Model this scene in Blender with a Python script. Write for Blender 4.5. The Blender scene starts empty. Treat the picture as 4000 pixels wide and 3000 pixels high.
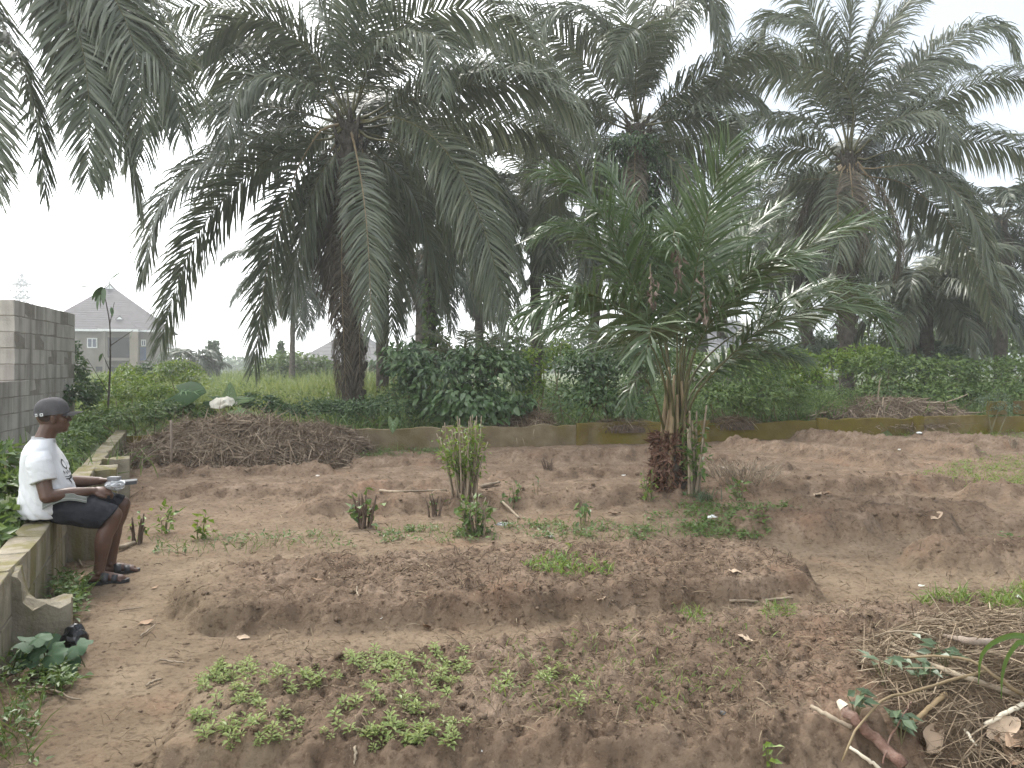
import bpy, bmesh, math, random
import numpy as np
from mathutils import Vector, Matrix

SC = bpy.context.scene
COL = SC.collection
# ---------------------------------------------------------------- camera, sky, sun, exposure
EYE = 1.5
FPX = 3022.0            # focal length in photo pixels (photo 4000 wide)
V0 = 1430.0             # row of the horizon in the photo
cam_d = bpy.data.cameras.new('camera')
cam = bpy.data.objects.new('camera', cam_d)
COL.objects.link(cam)
cam.location = (0, 0, EYE)
cam.rotation_euler = (math.radians(90), 0, 0)
cam_d.sensor_width = 36.0
cam_d.lens = 36.0 * FPX / 4000.0
cam_d.shift_y = -(1500.0 - V0) / 4000.0
cam_d.clip_start = 0.05
cam_d.clip_end = 9000
SC.camera = cam

SUN_EL, SUN_AZ = math.radians(52), math.radians(-25)   # azimuth from +Y towards +X
world = bpy.data.worlds.new('World')
SC.world = world
world.use_nodes = True
wn = world.node_tree
wn.nodes.clear()
wo = wn.nodes.new('ShaderNodeOutputWorld')
bg = wn.nodes.new('ShaderNodeBackground')
sky = wn.nodes.new('ShaderNodeTexSky')
sky.sky_type = 'NISHITA'
sky.sun_disc = False
sky.sun_elevation = SUN_EL
sky.sun_rotation = SUN_AZ
sky.air_density = 1.0
sky.dust_density = 4.0
sky.ozone_density = 1.0
# an overcast veil in front of the blue sky: bright cloud with slightly bluer, thinner banks
wtc = wn.nodes.new('ShaderNodeTexCoord')
wno = wn.nodes.new('ShaderNodeTexNoise')
wno.inputs['Scale'].default_value = 2.2
wno.inputs['Detail'].default_value = 5
wno.inputs['Roughness'].default_value = 0.55
wmap = wn.nodes.new('ShaderNodeMapping')
wmap.inputs['Scale'].default_value = (1, 1, 2.2)
wmap.inputs['Location'].default_value = (0.35, 0.1, 0.2)
wra = wn.nodes.new('ShaderNodeValToRGB')
wra.color_ramp.elements[0].position = 0.36
wra.color_ramp.elements[0].color = (3.1, 3.45, 3.9, 1)
wra.color_ramp.elements[1].position = 0.60
wra.color_ramp.elements[1].color = (13.0, 13.3, 13.6, 1)
wmix = wn.nodes.new('ShaderNodeMixRGB')
wmix.inputs['Fac'].default_value = 0.88
wn.links.new(wtc.outputs['Generated'], wmap.inputs['Vector'])
wn.links.new(wmap.outputs['Vector'], wno.inputs['Vector'])
wsx = wn.nodes.new('ShaderNodeSeparateXYZ')
wn.links.new(wtc.outputs['Generated'], wsx.inputs['Vector'])
wma = wn.nodes.new('ShaderNodeMath'); wma.operation = 'MULTIPLY_ADD'      # brighter towards the hidden sun, thinner cloud away from it
wma.inputs[1].default_value = -0.50
wn.links.new(wsx.outputs['X'], wma.inputs[0])
wn.links.new(wno.outputs['Fac'], wma.inputs[2])
wn.links.new(wma.outputs[0], wra.inputs['Fac'])
wn.links.new(sky.outputs['Color'], wmix.inputs['Color1'])
wn.links.new(wra.outputs['Color'], wmix.inputs['Color2'])
wn.links.new(wmix.outputs['Color'], bg.inputs['Color'])
bg.inputs['Strength'].default_value = 0.10
wn.links.new(bg.outputs['Background'], wo.inputs['Surface'])

sun_d = bpy.data.lights.new('sun', 'SUN')
sun_d.energy = 1.5
sun_d.angle = math.radians(18)
sun_d.color = (1.0, 0.96, 0.9)
sun = bpy.data.objects.new('sun', sun_d)
COL.objects.link(sun)
sun.location = (-20, 20, 60)
sd = Vector((math.sin(SUN_AZ) * math.cos(SUN_EL), math.cos(SUN_AZ) * math.cos(SUN_EL), math.sin(SUN_EL)))
sun.rotation_euler = sd.to_track_quat('Z', 'Y').to_euler()

SC.view_settings.view_transform = 'Standard'
SC.view_settings.look = 'None'
SC.view_settings.exposure = 1.48
SC.view_settings.gamma = 1.0
SC.view_settings.use_curve_mapping = False
SC.render.engine = 'CYCLES'
cy = SC.cycles
cy.max_bounces = 6
cy.diffuse_bounces = 3
cy.glossy_bounces = 2
cy.transmission_bounces = 4
cy.transparent_max_bounces = 8
cy.volume_bounces = 1
cy.use_denoising = True
try:
    cy.denoiser = 'OPENIMAGEDENOISE'
except Exception:
    pass
cy.use_adaptive_sampling = True
cy.adaptive_threshold = 0.02
cy.sample_clamp_indirect = 6.0
SC.render.film_transparent = False

# ---------------------------------------------------------------- helpers
RS = np.random.RandomState
VW = 4000.0 / 2212.0

def P(u, v, Y):
    """point of the place seen at photo pixel (u, v) at depth Y"""
    return np.array(((u - 2000.0) / FPX * Y, Y, EYE - (v - V0) / FPX * Y))

def G(u, v, z=0.0):
    """ground point (height z) at photo pixel (u, v)"""
    Y = (EYE - z) * FPX / (v - V0)
    return np.array(((u - 2000.0) / FPX * Y, Y, z))

def norm(a):
    a = np.asarray(a, float)
    return a / np.maximum(np.linalg.norm(a, axis=-1, keepdims=True), 1e-9)

def tag(o, label=None, cat=None, group=None, kind=None):
    if label: o['label'] = label
    if cat: o['category'] = cat
    if group: o['group'] = group
    if kind: o['kind'] = kind
    return o

def link(name, me, parent=None, loc=None, rot=None, scale=None):
    o = bpy.data.objects.new(name, me)
    COL.objects.link(o)
    if parent is not None: o.parent = parent
    if loc is not None: o.location = [float(c) for c in loc]
    if rot is not None: o.rotation_euler = rot
    if scale is not None:
        o.scale = (scale,) * 3 if isinstance(scale, (int, float)) else scale
    return o

def thing(name, loc, label, cat, group=None, rz=0.0):
    o = bpy.data.objects.new(name, None)
    o.empty_display_size = 0.2
    COL.objects.link(o)
    o.location = [float(c) for c in loc]
    o.rotation_euler = (0, 0, rz)
    return tag(o, label, cat, group)

class MB:
    """numpy mesh collector: vertices, polygons, a per-vertex float 'var' and named extra attributes"""
    def __init__(s):
        s.V, s.F, s.A, s.n, s.mi = [], [], [], 0, []
    def add(s, V, F, var=0.5, mi=0):
        V = np.asarray(V, float).reshape(-1, 3)
        if np.isscalar(var): var = np.full(len(V), float(var))
        s.V.append(V); s.A.append(np.asarray(var, float))
        for f in (F if isinstance(F, (list, tuple)) else [F]):
            f = np.asarray(f, np.int64)
            if f.size:
                s.F.append(f + s.n); s.mi.append(np.full(len(f), mi))
        s.n += len(V)
        return s
    def mesh(s, name, mats, smooth=False, origin=None):
        V = np.concatenate(s.V) if s.V else np.zeros((0, 3))
        A = np.concatenate(s.A) if s.A else np.zeros(0)
        if origin is not None: V = V - np.asarray(origin, float)
        me = bpy.data.meshes.new(name)
        me.vertices.add(len(V))
        me.vertices.foreach_set('co', V.astype(np.float32).ravel())
        nl = sum(f.size for f in s.F); npoly = sum(len(f) for f in s.F)
        me.loops.add(nl); me.polygons.add(npoly)
        me.loops.foreach_set('vertex_index', np.concatenate([f.ravel() for f in s.F]).astype(np.int32))
        tot = np.concatenate([np.full(len(f), f.shape[1]) for f in s.F])
        st = np.concatenate([[0], np.cumsum(tot)[:-1]])
        me.polygons.foreach_set('loop_start', st.astype(np.int32))
        me.polygons.foreach_set('loop_total', tot.astype(np.int32))
        me.polygons.foreach_set('material_index', np.concatenate(s.mi).astype(np.int32))
        me.polygons.foreach_set('use_smooth', np.full(npoly, bool(smooth)))
        for m in (mats if isinstance(mats, (list, tuple)) else [mats]):
            me.materials.append(m)
        at = me.attributes.new('var', 'FLOAT', 'POINT')
        at.data.foreach_set('value', A.astype(np.float32))
        me.update(calc_edges=True)
        me.validate()
        return me
    def obj(s, name, mats, parent=None, smooth=False, origin=None):
        me = s.mesh(name, mats, smooth, origin)
        return link(name, me, parent, loc=origin)

def smoothstep(a, b, x):
    t = np.clip((x - a) / (b - a), 0, 1)
    return t * t * (3 - 2 * t)

def _hash(ix, iy, seed):
    h = (ix * 374761393 + iy * 668265263 + seed * 974711) & 0x7fffffff
    h = ((h ^ (h >> 13)) * 1274126177) & 0x7fffffff
    h = h ^ (h >> 16)
    return (h & 0xffff) / 65535.0

def vnoise(x, y, seed=0):
    x = np.asarray(x, float); y = np.asarray(y, float)
    ix = np.floor(x).astype(np.int64); iy = np.floor(y).astype(np.int64)
    fx = x - ix; fy = y - iy
    fx = fx * fx * (3 - 2 * fx); fy = fy * fy * (3 - 2 * fy)
    a = _hash(ix, iy, seed); b = _hash(ix + 1, iy, seed)
    c = _hash(ix, iy + 1, seed); d = _hash(ix + 1, iy + 1, seed)
    return (a + (b - a) * fx) * (1 - fy) + (c + (d - c) * fx) * fy

def fbm(x, y, seed=0, octv=4, gain=0.5):
    s = 0; a = 1; t = 0
    for i in range(octv):
        s = s + a * vnoise(x * 2 ** i + 17.3 * i, y * 2 ** i - 9.1 * i, seed + i); t += a; a *= gain
    return s / t

def catmull(pts, n):
    """smooth curve through pts, n samples spaced evenly by length"""
    p = np.asarray(pts, float)
    q = np.vstack([2 * p[0] - p[1], p, 2 * p[-1] - p[-2]])
    out = []
    for i in range(1, len(q) - 2):
        t = np.linspace(0, 1, 14, endpoint=False)[:, None]
        a, b, c, d = q[i - 1], q[i], q[i + 1], q[i + 2]
        out.append(0.5 * (2 * b + (c - a) * t + (2 * a - 5 * b + 4 * c - d) * t ** 2 + (3 * b - a - 3 * c + d) * t ** 3))
    out.append(p[-1:])
    o = np.vstack(out)
    L = np.concatenate([[0], np.cumsum(np.linalg.norm(np.diff(o, axis=0), axis=1))])
    s = np.linspace(0, L[-1], n)
    return np.stack([np.interp(s, L, o[:, k]) for k in range(3)], 1)

def tube(pts, rad, sides=6, cap=True):
    p = np.asarray(pts, float); m = len(p)
    r = np.broadcast_to(np.asarray(rad, float), (m,)) if np.ndim(rad) <= 1 else rad
    T = norm(np.gradient(p, axis=0))
    ref = np.array((0, 0, 1.0)) if abs(T[0][2]) < 0.9 else np.array((1.0, 0, 0))
    N = np.zeros_like(p); n = norm(ref - T[0] * ref.dot(T[0]))
    for i in range(m):
        n = norm(n - T[i] * n.dot(T[i])); N[i] = n
    B = np.cross(T, N)
    a = np.linspace(0, 2 * np.pi, sides, endpoint=False)
    V = p[:, None, :] + r[:, None, None] * (np.cos(a)[None, :, None] * N[:, None, :] + np.sin(a)[None, :, None] * B[:, None, :])
    V = V.reshape(-1, 3)
    i, j = np.meshgrid(np.arange(m - 1), np.arange(sides), indexing='ij')
    j2 = (j + 1) % sides
    Q = np.stack([i * sides + j, i * sides + j2, (i + 1) * sides + j2, (i + 1) * sides + j], -1).reshape(-1, 4)
    F = [Q]
    if cap:
        F.append(np.arange(sides)[::-1][None, :]); F.append(((m - 1) * sides + np.arange(sides))[None, :])
    return V, F

def strips(base, dirs, wv, L, W, droop, segs=3, prof=None, fold=0.0):
    """n drooping blades; returns V, [quads, tris], vertex count per blade"""
    base = np.asarray(base, float); d = norm(dirs); n = len(base)
    L = np.broadcast_to(L, (n,)); W = np.broadcast_to(W, (n,)); droop = np.broadcast_to(droop, (n,))
    if prof is None:
        prof = np.array([0.55, 1.0, 0.75, 0.4, 0.2])[:segs] if segs <= 3 else np.interp(np.linspace(0, 1, segs), [0, .3, .7, 1], [.5, 1, .8, .3])
    p = base.copy(); rows = []
    down = np.array((0, 0, -1.0))
    for i in range(segs + 1):
        f = i / segs
        b = (droop * f ** 0.8)[:, None]
        di = norm(d * (1 - b) + down * b)
        if i == segs:
            rows.append(p[:, None, :]); break
        w = norm(wv - di * (wv * di).sum(1, keepdims=True)) * (W * prof[i] * 0.5)[:, None]
        rows.append(np.stack([p - w, p + w], 1))
        p = p + di * (L / segs)[:, None]
    V = np.concatenate(rows, 1)
    k = V.shape[1]
    o = (np.arange(n) * k)[:, None]
    qs = [np.array([2 * i, 2 * i + 1, 2 * i + 3, 2 * i + 2])[None, :] + o for i in range(segs - 1)]
    Q = np.concatenate(qs) if qs else np.zeros((0, 4), int)
    Tt = np.array([2 * segs - 2, 2 * segs - 1, 2 * segs])[None, :] + o
    return V.reshape(-1, 3), [Q, Tt], k

def leaves(pos, axis, nrm, L, W, curl=0.15, mid=.38):
    """n six-vertex pointed leaves, folded along the midrib"""
    pos = np.asarray(pos, float); n = len(pos)
    a = norm(axis); nn = norm(nrm - a * (nrm * a).sum(1, keepdims=True)); s = np.cross(a, nn)
    L = np.broadcast_to(L, (n,))[:, None]; W = np.broadcast_to(W, (n,))[:, None]
    v0 = pos
    v1 = pos + a * L * .45 - nn * W * curl
    v2 = pos + a * L - nn * L * curl * 1.3
    l1 = pos + a * L * mid + s * W * .5 + nn * W * .1
    r1 = pos + a * L * mid - s * W * .5 + nn * W * .1
    V = np.stack([v0, r1, v2, l1, v1], 1).reshape(-1, 3)
    o = (np.arange(n) * 5)[:, None]
    T3 = np.concatenate([np.array(t)[None, :] + o for t in ([0, 1, 4], [1, 2, 4], [4, 2, 3], [0, 4, 3])])
    return V, [T3], 5

def rdir(rs, n):
    return norm(rs.normal(size=(n, 3)))

# ---------------------------------------------------------------- materials
def new_mat(name):
    m = bpy.data.materials.new(name); m.use_nodes = True
    nt = m.node_tree
    return m, nt, nt.nodes['Principled BSDF'], nt.nodes['Material Output']

def ramp(nt, stops):
    r = nt.nodes.new('ShaderNodeValToRGB'); e = r.color_ramp.elements
    while len(e) < len(stops): e.new(0.5)
    for x, (p, c) in zip(e, stops):
        x.position = p; x.color = (c[0], c[1], c[2], 1)
    return r

def leaf_mat(name, c, rough=0.45, trans=0.25, spec=0.5, tcol=None):
    """foliage: colour from the per-leaf 'var', a little noise, gloss and translucency"""
    m, nt, b, out = new_mat(name)
    at = nt.nodes.new('ShaderNodeAttribute'); at.attribute_name = 'var'
    r = ramp(nt, [(i / (len(c) - 1), k) for i, k in enumerate(c)])
    nt.links.new(at.outputs['Fac'], r.inputs['Fac'])
    nt.links.new(r.outputs['Color'], b.inputs['Base Color'])
    b.inputs['Roughness'].default_value = rough
    b.inputs['Specular IOR Level'].default_value = spec
    t = nt.nodes.new('ShaderNodeBsdfTranslucent')
    mx = nt.nodes.new('ShaderNodeMixShader'); mx.inputs['Fac'].default_value = trans
    hs = nt.nodes.new('ShaderNodeHueSaturation'); hs.inputs['Value'].default_value = 1.3; hs.inputs['Hue'].default_value = 0.485
    nt.links.new(r.outputs['Color'], hs.inputs['Color'])
    nt.links.new(hs.outputs['Color'], t.inputs['Color'])
    nt.links.new(b.outputs['BSDF'], mx.inputs[1]); nt.links.new(t.outputs['BSDF'], mx.inputs[2])
    nt.links.new(mx.outputs['Shader'], out.inputs['Surface'])
    return m

def noise_mat(name, stops, scale=5.0, detail=6, rough=0.85, bump=0.3, bscale=40.0, bdist=0.01, spec=0.3, stretch=None, var=0.0, extra=None):
    m, nt, b, out = new_mat(name)
    tc = nt.nodes.new('ShaderNodeTexCoord'); mp = nt.nodes.new('ShaderNodeMapping')
    if stretch: mp.inputs['Scale'].default_value = stretch
    nt.links.new(tc.outputs['Object'], mp.inputs['Vector'])
    n = nt.nodes.new('ShaderNodeTexNoise'); n.inputs['Scale'].default_value = scale; n.inputs['Detail'].default_value = detail
    n.inputs['Roughness'].default_value = 0.6
    oi = nt.nodes.new('ShaderNodeObjectInfo')
    nt.links.new(mp.outputs['Vector'], n.inputs['Vector'])
    fac = n.outputs['Fac']
    if var:
        ad = nt.nodes.new('ShaderNodeMath'); ad.operation = 'MULTIPLY_ADD'
        nt.links.new(oi.outputs['Random'], ad.inputs[0]); ad.inputs[1].default_value = var
        sb = nt.nodes.new('ShaderNodeMath'); sb.operation = 'SUBTRACT'; sb.inputs[1].default_value = var / 2
        nt.links.new(fac, sb.inputs[0]); nt.links.new(sb.outputs[0], ad.inputs[2]); fac = ad.outputs[0]
    r = ramp(nt, stops); nt.links.new(fac, r.inputs['Fac'])
    col = r.outputs['Color']
    if extra:      # (stops, scale, stretch): a second colour layer, moss or stains
        n3 = nt.nodes.new('ShaderNodeTexNoise'); n3.inputs['Scale'].default_value = extra['scale']; n3.inputs['Detail'].default_value = 5
        mp3 = nt.nodes.new('ShaderNodeMapping'); mp3.inputs['Scale'].default_value = extra.get('stretch', (1, 1, 1))
        geo = nt.nodes.new('ShaderNodeNewGeometry')
        nt.links.new(geo.outputs['Position'], mp3.inputs['Vector']); nt.links.new(mp3.outputs['Vector'], n3.inputs['Vector'])
        r3 = ramp(nt, [(extra['lo'], (0, 0, 0)), (extra['hi'], (1, 1, 1))])
        nt.links.new(n3.outputs['Fac'], r3.inputs['Fac'])
        mm = nt.nodes.new('ShaderNodeMixRGB')
        mu = nt.nodes.new('ShaderNodeMath'); mu.operation = 'MULTIPLY'; mu.inputs[1].default_value = extra.get('amount', 1.0)
        nt.links.new(r3.outputs['Color'], mu.inputs[0])
        nt.links.new(mu.outputs[0], mm.inputs['Fac']); nt.links.new(col, mm.inputs['Color1'])
        mm.inputs['Color2'].default_value = (*extra['color'], 1); col = mm.outputs['Color']
    nt.links.new(col, b.inputs['Base Color'])
    b.inputs['Roughness'].default_value = rough; b.inputs['Specular IOR Level'].default_value = spec
    if bump:
        n2 = nt.nodes.new('ShaderNodeTexNoise'); n2.inputs['Scale'].default_value = bscale; n2.inputs['Detail'].default_value = 5
        nt.links.new(mp.outputs['Vector'], n2.inputs['Vector'])
        bp = nt.nodes.new('ShaderNodeBump'); bp.inputs['Strength'].default_value = bump; bp.inputs['Distance'].default_value = bdist
        nt.links.new(n2.outputs['Fac'], bp.inputs['Height']); nt.links.new(bp.outputs['Normal'], b.inputs['Normal'])
    return m

def var_mat(name, c, rough=0.8, spec=0.2):
    m, nt, b, out = new_mat(name)
    at = nt.nodes.new('ShaderNodeAttribute'); at.attribute_name = 'var'
    r = ramp(nt, [(i / (len(c) - 1), k) for i, k in enumerate(c)])
    nt.links.new(at.outputs['Fac'], r.inputs['Fac']); nt.links.new(r.outputs['Color'], b.inputs['Base Color'])
    b.inputs['Roughness'].default_value = rough; b.inputs['Specular IOR Level'].default_value = spec
    return m

def flat_mat(name, c, rough=0.6, spec=0.4, metal=0.0):
    return noise_mat(name, [(0.3, [x * .85 for x in c]), (0.7, [x * 1.12 for x in c])], scale=9, rough=rough, bump=0.08, bscale=60, spec=spec)

M = {}
M['palm'] = leaf_mat('palm_leaf', [(.054, .070, .042), (.092, .110, .062), (.140, .152, .092)], rough=.40, trans=.28, spec=.55)
M['palm_far'] = leaf_mat('palm_leaf_far', [(.034, .052, .030), (.055, .075, .040), (.080, .095, .055)], rough=.5, trans=.2)
M['palm_young'] = leaf_mat('young_palm_leaf', [(.042, .070, .026), (.066, .102, .038), (.112, .142, .078)], rough=.34, trans=.2, spec=.6)
M['palm_dead'] = leaf_mat('dead_palm_leaf', [(.07, .058, .045), (.115, .095, .07), (.165, .14, .105)], rough=.8, trans=.1, spec=.2)
M['rachis'] = noise_mat('rachis', [(.3, (.055, .055, .022)), (.7, (.12, .105, .045))], scale=6, rough=.5, bump=.1)
M['rachis_old'] = noise_mat('old_rachis', [(.3, (.14, .10, .055)), (.7, (.24, .18, .10))], scale=6, rough=.6, bump=.1)
M['trunk'] = noise_mat('palm_trunk', [(.3, (.040, .034, .028)), (.7, (.105, .090, .074))], scale=7, rough=.95, bump=.9, bscale=22, bdist=.05, spec=.1)
M['trunk_pale'] = noise_mat('palm_trunk_pale', [(.3, (.06, .05, .04)), (.7, (.15, .13, .105))], scale=7, rough=.95, bump=.9, bscale=22, bdist=.05, spec=.1)
M['leaf_dark'] = leaf_mat('bush_leaf_dark', [(.022, .050, .016), (.046, .090, .026), (.090, .145, .048)], rough=.38, trans=.2, spec=.55)
M['leaf_mid'] = leaf_mat('bush_leaf_mid', [(.045, .084, .020), (.084, .140, .030), (.145, .205, .052)], rough=.45, trans=.28)
M['leaf_bright'] = leaf_mat('bush_leaf_bright', [(.06, .115, .016), (.115, .19, .024), (.20, .26, .035)], rough=.45, trans=.35)
M['leaf_grey'] = leaf_mat('bush_leaf_grey', [(.050, .080, .042), (.085, .125, .065), (.135, .18, .10)], rough=.4, trans=.25)
M['seedling'] = leaf_mat('seedling_leaf', [(.12, .165, .045), (.19, .245, .075), (.28, .32, .115)], rough=.45, trans=.3)
M['grass'] = leaf_mat('grass_blade', [(.065, .12, .02), (.12, .19, .032), (.21, .27, .055)], rough=.5, trans=.3)
M['field'] = leaf_mat('field_grass', [(.075, .12, .03), (.14, .19, .05), (.23, .265, .085)], rough=.6, trans=.3)
M['straw'] = var_mat('straw', [(.075, .052, .034), (.18, .135, .085), (.34, .27, .18)])
M['straw_dark'] = var_mat('straw_dark', [(.035, .024, .016), (.10, .068, .045), (.20, .15, .10)])
M['stick'] = noise_mat('stick', [(.3, (.16, .12, .085)), (.7, (.34, .28, .20))], scale=8, rough=.8, bump=.3, bscale=50)
M['stem'] = noise_mat('green_stem', [(.3, (.09, .085, .04)), (.7, (.17, .15, .075))], scale=8, rough=.7, bump=.2)
M['dryleaf'] = var_mat('dry_leaf', [(.16, .10, .06), (.30, .20, .13), (.42, .32, .23)])
M['wood'] = noise_mat('weathered_wood', [(.3, (.17, .13, .10)), (.7, (.32, .26, .21))], scale=5, stretch=(6, 6, 1), rough=.85, bump=.4, bscale=60)
# ---------------------------------------------------------------- the plot: beds, ridges and mounds of soil
WALL_L = lambda y: -3.12 - .43 * (y - 5.27)              # inner face of the low side wall
WALL_B = lambda x: 13.35 + .281 * (x + 3.08)             # inner face of the low back wall

def poly_px(pts, z): return np.array([G(u, v, z)[:2] for u, v in pts])

BEDS = [   # outline in the picture's ground, height, slope width
    (poly_px([(770, 2555), (1500, 2500), (1900, 2440), (2350, 2400), (2900, 2340), (3500, 2300), (4400, 2270), (4900, 2700), (3100, 2880), (2400, 2900), (1700, 2920), (900, 2915), (570, 2890)], .17), .17, .13),
    (poly_px([(650, 2235), (800, 2180), (1800, 2130), (2700, 2085), (2950, 2095), (3170, 2190), (3200, 2240), (2700, 2290), (2100, 2330), (1300, 2360), (760, 2360), (660, 2300)], .16), .17, .12),
]
RIDGES = [  # (u1,v1,u2,v2, radius, height)
    (1250, 2000, 2350, 1960, .42, .13), (640, 1935, 1700, 1905, .40, .08), (560, 1862, 1250, 1850, .30, .10),
    (2020, 1800, 2500, 1788, .40, .12), (1980, 1870, 2500, 1850, .35, .08), (1400, 1820, 1800, 1815, .3, .06),
    (3109, 1712, 3774, 1785, .45, .17), (2885, 1748, 3485, 1820, .42, .15), (3615, 1728, 4150, 1760, .45, .16),
    (2560, 1790, 3050, 1830, .35, .10), (2776, 1925, 3738, 1908, .42, .15), (2960, 2075, 3330, 2085, .33, .17), (3440, 2060, 3640, 2075, .34, .18),
    (3150, 1990, 3770, 2010, .30, .12), (3850, 1945, 4200, 1955, .40, .15), (3700, 2205, 4300, 2230, .42, .20),
    (2500, 1950, 2800, 1945, .45, .10), (3790, 2060, 4200, 2080, .3, .12),
]
RID = [(G(a, b)[:2], G(c, d)[:2], r, h) for a, b, c, d, r, h in RIDGES]

def seg_dist(x, y, a, b):
    ab = b - a; t = np.clip(((x - a[0]) * ab[0] + (y - a[1]) * ab[1]) / max(ab.dot(ab), 1e-6), 0, 1)
    return np.hypot(x - a[0] - t * ab[0], y - a[1] - t * ab[1])

def poly_sd(x, y, p):
    """signed distance to polygon, inside positive"""
    ins = np.zeros(np.shape(x), bool); d = np.full(np.shape(x), 1e9); n = len(p)
    for i in range(n):
        a, b = p[i], p[(i + 1) % n]
        d = np.minimum(d, seg_dist(x, y, a, b))
        c = ((a[1] > y) != (b[1] > y)) & (x < (b[0] - a[0]) * (y - a[1]) / (b[1] - a[1] + 1e-12) + a[0])
        ins ^= c
    return np.where(ins, d, -d)

def bed_mask(x, y):
    wob = (fbm(x * 3.1, y * 3.1, 5, 3) - .5) * .16 + (fbm(x * 11, y * 11, 6, 2) - .5) * .05
    h = np.zeros(np.shape(x)); m = np.zeros(np.shape(x))
    for p, hh, sl in BEDS:
        s = smoothstep(-sl * .5, sl, poly_sd(x, y, p) + wob)
        h = np.maximum(h, s * hh * (0.86 + .14 * smoothstep(0, .5, poly_sd(x, y, p)))); m = np.maximum(m, s)
    for a, b, r, hh in RID:
        d = seg_dist(x, y, a, b) + wob * 1.2
        s = smoothstep(r, r * .3, d)
        h = np.maximum(h, s * hh * 1.05) + .25 * np.minimum(h, s * hh); m = np.maximum(m, s)
    return h, m

def gz(x, y, fine=True):
    x = np.asarray(x, float); y = np.asarray(y, float)
    h, m = bed_mask(x, y)
    rough = .35 + .65 * m
    path = smoothstep(.55, .1, np.abs(x - (WALL_L(y) + .75))) * smoothstep(7.5, 6, y)
    rough = rough * (1 - .75 * path) * (1 + .6 * smoothstep(6, 12, y))
    z = h + (fbm(x * .8, y * .8, 1, 3) - .5) * .07
    if fine:
        c = fbm(x * 6, y * 6, 11, 4, .55) - .5
        clod = np.maximum(0, fbm(x * 14, y * 14, 21, 3, .6) - .52)
        z = z + rough * (c * .075 + clod * .12) + (fbm(x * 45, y * 45, 31, 2) - .5) * .012 * rough
        rid = 1 - np.abs(2 * fbm(x * 8.5 + .3 * c, y * 8.5, 151, 3, .6) - 1)
        z = z - rough * smoothstep(.86, 1.0, rid) * .024 + rough * (np.abs(2 * fbm(x * 19, y * 19, 161, 2) - 1)) * .022
        slope = np.clip(m * (1 - m) * 4, 0, 1)
        z = z - slope * np.maximum(0, fbm(x * 9, y * 9, 41, 4, .65) - .46) * .22
    return z

xs_edges = []
ys = [1.6]
while ys[-1] < 21.0: ys.append(ys[-1] + .011 * (ys[-1] / 3.0) ** 1.15 + .002)
ys = np.array(ys)
def build_ground():
    # rows further back are wider and coarser; three strips joined at common rows
    parts = [(0, np.searchsorted(ys, 4.2), .014), (np.searchsorted(ys, 4.2), np.searchsorted(ys, 7.5), .022), (np.searchsorted(ys, 7.5), len(ys) - 1, .042)]
    mb = MB()
    allx = []
    for i0, i1, dx in parts:
        yy = ys[i0:i1 + 1]
        x0, x1 = WALL_L(yy[-1]) - .3, .68 * yy[-1] + 4.2
        xx = np.arange(x0, x1, dx)
        X, Yy = np.meshgrid(xx, yy)
        Z = gz(X, Yy)
        n, k = X.shape
        if i0 > 0: Z[0] -= .004
        V = np.stack([X, Yy, Z], -1).reshape(-1, 3)
        i, j = np.meshgrid(np.arange(n - 1), np.arange(k - 1), indexing='ij')
        cx = X[:-1, :-1]; cy_ = Yy[:-1, :-1]
        keep = (cx > WALL_L(cy_) - .14) & (cy_ < WALL_B(cx) + .14)
        Q = np.stack([i * k + j, i * k + j + 1, (i + 1) * k + j + 1, (i + 1) * k + j], -1)[keep]
        _, m = bed_mask(X, Yy)
        path = smoothstep(.62, .2, np.abs(X - (WALL_L(Yy) + .78)) + (fbm(X * 4, Yy * 4, 51, 3) - .5) * .3) * smoothstep(8.5, 6.2, Yy)
        worn = np.clip(np.maximum(path, (1 - m) * (.15 + .6 * smoothstep(10, 5.5, Yy))), 0, 1)
        mb.add(V, Q, worn.ravel())
    me = mb.mesh('ground', M['soil'], smooth=True)
    # drop unused vertices
    bm = bmesh.new(); bm.from_mesh(me)
    bmesh.ops.delete(bm, geom=[v for v in bm.verts if not v.link_faces], context='VERTS')
    bm.to_mesh(me); bm.free()
    o = link('ground', me)
    tag(o, 'bare brown soil plot dug into raised beds and ridges', kind='structure')

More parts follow.
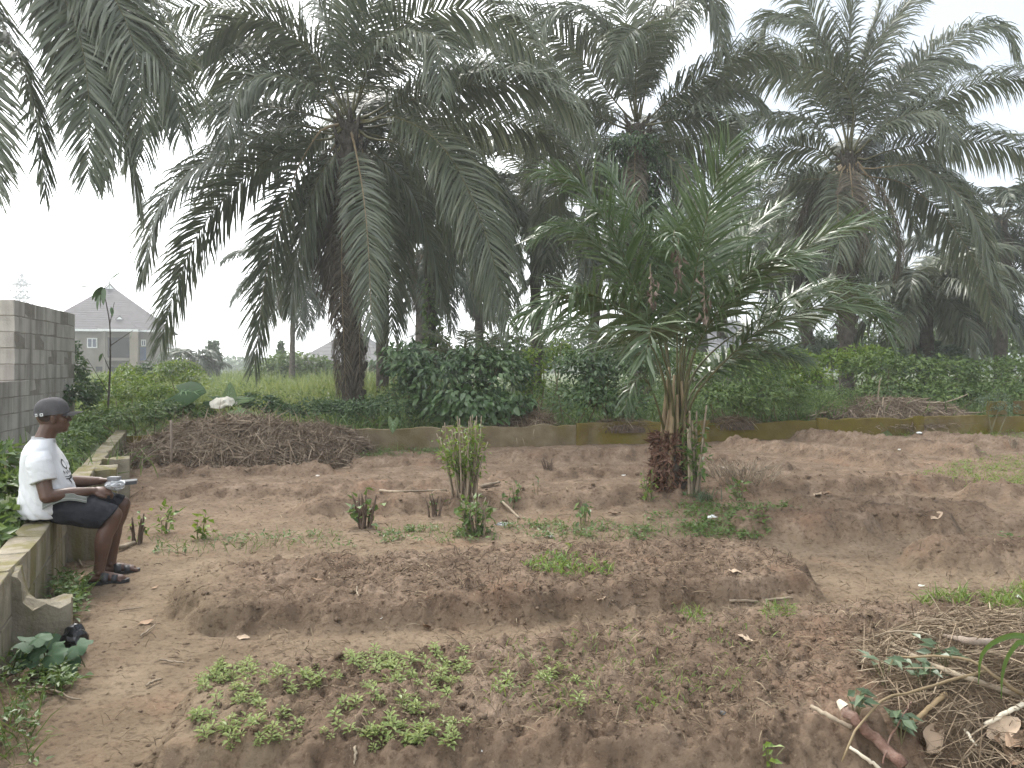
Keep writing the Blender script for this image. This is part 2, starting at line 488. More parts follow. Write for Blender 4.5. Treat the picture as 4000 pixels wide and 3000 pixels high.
def soil_mat():
    m, nt, b, out = new_mat('soil')
    L = nt.links.new; N = nt.nodes.new
    geo = N('ShaderNodeNewGeometry')
    def noise(scale, detail=6, rough=.6):
        n = N('ShaderNodeTexNoise'); n.inputs['Scale'].default_value = scale; n.inputs['Detail'].default_value = detail
        n.inputs['Roughness'].default_value = rough; L(geo.outputs['Position'], n.inputs['Vector']); return n.outputs['Fac']
    at = N('ShaderNodeAttribute'); at.attribute_name = 'var'
    bed = ramp(nt, [(.26, (.074, .049, .033)), (.5, (.178, .125, .086)), (.70, (.280, .207, .150))]); L(noise(3.2, 8, .68), bed.inputs['Fac'])
    pth = ramp(nt, [(.3, (.158, .115, .074)), (.5, (.218, .162, .108)), (.72, (.285, .218, .148))]); L(noise(2.3, 7), pth.inputs['Fac'])
    mx = N('ShaderNodeMixRGB'); L(at.outputs['Fac'], mx.inputs['Fac']); L(bed.outputs['Color'], mx.inputs['Color1']); L(pth.outputs['Color'], mx.inputs['Color2'])
    # reddish laterite patches
    red = ramp(nt, [(.56, (0, 0, 0)), (.70, (1, 1, 1))]); L(noise(1.05, 6, .68), red.inputs['Fac'])
    m2 = N('ShaderNodeMixRGB'); mu = N('ShaderNodeMath'); mu.operation = 'MULTIPLY'; mu.inputs[1].default_value = .5
    L(red.outputs['Color'], mu.inputs[0]); L(mu.outputs[0], m2.inputs['Fac']); L(mx.outputs['Color'], m2.inputs['Color1']); m2.inputs['Color2'].default_value = (.26, .155, .10, 1)
    # small dark pits: hollow shade painted into the soil colour by noise
    dk = ramp(nt, [(.50, (1, 1, 1)), (.66, (.40, .37, .35))]); L(noise(26, 5, .7), dk.inputs['Fac'])
    m3 = N('ShaderNodeMixRGB'); m3.blend_type = 'MULTIPLY'; m3.inputs['Fac'].default_value = .8; L(m2.outputs['Color'], m3.inputs['Color1']); L(dk.outputs['Color'], m3.inputs['Color2'])
    fl = ramp(nt, [(.66, (0, 0, 0)), (.70, (1, 1, 1))]); L(noise(75, 3, .5), fl.inputs['Fac'])
    m4 = N('ShaderNodeMixRGB'); mu4 = N('ShaderNodeMath'); mu4.operation = 'MULTIPLY'; mu4.inputs[1].default_value = .45; L(fl.outputs['Color'], mu4.inputs[0]); L(mu4.outputs[0], m4.inputs['Fac'])
    L(m3.outputs['Color'], m4.inputs['Color1']); m4.inputs['Color2'].default_value = (.33, .26, .18, 1)
    L(m4.outputs['Color'], b.inputs['Base Color'])
    b.inputs['Roughness'].default_value = .95; b.inputs['Specular IOR Level'].default_value = .15
    bp = N('ShaderNodeBump'); bp.inputs['Strength'].default_value = 1.0; bp.inputs['Distance'].default_value = .022
    L(noise(38, 8, .75), bp.inputs['Height']); L(bp.outputs['Normal'], b.inputs['Normal'])
    return m
M['soil'] = soil_mat()
build_ground()

# ---------------------------------------------------------------- the land beyond the walls, to the horizon
def outside(x, y):
    """0 inside the plot, 1 outside its walls"""
    s = np.minimum(np.minimum(x - WALL_L(y) + .0, WALL_B(x) - y), 99)
    return smoothstep(.02, -.5, s)
def tz(x, y):
    x = np.asarray(x, float); y = np.asarray(y, float)
    r = np.hypot(x, y)
    inside = (x > WALL_L(y)) & (y < WALL_B(x)) & (y > 1.7) & (x < .66 * y + 4.6)
    z = .1 + (fbm(x * .25, y * .25, 61, 3) - .5) * .3
    z = np.where(inside, -.45, z)
    z = np.where((y <= 1.75) | (x > .66 * y + 4.6) & (y < 21), np.minimum(z, 0) * 0 - .08, z)
    left = smoothstep(-1, -9, x + .12 * y) * smoothstep(14, 30, y)
    z = z - left * .15
    return z * smoothstep(400, 60, r) + smoothstep(60, 400, r) * -.4
def build_terrain():
    ax = np.concatenate([-np.geomspace(4000, 40, 24), np.arange(-39, 39.1, .5), np.geomspace(40, 4000, 24)])
    ay = np.concatenate([-np.geomspace(400, 6, 10), np.arange(-5, 45, .5), np.geomspace(45, 5000, 34)])
    X, Y_ = np.meshgrid(ax, ay); Z = tz(X, Y_)
    n, k = X.shape
    i, j = np.meshgrid(np.arange(n - 1), np.arange(k - 1), indexing='ij')
    Q = np.stack([i * k + j, i * k + j + 1, (i + 1) * k + j + 1, (i + 1) * k + j], -1).reshape(-1, 4)
    mb = MB(); mb.add(np.stack([X, Y_, Z], -1), Q)
    o = mb.obj('terrain', noise_mat('overgrown_earth', [(.3, (.045, .065, .022)), (.55, (.075, .095, .035)), (.75, (.12, .11, .055))], scale=.8, rough=.95, bump=.6, bscale=4, bdist=.2), smooth=True)
    tag(o, 'overgrown green land beyond the low walls', kind='structure')
build_terrain()

# ---------------------------------------------------------------- low concrete walls
M['conc'] = noise_mat('concrete_block', [(.25, (.14, .12, .088)), (.5, (.235, .205, .152)), (.75, (.33, .295, .23))], scale=5, detail=8, rough=.95, bump=.6, bscale=45, bdist=.012, spec=.15, var=.08,
    extra=dict(scale=3.2, stretch=(2.2, 2.2, .3), lo=.46, hi=.62, color=(.13, .115, .035), amount=.7))
M['mossy'] = noise_mat('mossy_concrete', [(.25, (.065, .048, .020)), (.5, (.115, .084, .036)), (.75, (.185, .145, .080))], scale=3.0, detail=8, rough=.95, bump=.7, bscale=35, bdist=.015, spec=.12, var=.25,
    extra=dict(scale=1.1, stretch=(1, 1, 1.2), lo=.34, hi=.62, color=(.135, .108, .014), amount=.9))
M['mortar'] = noise_mat('mortar', [(.3, (.13, .115, .09)), (.7, (.23, .20, .16))], scale=12, rough=.95, bump=.4)

def block_mesh(name, l, h, t, seed, mat, top=0.0, nx=5):
    """a rough block: rounded arrises, slightly chipped faces"""
    bm = bmesh.new(); bmesh.ops.create_cube(bm, size=1.0)
    bmesh.ops.scale(bm, vec=(l, t, h), verts=bm.verts)
    bmesh.ops.bevel(bm, geom=bm.edges[:], offset=.008, segments=1, affect='EDGES')
    rs = RS(seed)
    for v in bm.verts:
        v.co += Vector(rs.normal(size=3) * .0022)
        if top and v.co.z > 0: v.co.z += rs.uniform(-top, top * .3)
    me = bpy.data.meshes.new(name); bm.to_mesh(me); bm.free(); me.materials.append(mat)
    return me

def side_wall():
    y0, y1, t, h = 1.2, 12.55, .165, .228
    p0 = np.array((WALL_L(y0), y0)); p1 = np.array((WALL_L(y1), y1))
    d = norm(p1 - p0); nrm = np.array((-d[1], d[0]))    # outward (to the left)
    ang = math.atan2(d[1], d[0]); Ltot = np.linalg.norm(p1 - p0)
    root = thing('boundary_wall', (p0[0], p0[1], 0), 'low concrete block wall with a man seated on it, running away from the camera', 'wall')
    rs = RS(4)
    vs = [block_mesh('block', .452, h, t, i, M['conc'], .012) for i in range(5)]
    core = MB()
    for c in range(2):
        s = -.23 * c
        while s < Ltot:
            q = p0 + d * (s + .23) + nrm * (t / 2 + rs.normal() * .002)
            o = link('block', vs[rs.randint(5)], root)
            o.location = (q[0] - p0[0], q[1] - p0[1], h * (c + .5) + .004 * c + .0 + rs.normal() * .0015)
            o.rotation_euler = (rs.normal() * .004, rs.normal() * .004, ang + rs.normal() * .004 + (math.pi if rs.rand() < .5 else 0))
            s += .4565
    m = bpy.data.meshes.new('mortar'); bm = bmesh.new(); bmesh.ops.create_cube(bm, size=1)
    bmesh.ops.scale(bm, vec=(Ltot, t - .014, h * 2 - .012), verts=bm.verts); bm.to_mesh(m); bm.free(); m.materials.append(M['mortar'])
    o = link('mortar', m, root); mid = d * Ltot / 2 + nrm * t / 2
    o.location = (mid[0], mid[1], h - .004); o.rotation_euler = (0, 0, ang)
    # stub piers on the inner face
    def pier(y, out, w, prof, name='pier'):
        # prof: (distance from wall, top height)
        c = np.array((WALL_L(y), y)); n_in = -nrm
        bm = bmesh.new(); rs2 = RS(int(y * 10)); segs = len(prof); rows = []
        for k, (dd, z) in enumerate(prof):
            a = c + n_in * (dd - .01); rows.append([])
            for sgn in (-1, -.35, .35, 1):
                b2 = a + d * sgn * w / 2
                rows[-1].append((bm.verts.new((b2[0] - p0[0], b2[1] - p0[1], -.1)), bm.verts.new((b2[0] - p0[0] + rs2.normal() * .003, b2[1] - p0[1] + rs2.normal() * .003, z + rs2.normal() * (.014 if segs > 2 else .004)))))
        for i in range(segs - 1):
            for k in range(3):
                bm.faces.new((rows[i][k][1], rows[i][k + 1][1], rows[i + 1][k + 1][1], rows[i + 1][k][1]))
            for k, fl in ((0, 0), (3, 1)):
                f = (rows[i][k][0], rows[i + 1][k][0], rows[i + 1][k][1], rows[i][k][1]); bm.faces.new(f[::-1] if fl else f)
        for i, fl in ((0, 0), (segs - 1, 1)):
            for k in range(3):
                f = (rows[i][k][0], rows[i][k + 1][0], rows[i][k + 1][1], rows[i][k][1]); bm.faces.new(f)
        bmesh.ops.recalc_face_normals(bm, faces=bm.faces)
        me = bpy.data.meshes.new(name); bm.to_mesh(me); bm.free(); me.materials.append(M['conc']); return link(name, me, root)
    tag(pier(4.02, .27, .15, [(0, .44), (.03, .43), (.045, .37), (.06, .285), (.10, .255), (.16, .25), (.22, .262), (.27, .268)]), 'broken stub pier with a jagged pale top')
    pier(5.95, .2, .16, [(0, .44), (.11, .445), (.22, .44)])
    pier(7.95, .2, .2, [(0, .45), (.12, .455), (.2, .45)])
    pier(8.75, .26, .2, [(0, .455), (.14, .46), (.27, .455)])
side_wall()

def back_wall():
    x0, x1 = -6.6, 14.5
    p0 = np.array((x0, WALL_B(x0))); p1 = np.array((x1, WALL_B(x1))); d = norm(p1 - p0); nrm = np.array((-d[1], d[0]))
    ang = math.atan2(d[1], d[0])
    root = thing('boundary_wall', (p0[0], p0[1], 0), 'low mossy concrete wall along the far side of the plot', 'wall')
    L = np.linalg.norm(p1 - p0); rs = RS(9)
    def s_at(u):   # distance along the wall where it is seen at photo column u
        k = (u - 2000) / FPX       # x = k*y ; y = a + b x
        a = 13.35 + .281 * 3.08; x = k * a / (1 - .281 * k); return (x - x0) / d[0]
    cuts = [0, s_at(700), s_at(1180), s_at(1775), s_at(2295), s_at(2765), s_at(3225), s_at(3600), s_at(3860), L]
    for i in range(len(cuts) - 1):
        a, b = cuts[i] + .006, cuts[i + 1] - .006
        n = max(6, int((b - a) / .09)); ss = np.linspace(a, b, n)
        htop = .40 + .02 * np.sin(i * 2.1) + (fbm(ss * 2.3, ss * 0 + i * 3, 71, 3) - .5) * .10 + (fbm(ss * 9, ss * 0 + i, 72, 2) - .5) * .03
        t = .15
        V = []; 
        for s, z in zip(ss, htop):
            f = d * s; bk = d * s + nrm * t
            V += [(f[0], f[1], -.15), (f[0] + .0, f[1], z - .012), (f[0] + nrm[0] * .018, f[1] + nrm[1] * .018, z), (bk[0], bk[1], z - .01 + rs.normal() * .006), (bk[0], bk[1], -.4)]
        k = 5; q = []
        for j in range(n - 1):
            for m_ in range(k - 1): q.append((j * k + m_, (j + 1) * k + m_, (j + 1) * k + m_ + 1, j * k + m_ + 1))
        mb = MB(); mb.add(V, [np.array(q), np.array([[0, 1, 2, 3, 4]]), np.array([[(n - 1) * k + e for e in (4, 3, 2, 1, 0)]])])
        mb.obj('wall_panel', M['mossy'] if i in (0, 1, 4, 5, 6, 7, 8) else M['mossy_grey'], root)
    for i, u in enumerate((1775, 2295, 2765, 3225, 3600)):
        me = block_mesh('pilaster', .22, .56, .09, 90 + i, M['mossy'] if i != 0 else M['mossy_grey'], .01)
        q = d * (s_at(u) - .12) - nrm * .04
        o = link('pilaster', me, root, loc=(q[0], q[1], .15)); o.rotation_euler = (0, 0, ang)
    for i, (u, w) in enumerate(((3905, .44), (4020, .6))):
        me = block_mesh('block', w, .30, .145, 80 + i, M['mossy'], .012)
        q = d * s_at(u) + nrm * .076
        o = link('block', me, root, loc=(q[0], q[1], .56)); o.rotation_euler = (0, 0, ang)
M['mossy_grey'] = noise_mat('grey_mossy_concrete', [(.25, (.10, .078, .048)), (.5, (.165, .130, .080)), (.75, (.235, .195, .135))], scale=3.0, detail=8, rough=.95, bump=.7, bscale=35, bdist=.015, spec=.12, var=.2,
    extra=dict(scale=1.3, stretch=(1, 1, 1.2), lo=.52, hi=.68, color=(.105, .085, .022), amount=.7))
back_wall()
# ---------------------------------------------------------------- block wall of an unfinished building, far houses, pylon
M['block'] = noise_mat('sandcrete_block', [(.25, (.34, .305, .27)), (.5, (.47, .425, .375)), (.75, (.56, .51, .455))], scale=2.2, detail=8, rough=.95, bump=.5, bscale=40, spec=.12, var=.10,
    extra=dict(scale=1.7, stretch=(2.4, 2.4, .32), lo=.46, hi=.70, color=(.15, .13, .108), amount=.7))
M['mortar_dark'] = noise_mat('mortar_dark', [(.3, (.21, .18, .15)), (.7, (.32, .28, .235))], scale=9, rough=.95, bump=.4)
def block_building():
    a = np.array((-7.20, 11.0)); b = np.array((-8.06, 14.05)); d = norm(b - a); n = np.array((d[1], -d[0]))
    if n[0] < 0: n = -n
    ang = math.atan2(d[1], d[0]); bl, bh, t = .455, .232, .22
    root = thing('unfinished_building', (a[0], a[1], 0), 'unfinished building of bare grey sandcrete blocks with a window gap at the left frame edge', 'building')
    vs = [block_mesh('block', bl - .008, bh - .007, t, 30 + i, M['block'], .003) for i in range(4)]
    half = block_mesh('block', bl * .5 - .008, bh - .007, t, 40, M['block'], .003)
    rs = RS(3); Lw = np.linalg.norm(b - a)
    s0 = -3.2
    core = []
    for c in range(11):
        z = bh * (c + .5) - .1
        off = (c % 2) * bl / 2
        lo = s0 if c < 6 else (0.0 if c < 11 else 0)
        s = lo
        if off and c >= 6:
            q = a + d * (s + bl * .25); o = link('block', half, root, loc=(q[0] - a[0], q[1] - a[1], z)); o.rotation_euler = (0, 0, ang); s += bl / 2
        elif off: s -= bl / 2
        while s + bl * .5 < Lw + .05:
            ln = bl
            if s + bl > Lw + .05:
                q = a + d * (s + bl * .25); o = link('block', half, root, loc=(q[0] - a[0], q[1] - a[1], z)); o.rotation_euler = (0, 0, ang); break
            q = a + d * (s + bl / 2) + n * rs.normal() * .003
            o = link('block', vs[rs.randint(4)], root, loc=(q[0] - a[0], q[1] - a[1], z + rs.normal() * .0015))
            o.rotation_euler = (0, 0, ang + (math.pi if rs.rand() < .5 else 0)); s += bl
    def slab(lo, hi, z0, z1, name, mat, th, off=0):
        bm = bmesh.new(); bmesh.ops.create_cube(bm, size=1); bmesh.ops.scale(bm, vec=(hi - lo, th, z1 - z0), verts=bm.verts)
        me = bpy.data.meshes.new(name); bm.to_mesh(me); bm.free(); me.materials.append(mat)
        q = d * (lo + hi) / 2 - n * off
        o = link(name, me, root, loc=(q[0], q[1], (z0 + z1) / 2)); o.rotation_euler = (0, 0, ang); return o
    slab(.01, Lw - .04, -.2, bh * 11 - .11, 'mortar', M['mortar_dark'], t - .008)
    slab(s0, .01, -.2, bh * 6 - .11, 'mortar', M['mortar_dark'], t - .016)
    # inner cross wall seen through the gap, and the return wall at the far corner
    slab(-4.2, Lw, -.2, bh * 10.1, 'rear_wall', M['block'], .2, off=3.0)
    q = b - a; bm = bmesh.new(); bmesh.ops.create_cube(bm, size=1); bmesh.ops.scale(bm, vec=(.2, 2.8, bh * 11 - .1), verts=bm.verts)
    me = bpy.data.meshes.new('return_wall'); bm.to_mesh(me); bm.free(); me.materials.append(M['block'])
    qq = q - n * 1.52 - d * .12
    o = link('return_wall', me, root, loc=(qq[0], qq[1], bh * 5.5 - .05)); o.rotation_euler = (0, 0, ang)
block_building()

M['roof'] = None
def roof_mat(name, c):
    m, nt, b, out = new_mat(name)
    at = nt.nodes.new('ShaderNodeTexCoord'); n = nt.nodes.new('ShaderNodeTexNoise'); n.inputs['Scale'].default_value = 1.2
    nt.links.new(at.outputs['Object'], n.inputs['Vector'])
    r = ramp(nt, [(.3, [x * .8 for x in c]), (.7, [x * 1.2 for x in c])]); nt.links.new(n.outputs['Fac'], r.inputs['Fac']); nt.links.new(r.outputs['Color'], b.inputs['Base Color'])
    b.inputs['Roughness'].default_value = .7
    return m
M['roof'] = roof_mat('roof_sheet', (.062, .054, .060)); M['roof_dark'] = roof_mat('roof_sheet_dark', (.045, .043, .047)); M['roof_grey'] = roof_mat('roof_sheet_grey', (.33, .33, .35))
M['render_grey'] = noise_mat('cement_render', [(.3, (.15, .132, .110)), (.7, (.215, .19, .16))], scale=.6, rough=.9, bump=0)
M['render_cream'] = noise_mat('cream_render', [(.3, (.19, .16, .12)), (.7, (.25, .215, .165))], scale=.6, rough=.9, bump=0)
M['opening_shade'] = flat_mat('painted_interior_shade', (.012, .012, .014), .9)  # near-black paint stands in for the shade inside openings
M['glass'] = flat_mat('window_glass', (.05, .07, .11), .12, .6)
M['white'] = flat_mat('white_paint', (.74, .74, .73), .5)
M['blue'] = flat_mat('blue_paint', (.05, .085, .17), .5)

def pane(root, name, x0, x1, z0, z1, y, th, mat, parent=None, org=None):
    bm = bmesh.new(); bmesh.ops.create_cube(bm, size=1); bmesh.ops.scale(bm, vec=(x1 - x0, th, z1 - z0), verts=bm.verts)
    me = bpy.data.meshes.new(name); bm.to_mesh(me); bm.free(); me.materials.append(mat)
    return link(name, me, parent or root, loc=np.array(((x0 + x1) / 2, y, (z0 + z1) / 2)) - (np.array(org) if org is not None else 0))

def slope(root, name, quad, mat, courses=14, th=.045, parent=None):
    """roof slope of stepped sheet courses between eave edge (a,b) and top edge (d,c)"""
    a, b, c, d = [np.array(q, float) for q in quad]
    nrm = norm(np.cross(b - a, d - a)); nrm = nrm if nrm[2] > 0 else -nrm
    mb = MB()
    for i in range(courses):
        f0, f1 = i / courses, (i + 1) / courses
        p = [a + (d - a) * f0, b + (c - b) * f0, b + (c - b) * f1, a + (d - a) * f1]
        up = nrm * th * .6
        V = [p[0] + up, p[1] + up, p[2] + nrm * .01, p[3] + nrm * .01, p[0], p[1]]
        mb.add(V, [np.array([[0, 1, 2, 3]]), np.array([[4, 5, 1, 0]])])
    return mb.obj(name, mat, parent or root)

def window(root, x0, x1, z0, z1, y):
    f = pane(root, 'window', x0, x1, z0, z1, y, .12, M['white'])
    mid = (x0 + x1) / 2; g = .13
    o = f.location
    for s0, s1 in ((x0 + g, mid - g / 2), (mid + g / 2, x1 - g)):
        pane(root, 'pane', s0, s1, z0 + g, z1 - g, y - .075, .03, M['glass'], parent=f, org=o)

def house_two_storey():
    Y = 90.0
    X = lambda u: (u - 2000) / FPX * Y
    Z = lambda v: EYE - (v - V0) / FPX * Y
    root = thing('house', (0, 0, 0), 'unfinished two storey house under a tall hipped roof behind the block wall', 'house')
    xl, xr = X(180), X(650); ze = Z(1287); zb = -.6
    dep = 16.0
    pane(root, 'wall', xl, xr, zb, ze, Y + dep / 2, dep, M['render_grey'])
    # hipped roof: apex front, second apex behind
    ax, az = X(443) - 1.1, 11.45; e = .9
    ea, eb, ec, ed = (xl - e, Y - e, ze), (xr + e, Y - e, ze), (xr + e, Y + dep + e, ze), (xl - e, Y + dep + e, ze)
    t0, t1 = (ax, Y + 6.2, az), (ax, Y + dep - 6, az)
    slope(root, 'roof', (ea, eb, t0, t0), M['roof'], 20)
    slope(root, 'roof', (eb, ec, t1, t0), M['roof'], 20)
    slope(root, 'roof', (ec, ed, t1, t1), M['roof'], 6)
    slope(root, 'roof', (ed, ea, t0, t1), M['roof'], 20)
    pane(root, 'fascia', xl - e, xr + e, ze - .28, ze - .02, Y - e - .03, .08, M['white'])
    # little gable caps
    def gablet(x, z, y, w, h):
        mb = MB(); V = [(x - w, y, z), (x + w, y, z), (x, y, z + h), (x - w, y + 1.6, z), (x + w, y + 1.6, z), (x, y + 1.6, z + h)]
        mb.add(V, [np.array([[0, 1, 2]]), np.array([[0, 2, 5, 3], [1, 4, 5, 2]])]); g = mb.obj('gablet', M['roof'], root)
        mb = MB(); s = .72; mb.add([(x - w * s, y - .05, z + .05), (x + w * s, y - .05, z + .05), (x, y - .05, z + h * s)], np.array([[0, 1, 2]])); mb.obj('gable_panel', M['white'], g)
    gablet(ax, az - .55, Y + 5.6, .7, .75)
    # porch hip in front
    px0, px1, pc = X(392), X(548), X(470)
    pt = (pc, Y - .2, Z(1236)); 
    slope(root, 'porch_roof', ((px0, Y - 2.2, ze), (px1, Y - 2.2, ze), pt, pt), M['roof'], 9)
    slope(root, 'porch_roof', ((px1, Y - 2.2, ze), (px1, Y + 2.5, ze + .2), pt, pt), M['roof'], 5)
    slope(root, 'porch_roof', ((px0, Y + 2.5, ze + .2), (px0, Y - 2.2, ze), pt, pt), M['roof'], 5)
    gablet(pc, Z(1236) - .42, Y - .75, .55, .5)
    pane(root, 'fascia', px0, px1, ze - .3, ze - .03, Y - 2.25, .08, M['white'])
    # openings; the dark panes paint in the shade of open rooms
    window(root, X(342), X(381), Z(1360), Z(1321), Y - .06)
    window(root, X(255), X(284), Z(1360), Z(1321), Y - .06)
    pane(root, 'balcony_shade_pane', X(421), X(510), Z(1397), Z(1318), Y - .04, .12, M['opening_shade'])
    pane(root, 'balcony_slab', X(395), X(512), Z(1409), Z(1400), Y - 1.0, 2.0, M['render_grey'])
    pane(root, 'column', X(410), X(420), zb, ze - .3, Y - 1.9, .4, M['render_grey'])
    pane(root, 'pier', X(514), X(545), zb, ze - .3, Y - 1.2, 2.2, M['render_cream'])
    pane(root, 'door', X(548), X(572), Z(1408), Z(1355), Y - .06, .12, M['blue'])
    window(root, X(552), X(572), Z(1352), Z(1325), Y - .08)
    pane(root, 'ground_shade_pane', X(375), X(408), zb, Z(1432), Y - .04, .12, M['opening_shade'])
    pane(root, 'ground_shade_pane', X(430), X(508), zb, Z(1432), Y - .04, .12, M['opening_shade'])
    # side face seen to the right
    for k in range(3):
        f = pane(root, 'window', 0, .12, Z(1375), Z(1335), Y + 3 + 4 * k, 1.3, M['white']); f.location.x = xr + .04
    # scaffold poles leaning on the right side
    rs = RS(2)
    sroot = thing('scaffold', (0, 0, 0), 'thin wooden scaffold poles standing against the side of the two storey house', 'scaffold')
    for k in range(5):
        x = xr + .6 + rs.uniform(0, 1.2); V, F = tube([(x, Y + 1 + 2 * k, -.5), (x + rs.normal() * .15, Y + 1 + 2 * k, 5.0 - rs.uniform(0, 1))], .055, 5); mb = MB(); mb.add(V, F); mb.obj('pole', M['wood'], sroot)
    for z in (2.9, 3.6):
        V, F = tube([(xr + .2, Y + .8, z), (xr + 2.2, Y + 9, z)], .055, 5); mb = MB(); mb.add(V, F); mb.obj('rail', M['wood'], sroot)
house_two_storey()
def turn(root, px, py, deg, sx):
    R_ = Matrix.Rotation(math.radians(deg), 4, 'Z'); p = Vector((px, py, 0))
    root.matrix_world = Matrix.Translation(p) @ R_ @ Matrix.Diagonal((sx, 1, 1, 1)) @ Matrix.Translation(-p)
for o in [o for o in COL.objects if o.name.startswith('house') or o.name.startswith('scaffold')]:
    if o.parent is None: turn(o, (443 - 2000) / FPX * 90, 90, 21, .90)

def house_dark_roof():
    Y = 88.0
    X = lambda u: (u - 2000) / FPX * Y
    Z = lambda v: EYE - (v - V0) / FPX * Y
    root = thing('house', (0, 0, 0), 'low house with a steep dark roof and cream walls behind the large palm trunk', 'house')
    ze = Z(1413); x0, x1 = X(1168), X(1500)
    pane(root, 'wall', x0, x1, -1.2, ze, Y + 6, 12, M['render_cream'])
    ax, az = X(1345), Z(1272)
    a, b = (x0 - .5, Y - .5, ze), (x1 + .5, Y - .5, ze); t = (ax, Y + 6, az); c, d_ = (x1 + .5, Y + 12.5, ze), (x0 - .5, Y + 12.5, ze)
    for q in ((a, b, t, t), (b, c, t, t), (c, d_, t, t), (d_, a, t, t)): slope(root, 'roof', q, M['roof_dark'], 10, .05)
    # small front hip with a white gable cap
    pc = X(1222); top = (pc, Y + 1.5, Z(1375)); e0, e1 = X(1152), X(1292)
    slope(root, 'porch_roof', ((e0, Y - 2.6, ze - .2), (e1, Y - 2.6, ze - .2), (pc + 1.0, Y + 1.5, Z(1378)), (pc - 1.0, Y + 1.5, Z(1378))), M['roof_dark'], 5)
    slope(root, 'porch_roof', ((e1, Y - 2.6, ze - .2), (e1, Y + 2, ze), (pc + 1.0, Y + 1.5, Z(1378)), (pc + 1.0, Y + 1.5, Z(1378))), M['roof_dark'], 3)
    slope(root, 'porch_roof', ((e0, Y + 2, ze), (e0, Y - 2.6, ze - .2), (pc - 1.0, Y + 1.5, Z(1378)), (pc - 1.0, Y + 1.5, Z(1378))), M['roof_dark'], 3)
    mb = MB(); gy = Y - .9; mb.add([(pc - .38, gy, Z(1397)), (pc + .38, gy, Z(1397)), (pc, gy, Z(1385)), (pc - .38, gy + .8, Z(1397)), (pc + .38, gy + .8, Z(1397)), (pc, gy + .8, Z(1385))], [np.array([[0, 1, 2]]), np.array([[0, 2, 5, 3], [1, 4, 5, 2]])]); mb.obj('gable_panel', M['white'], root)
    pane(root, 'porch_wall', X(1160), X(1250), -1.2, ze - .25, Y - 1.2, 2.2, M['render_cream'])
    pane(root, 'window', X(1182), X(1192), Z(1462), Z(1445), Y - 2.34, .06, M['opening_shade'])
house_dark_roof()

def house_grey():
    Y = 42.0
    X = lambda u: (u - 2000) / FPX * Y
    Z = lambda v: EYE - (v - V0) / FPX * Y
    root = thing('house', (0, 0, 0), 'pale grey roofed building glimpsed through the young palm fronds', 'house')
    pane(root, 'wall', X(2790), X(3010), -.3, Z(1385), Y + 4, 6, M['render_grey'])
    slope(root, 'roof', ((X(2770), Y, Z(1388)), (X(3030), Y, Z(1388)), (X(2990), Y + 4, Z(1235)), (X(2830), Y + 4, Z(1235))), M['roof_grey'], 8)
    slope(root, 'roof', ((X(3030), Y + 8, Z(1388)), (X(2770), Y + 8, Z(1388)), (X(2830), Y + 4, Z(1235)), (X(2990), Y + 4, Z(1235))), M['roof_grey'], 8)
    pane(root, 'fascia', X(2770), X(3030), Z(1394), Z(1388), Y - .03, .06, M['white'])
house_grey()

def pylon():
    Y = 230.0; c = P(85, 1430, Y); top = P(85, 1068, Y)[2]
    root = thing('pylon', (c[0], Y, 0), 'lattice steel power pylon standing far off above the block wall', 'pylon')
    m = flat_mat('galvanised_steel', (.22, .22, .24), .5)
    mb = MB(); W = lambda z: np.interp(z, [0, top * .72, top * .9, top], [3.6, 1.25, 1.0, .12])
    zs = np.linspace(0, top, 17)
    cor = [(-1, -1), (1, -1), (1, 1), (-1, 1)]
    def bar(mb, a, b, r=.11):
        V, F = tube([a, b], r, 4); mb.add(V, F)
    for i in range(16):
        z0, z1 = zs[i], zs[i + 1]
        for k in range(4):
            s, q = cor[k], cor[(k + 1) % 4]
            A = lambda t, z: (t[0] * W(z), t[1] * W(z), z)
            bar(mb, A(s, z0), A(s, z1), .14); bar(mb, A(s, z0), A(q, z1)); bar(mb, A(q, z0), A(s, z1)); bar(mb, A(s, z1), A(q, z1))
    mb.obj('tower', m, root)
    for v, half in ((1112, 3.3), (1165, 3.3), (1215, 3.3)):
        z = P(85, v, Y)[2]; mb = MB()
        for sg in (-1, 1):
            for yy in (-.8, .8): bar(mb, (0, yy, z), (sg * half, 0, z)); bar(mb, (0, yy, z + 1.1), (sg * half, 0, z))
            for f in (.3, .6, .8): bar(mb, (sg * half * f, 0, z), (sg * half * f * .8, 0, z + 1.1 * (1 - f)))
        arm = mb.obj('cross_arm', m, root)
        for sg in (-1, 1):
            mb = MB(); V, F = tube([(sg * half, 0, z), (sg * half, 0, z - 1.3), (sg * half, 0, z - 2.0)], [.1, .14, .3], 6); mb.add(V, F); mb.obj('insulator', m, arm)
    # sagging conductors
    mb = MB()
    for v in (1150, 1200):
        z = P(85, v, Y)[2]
        for sg in (-1, 1):
            x = np.linspace(0, 1, 14); pts = np.stack([sg * 3.3 + x * 60, x * 130, z - .5 - 14 * x * (1 - x) * 1.0 - 3 * x], 1); V, F = tube(pts, .03, 3); mb.add(V, F)
    mb.obj('cable', m, root)
pylon()
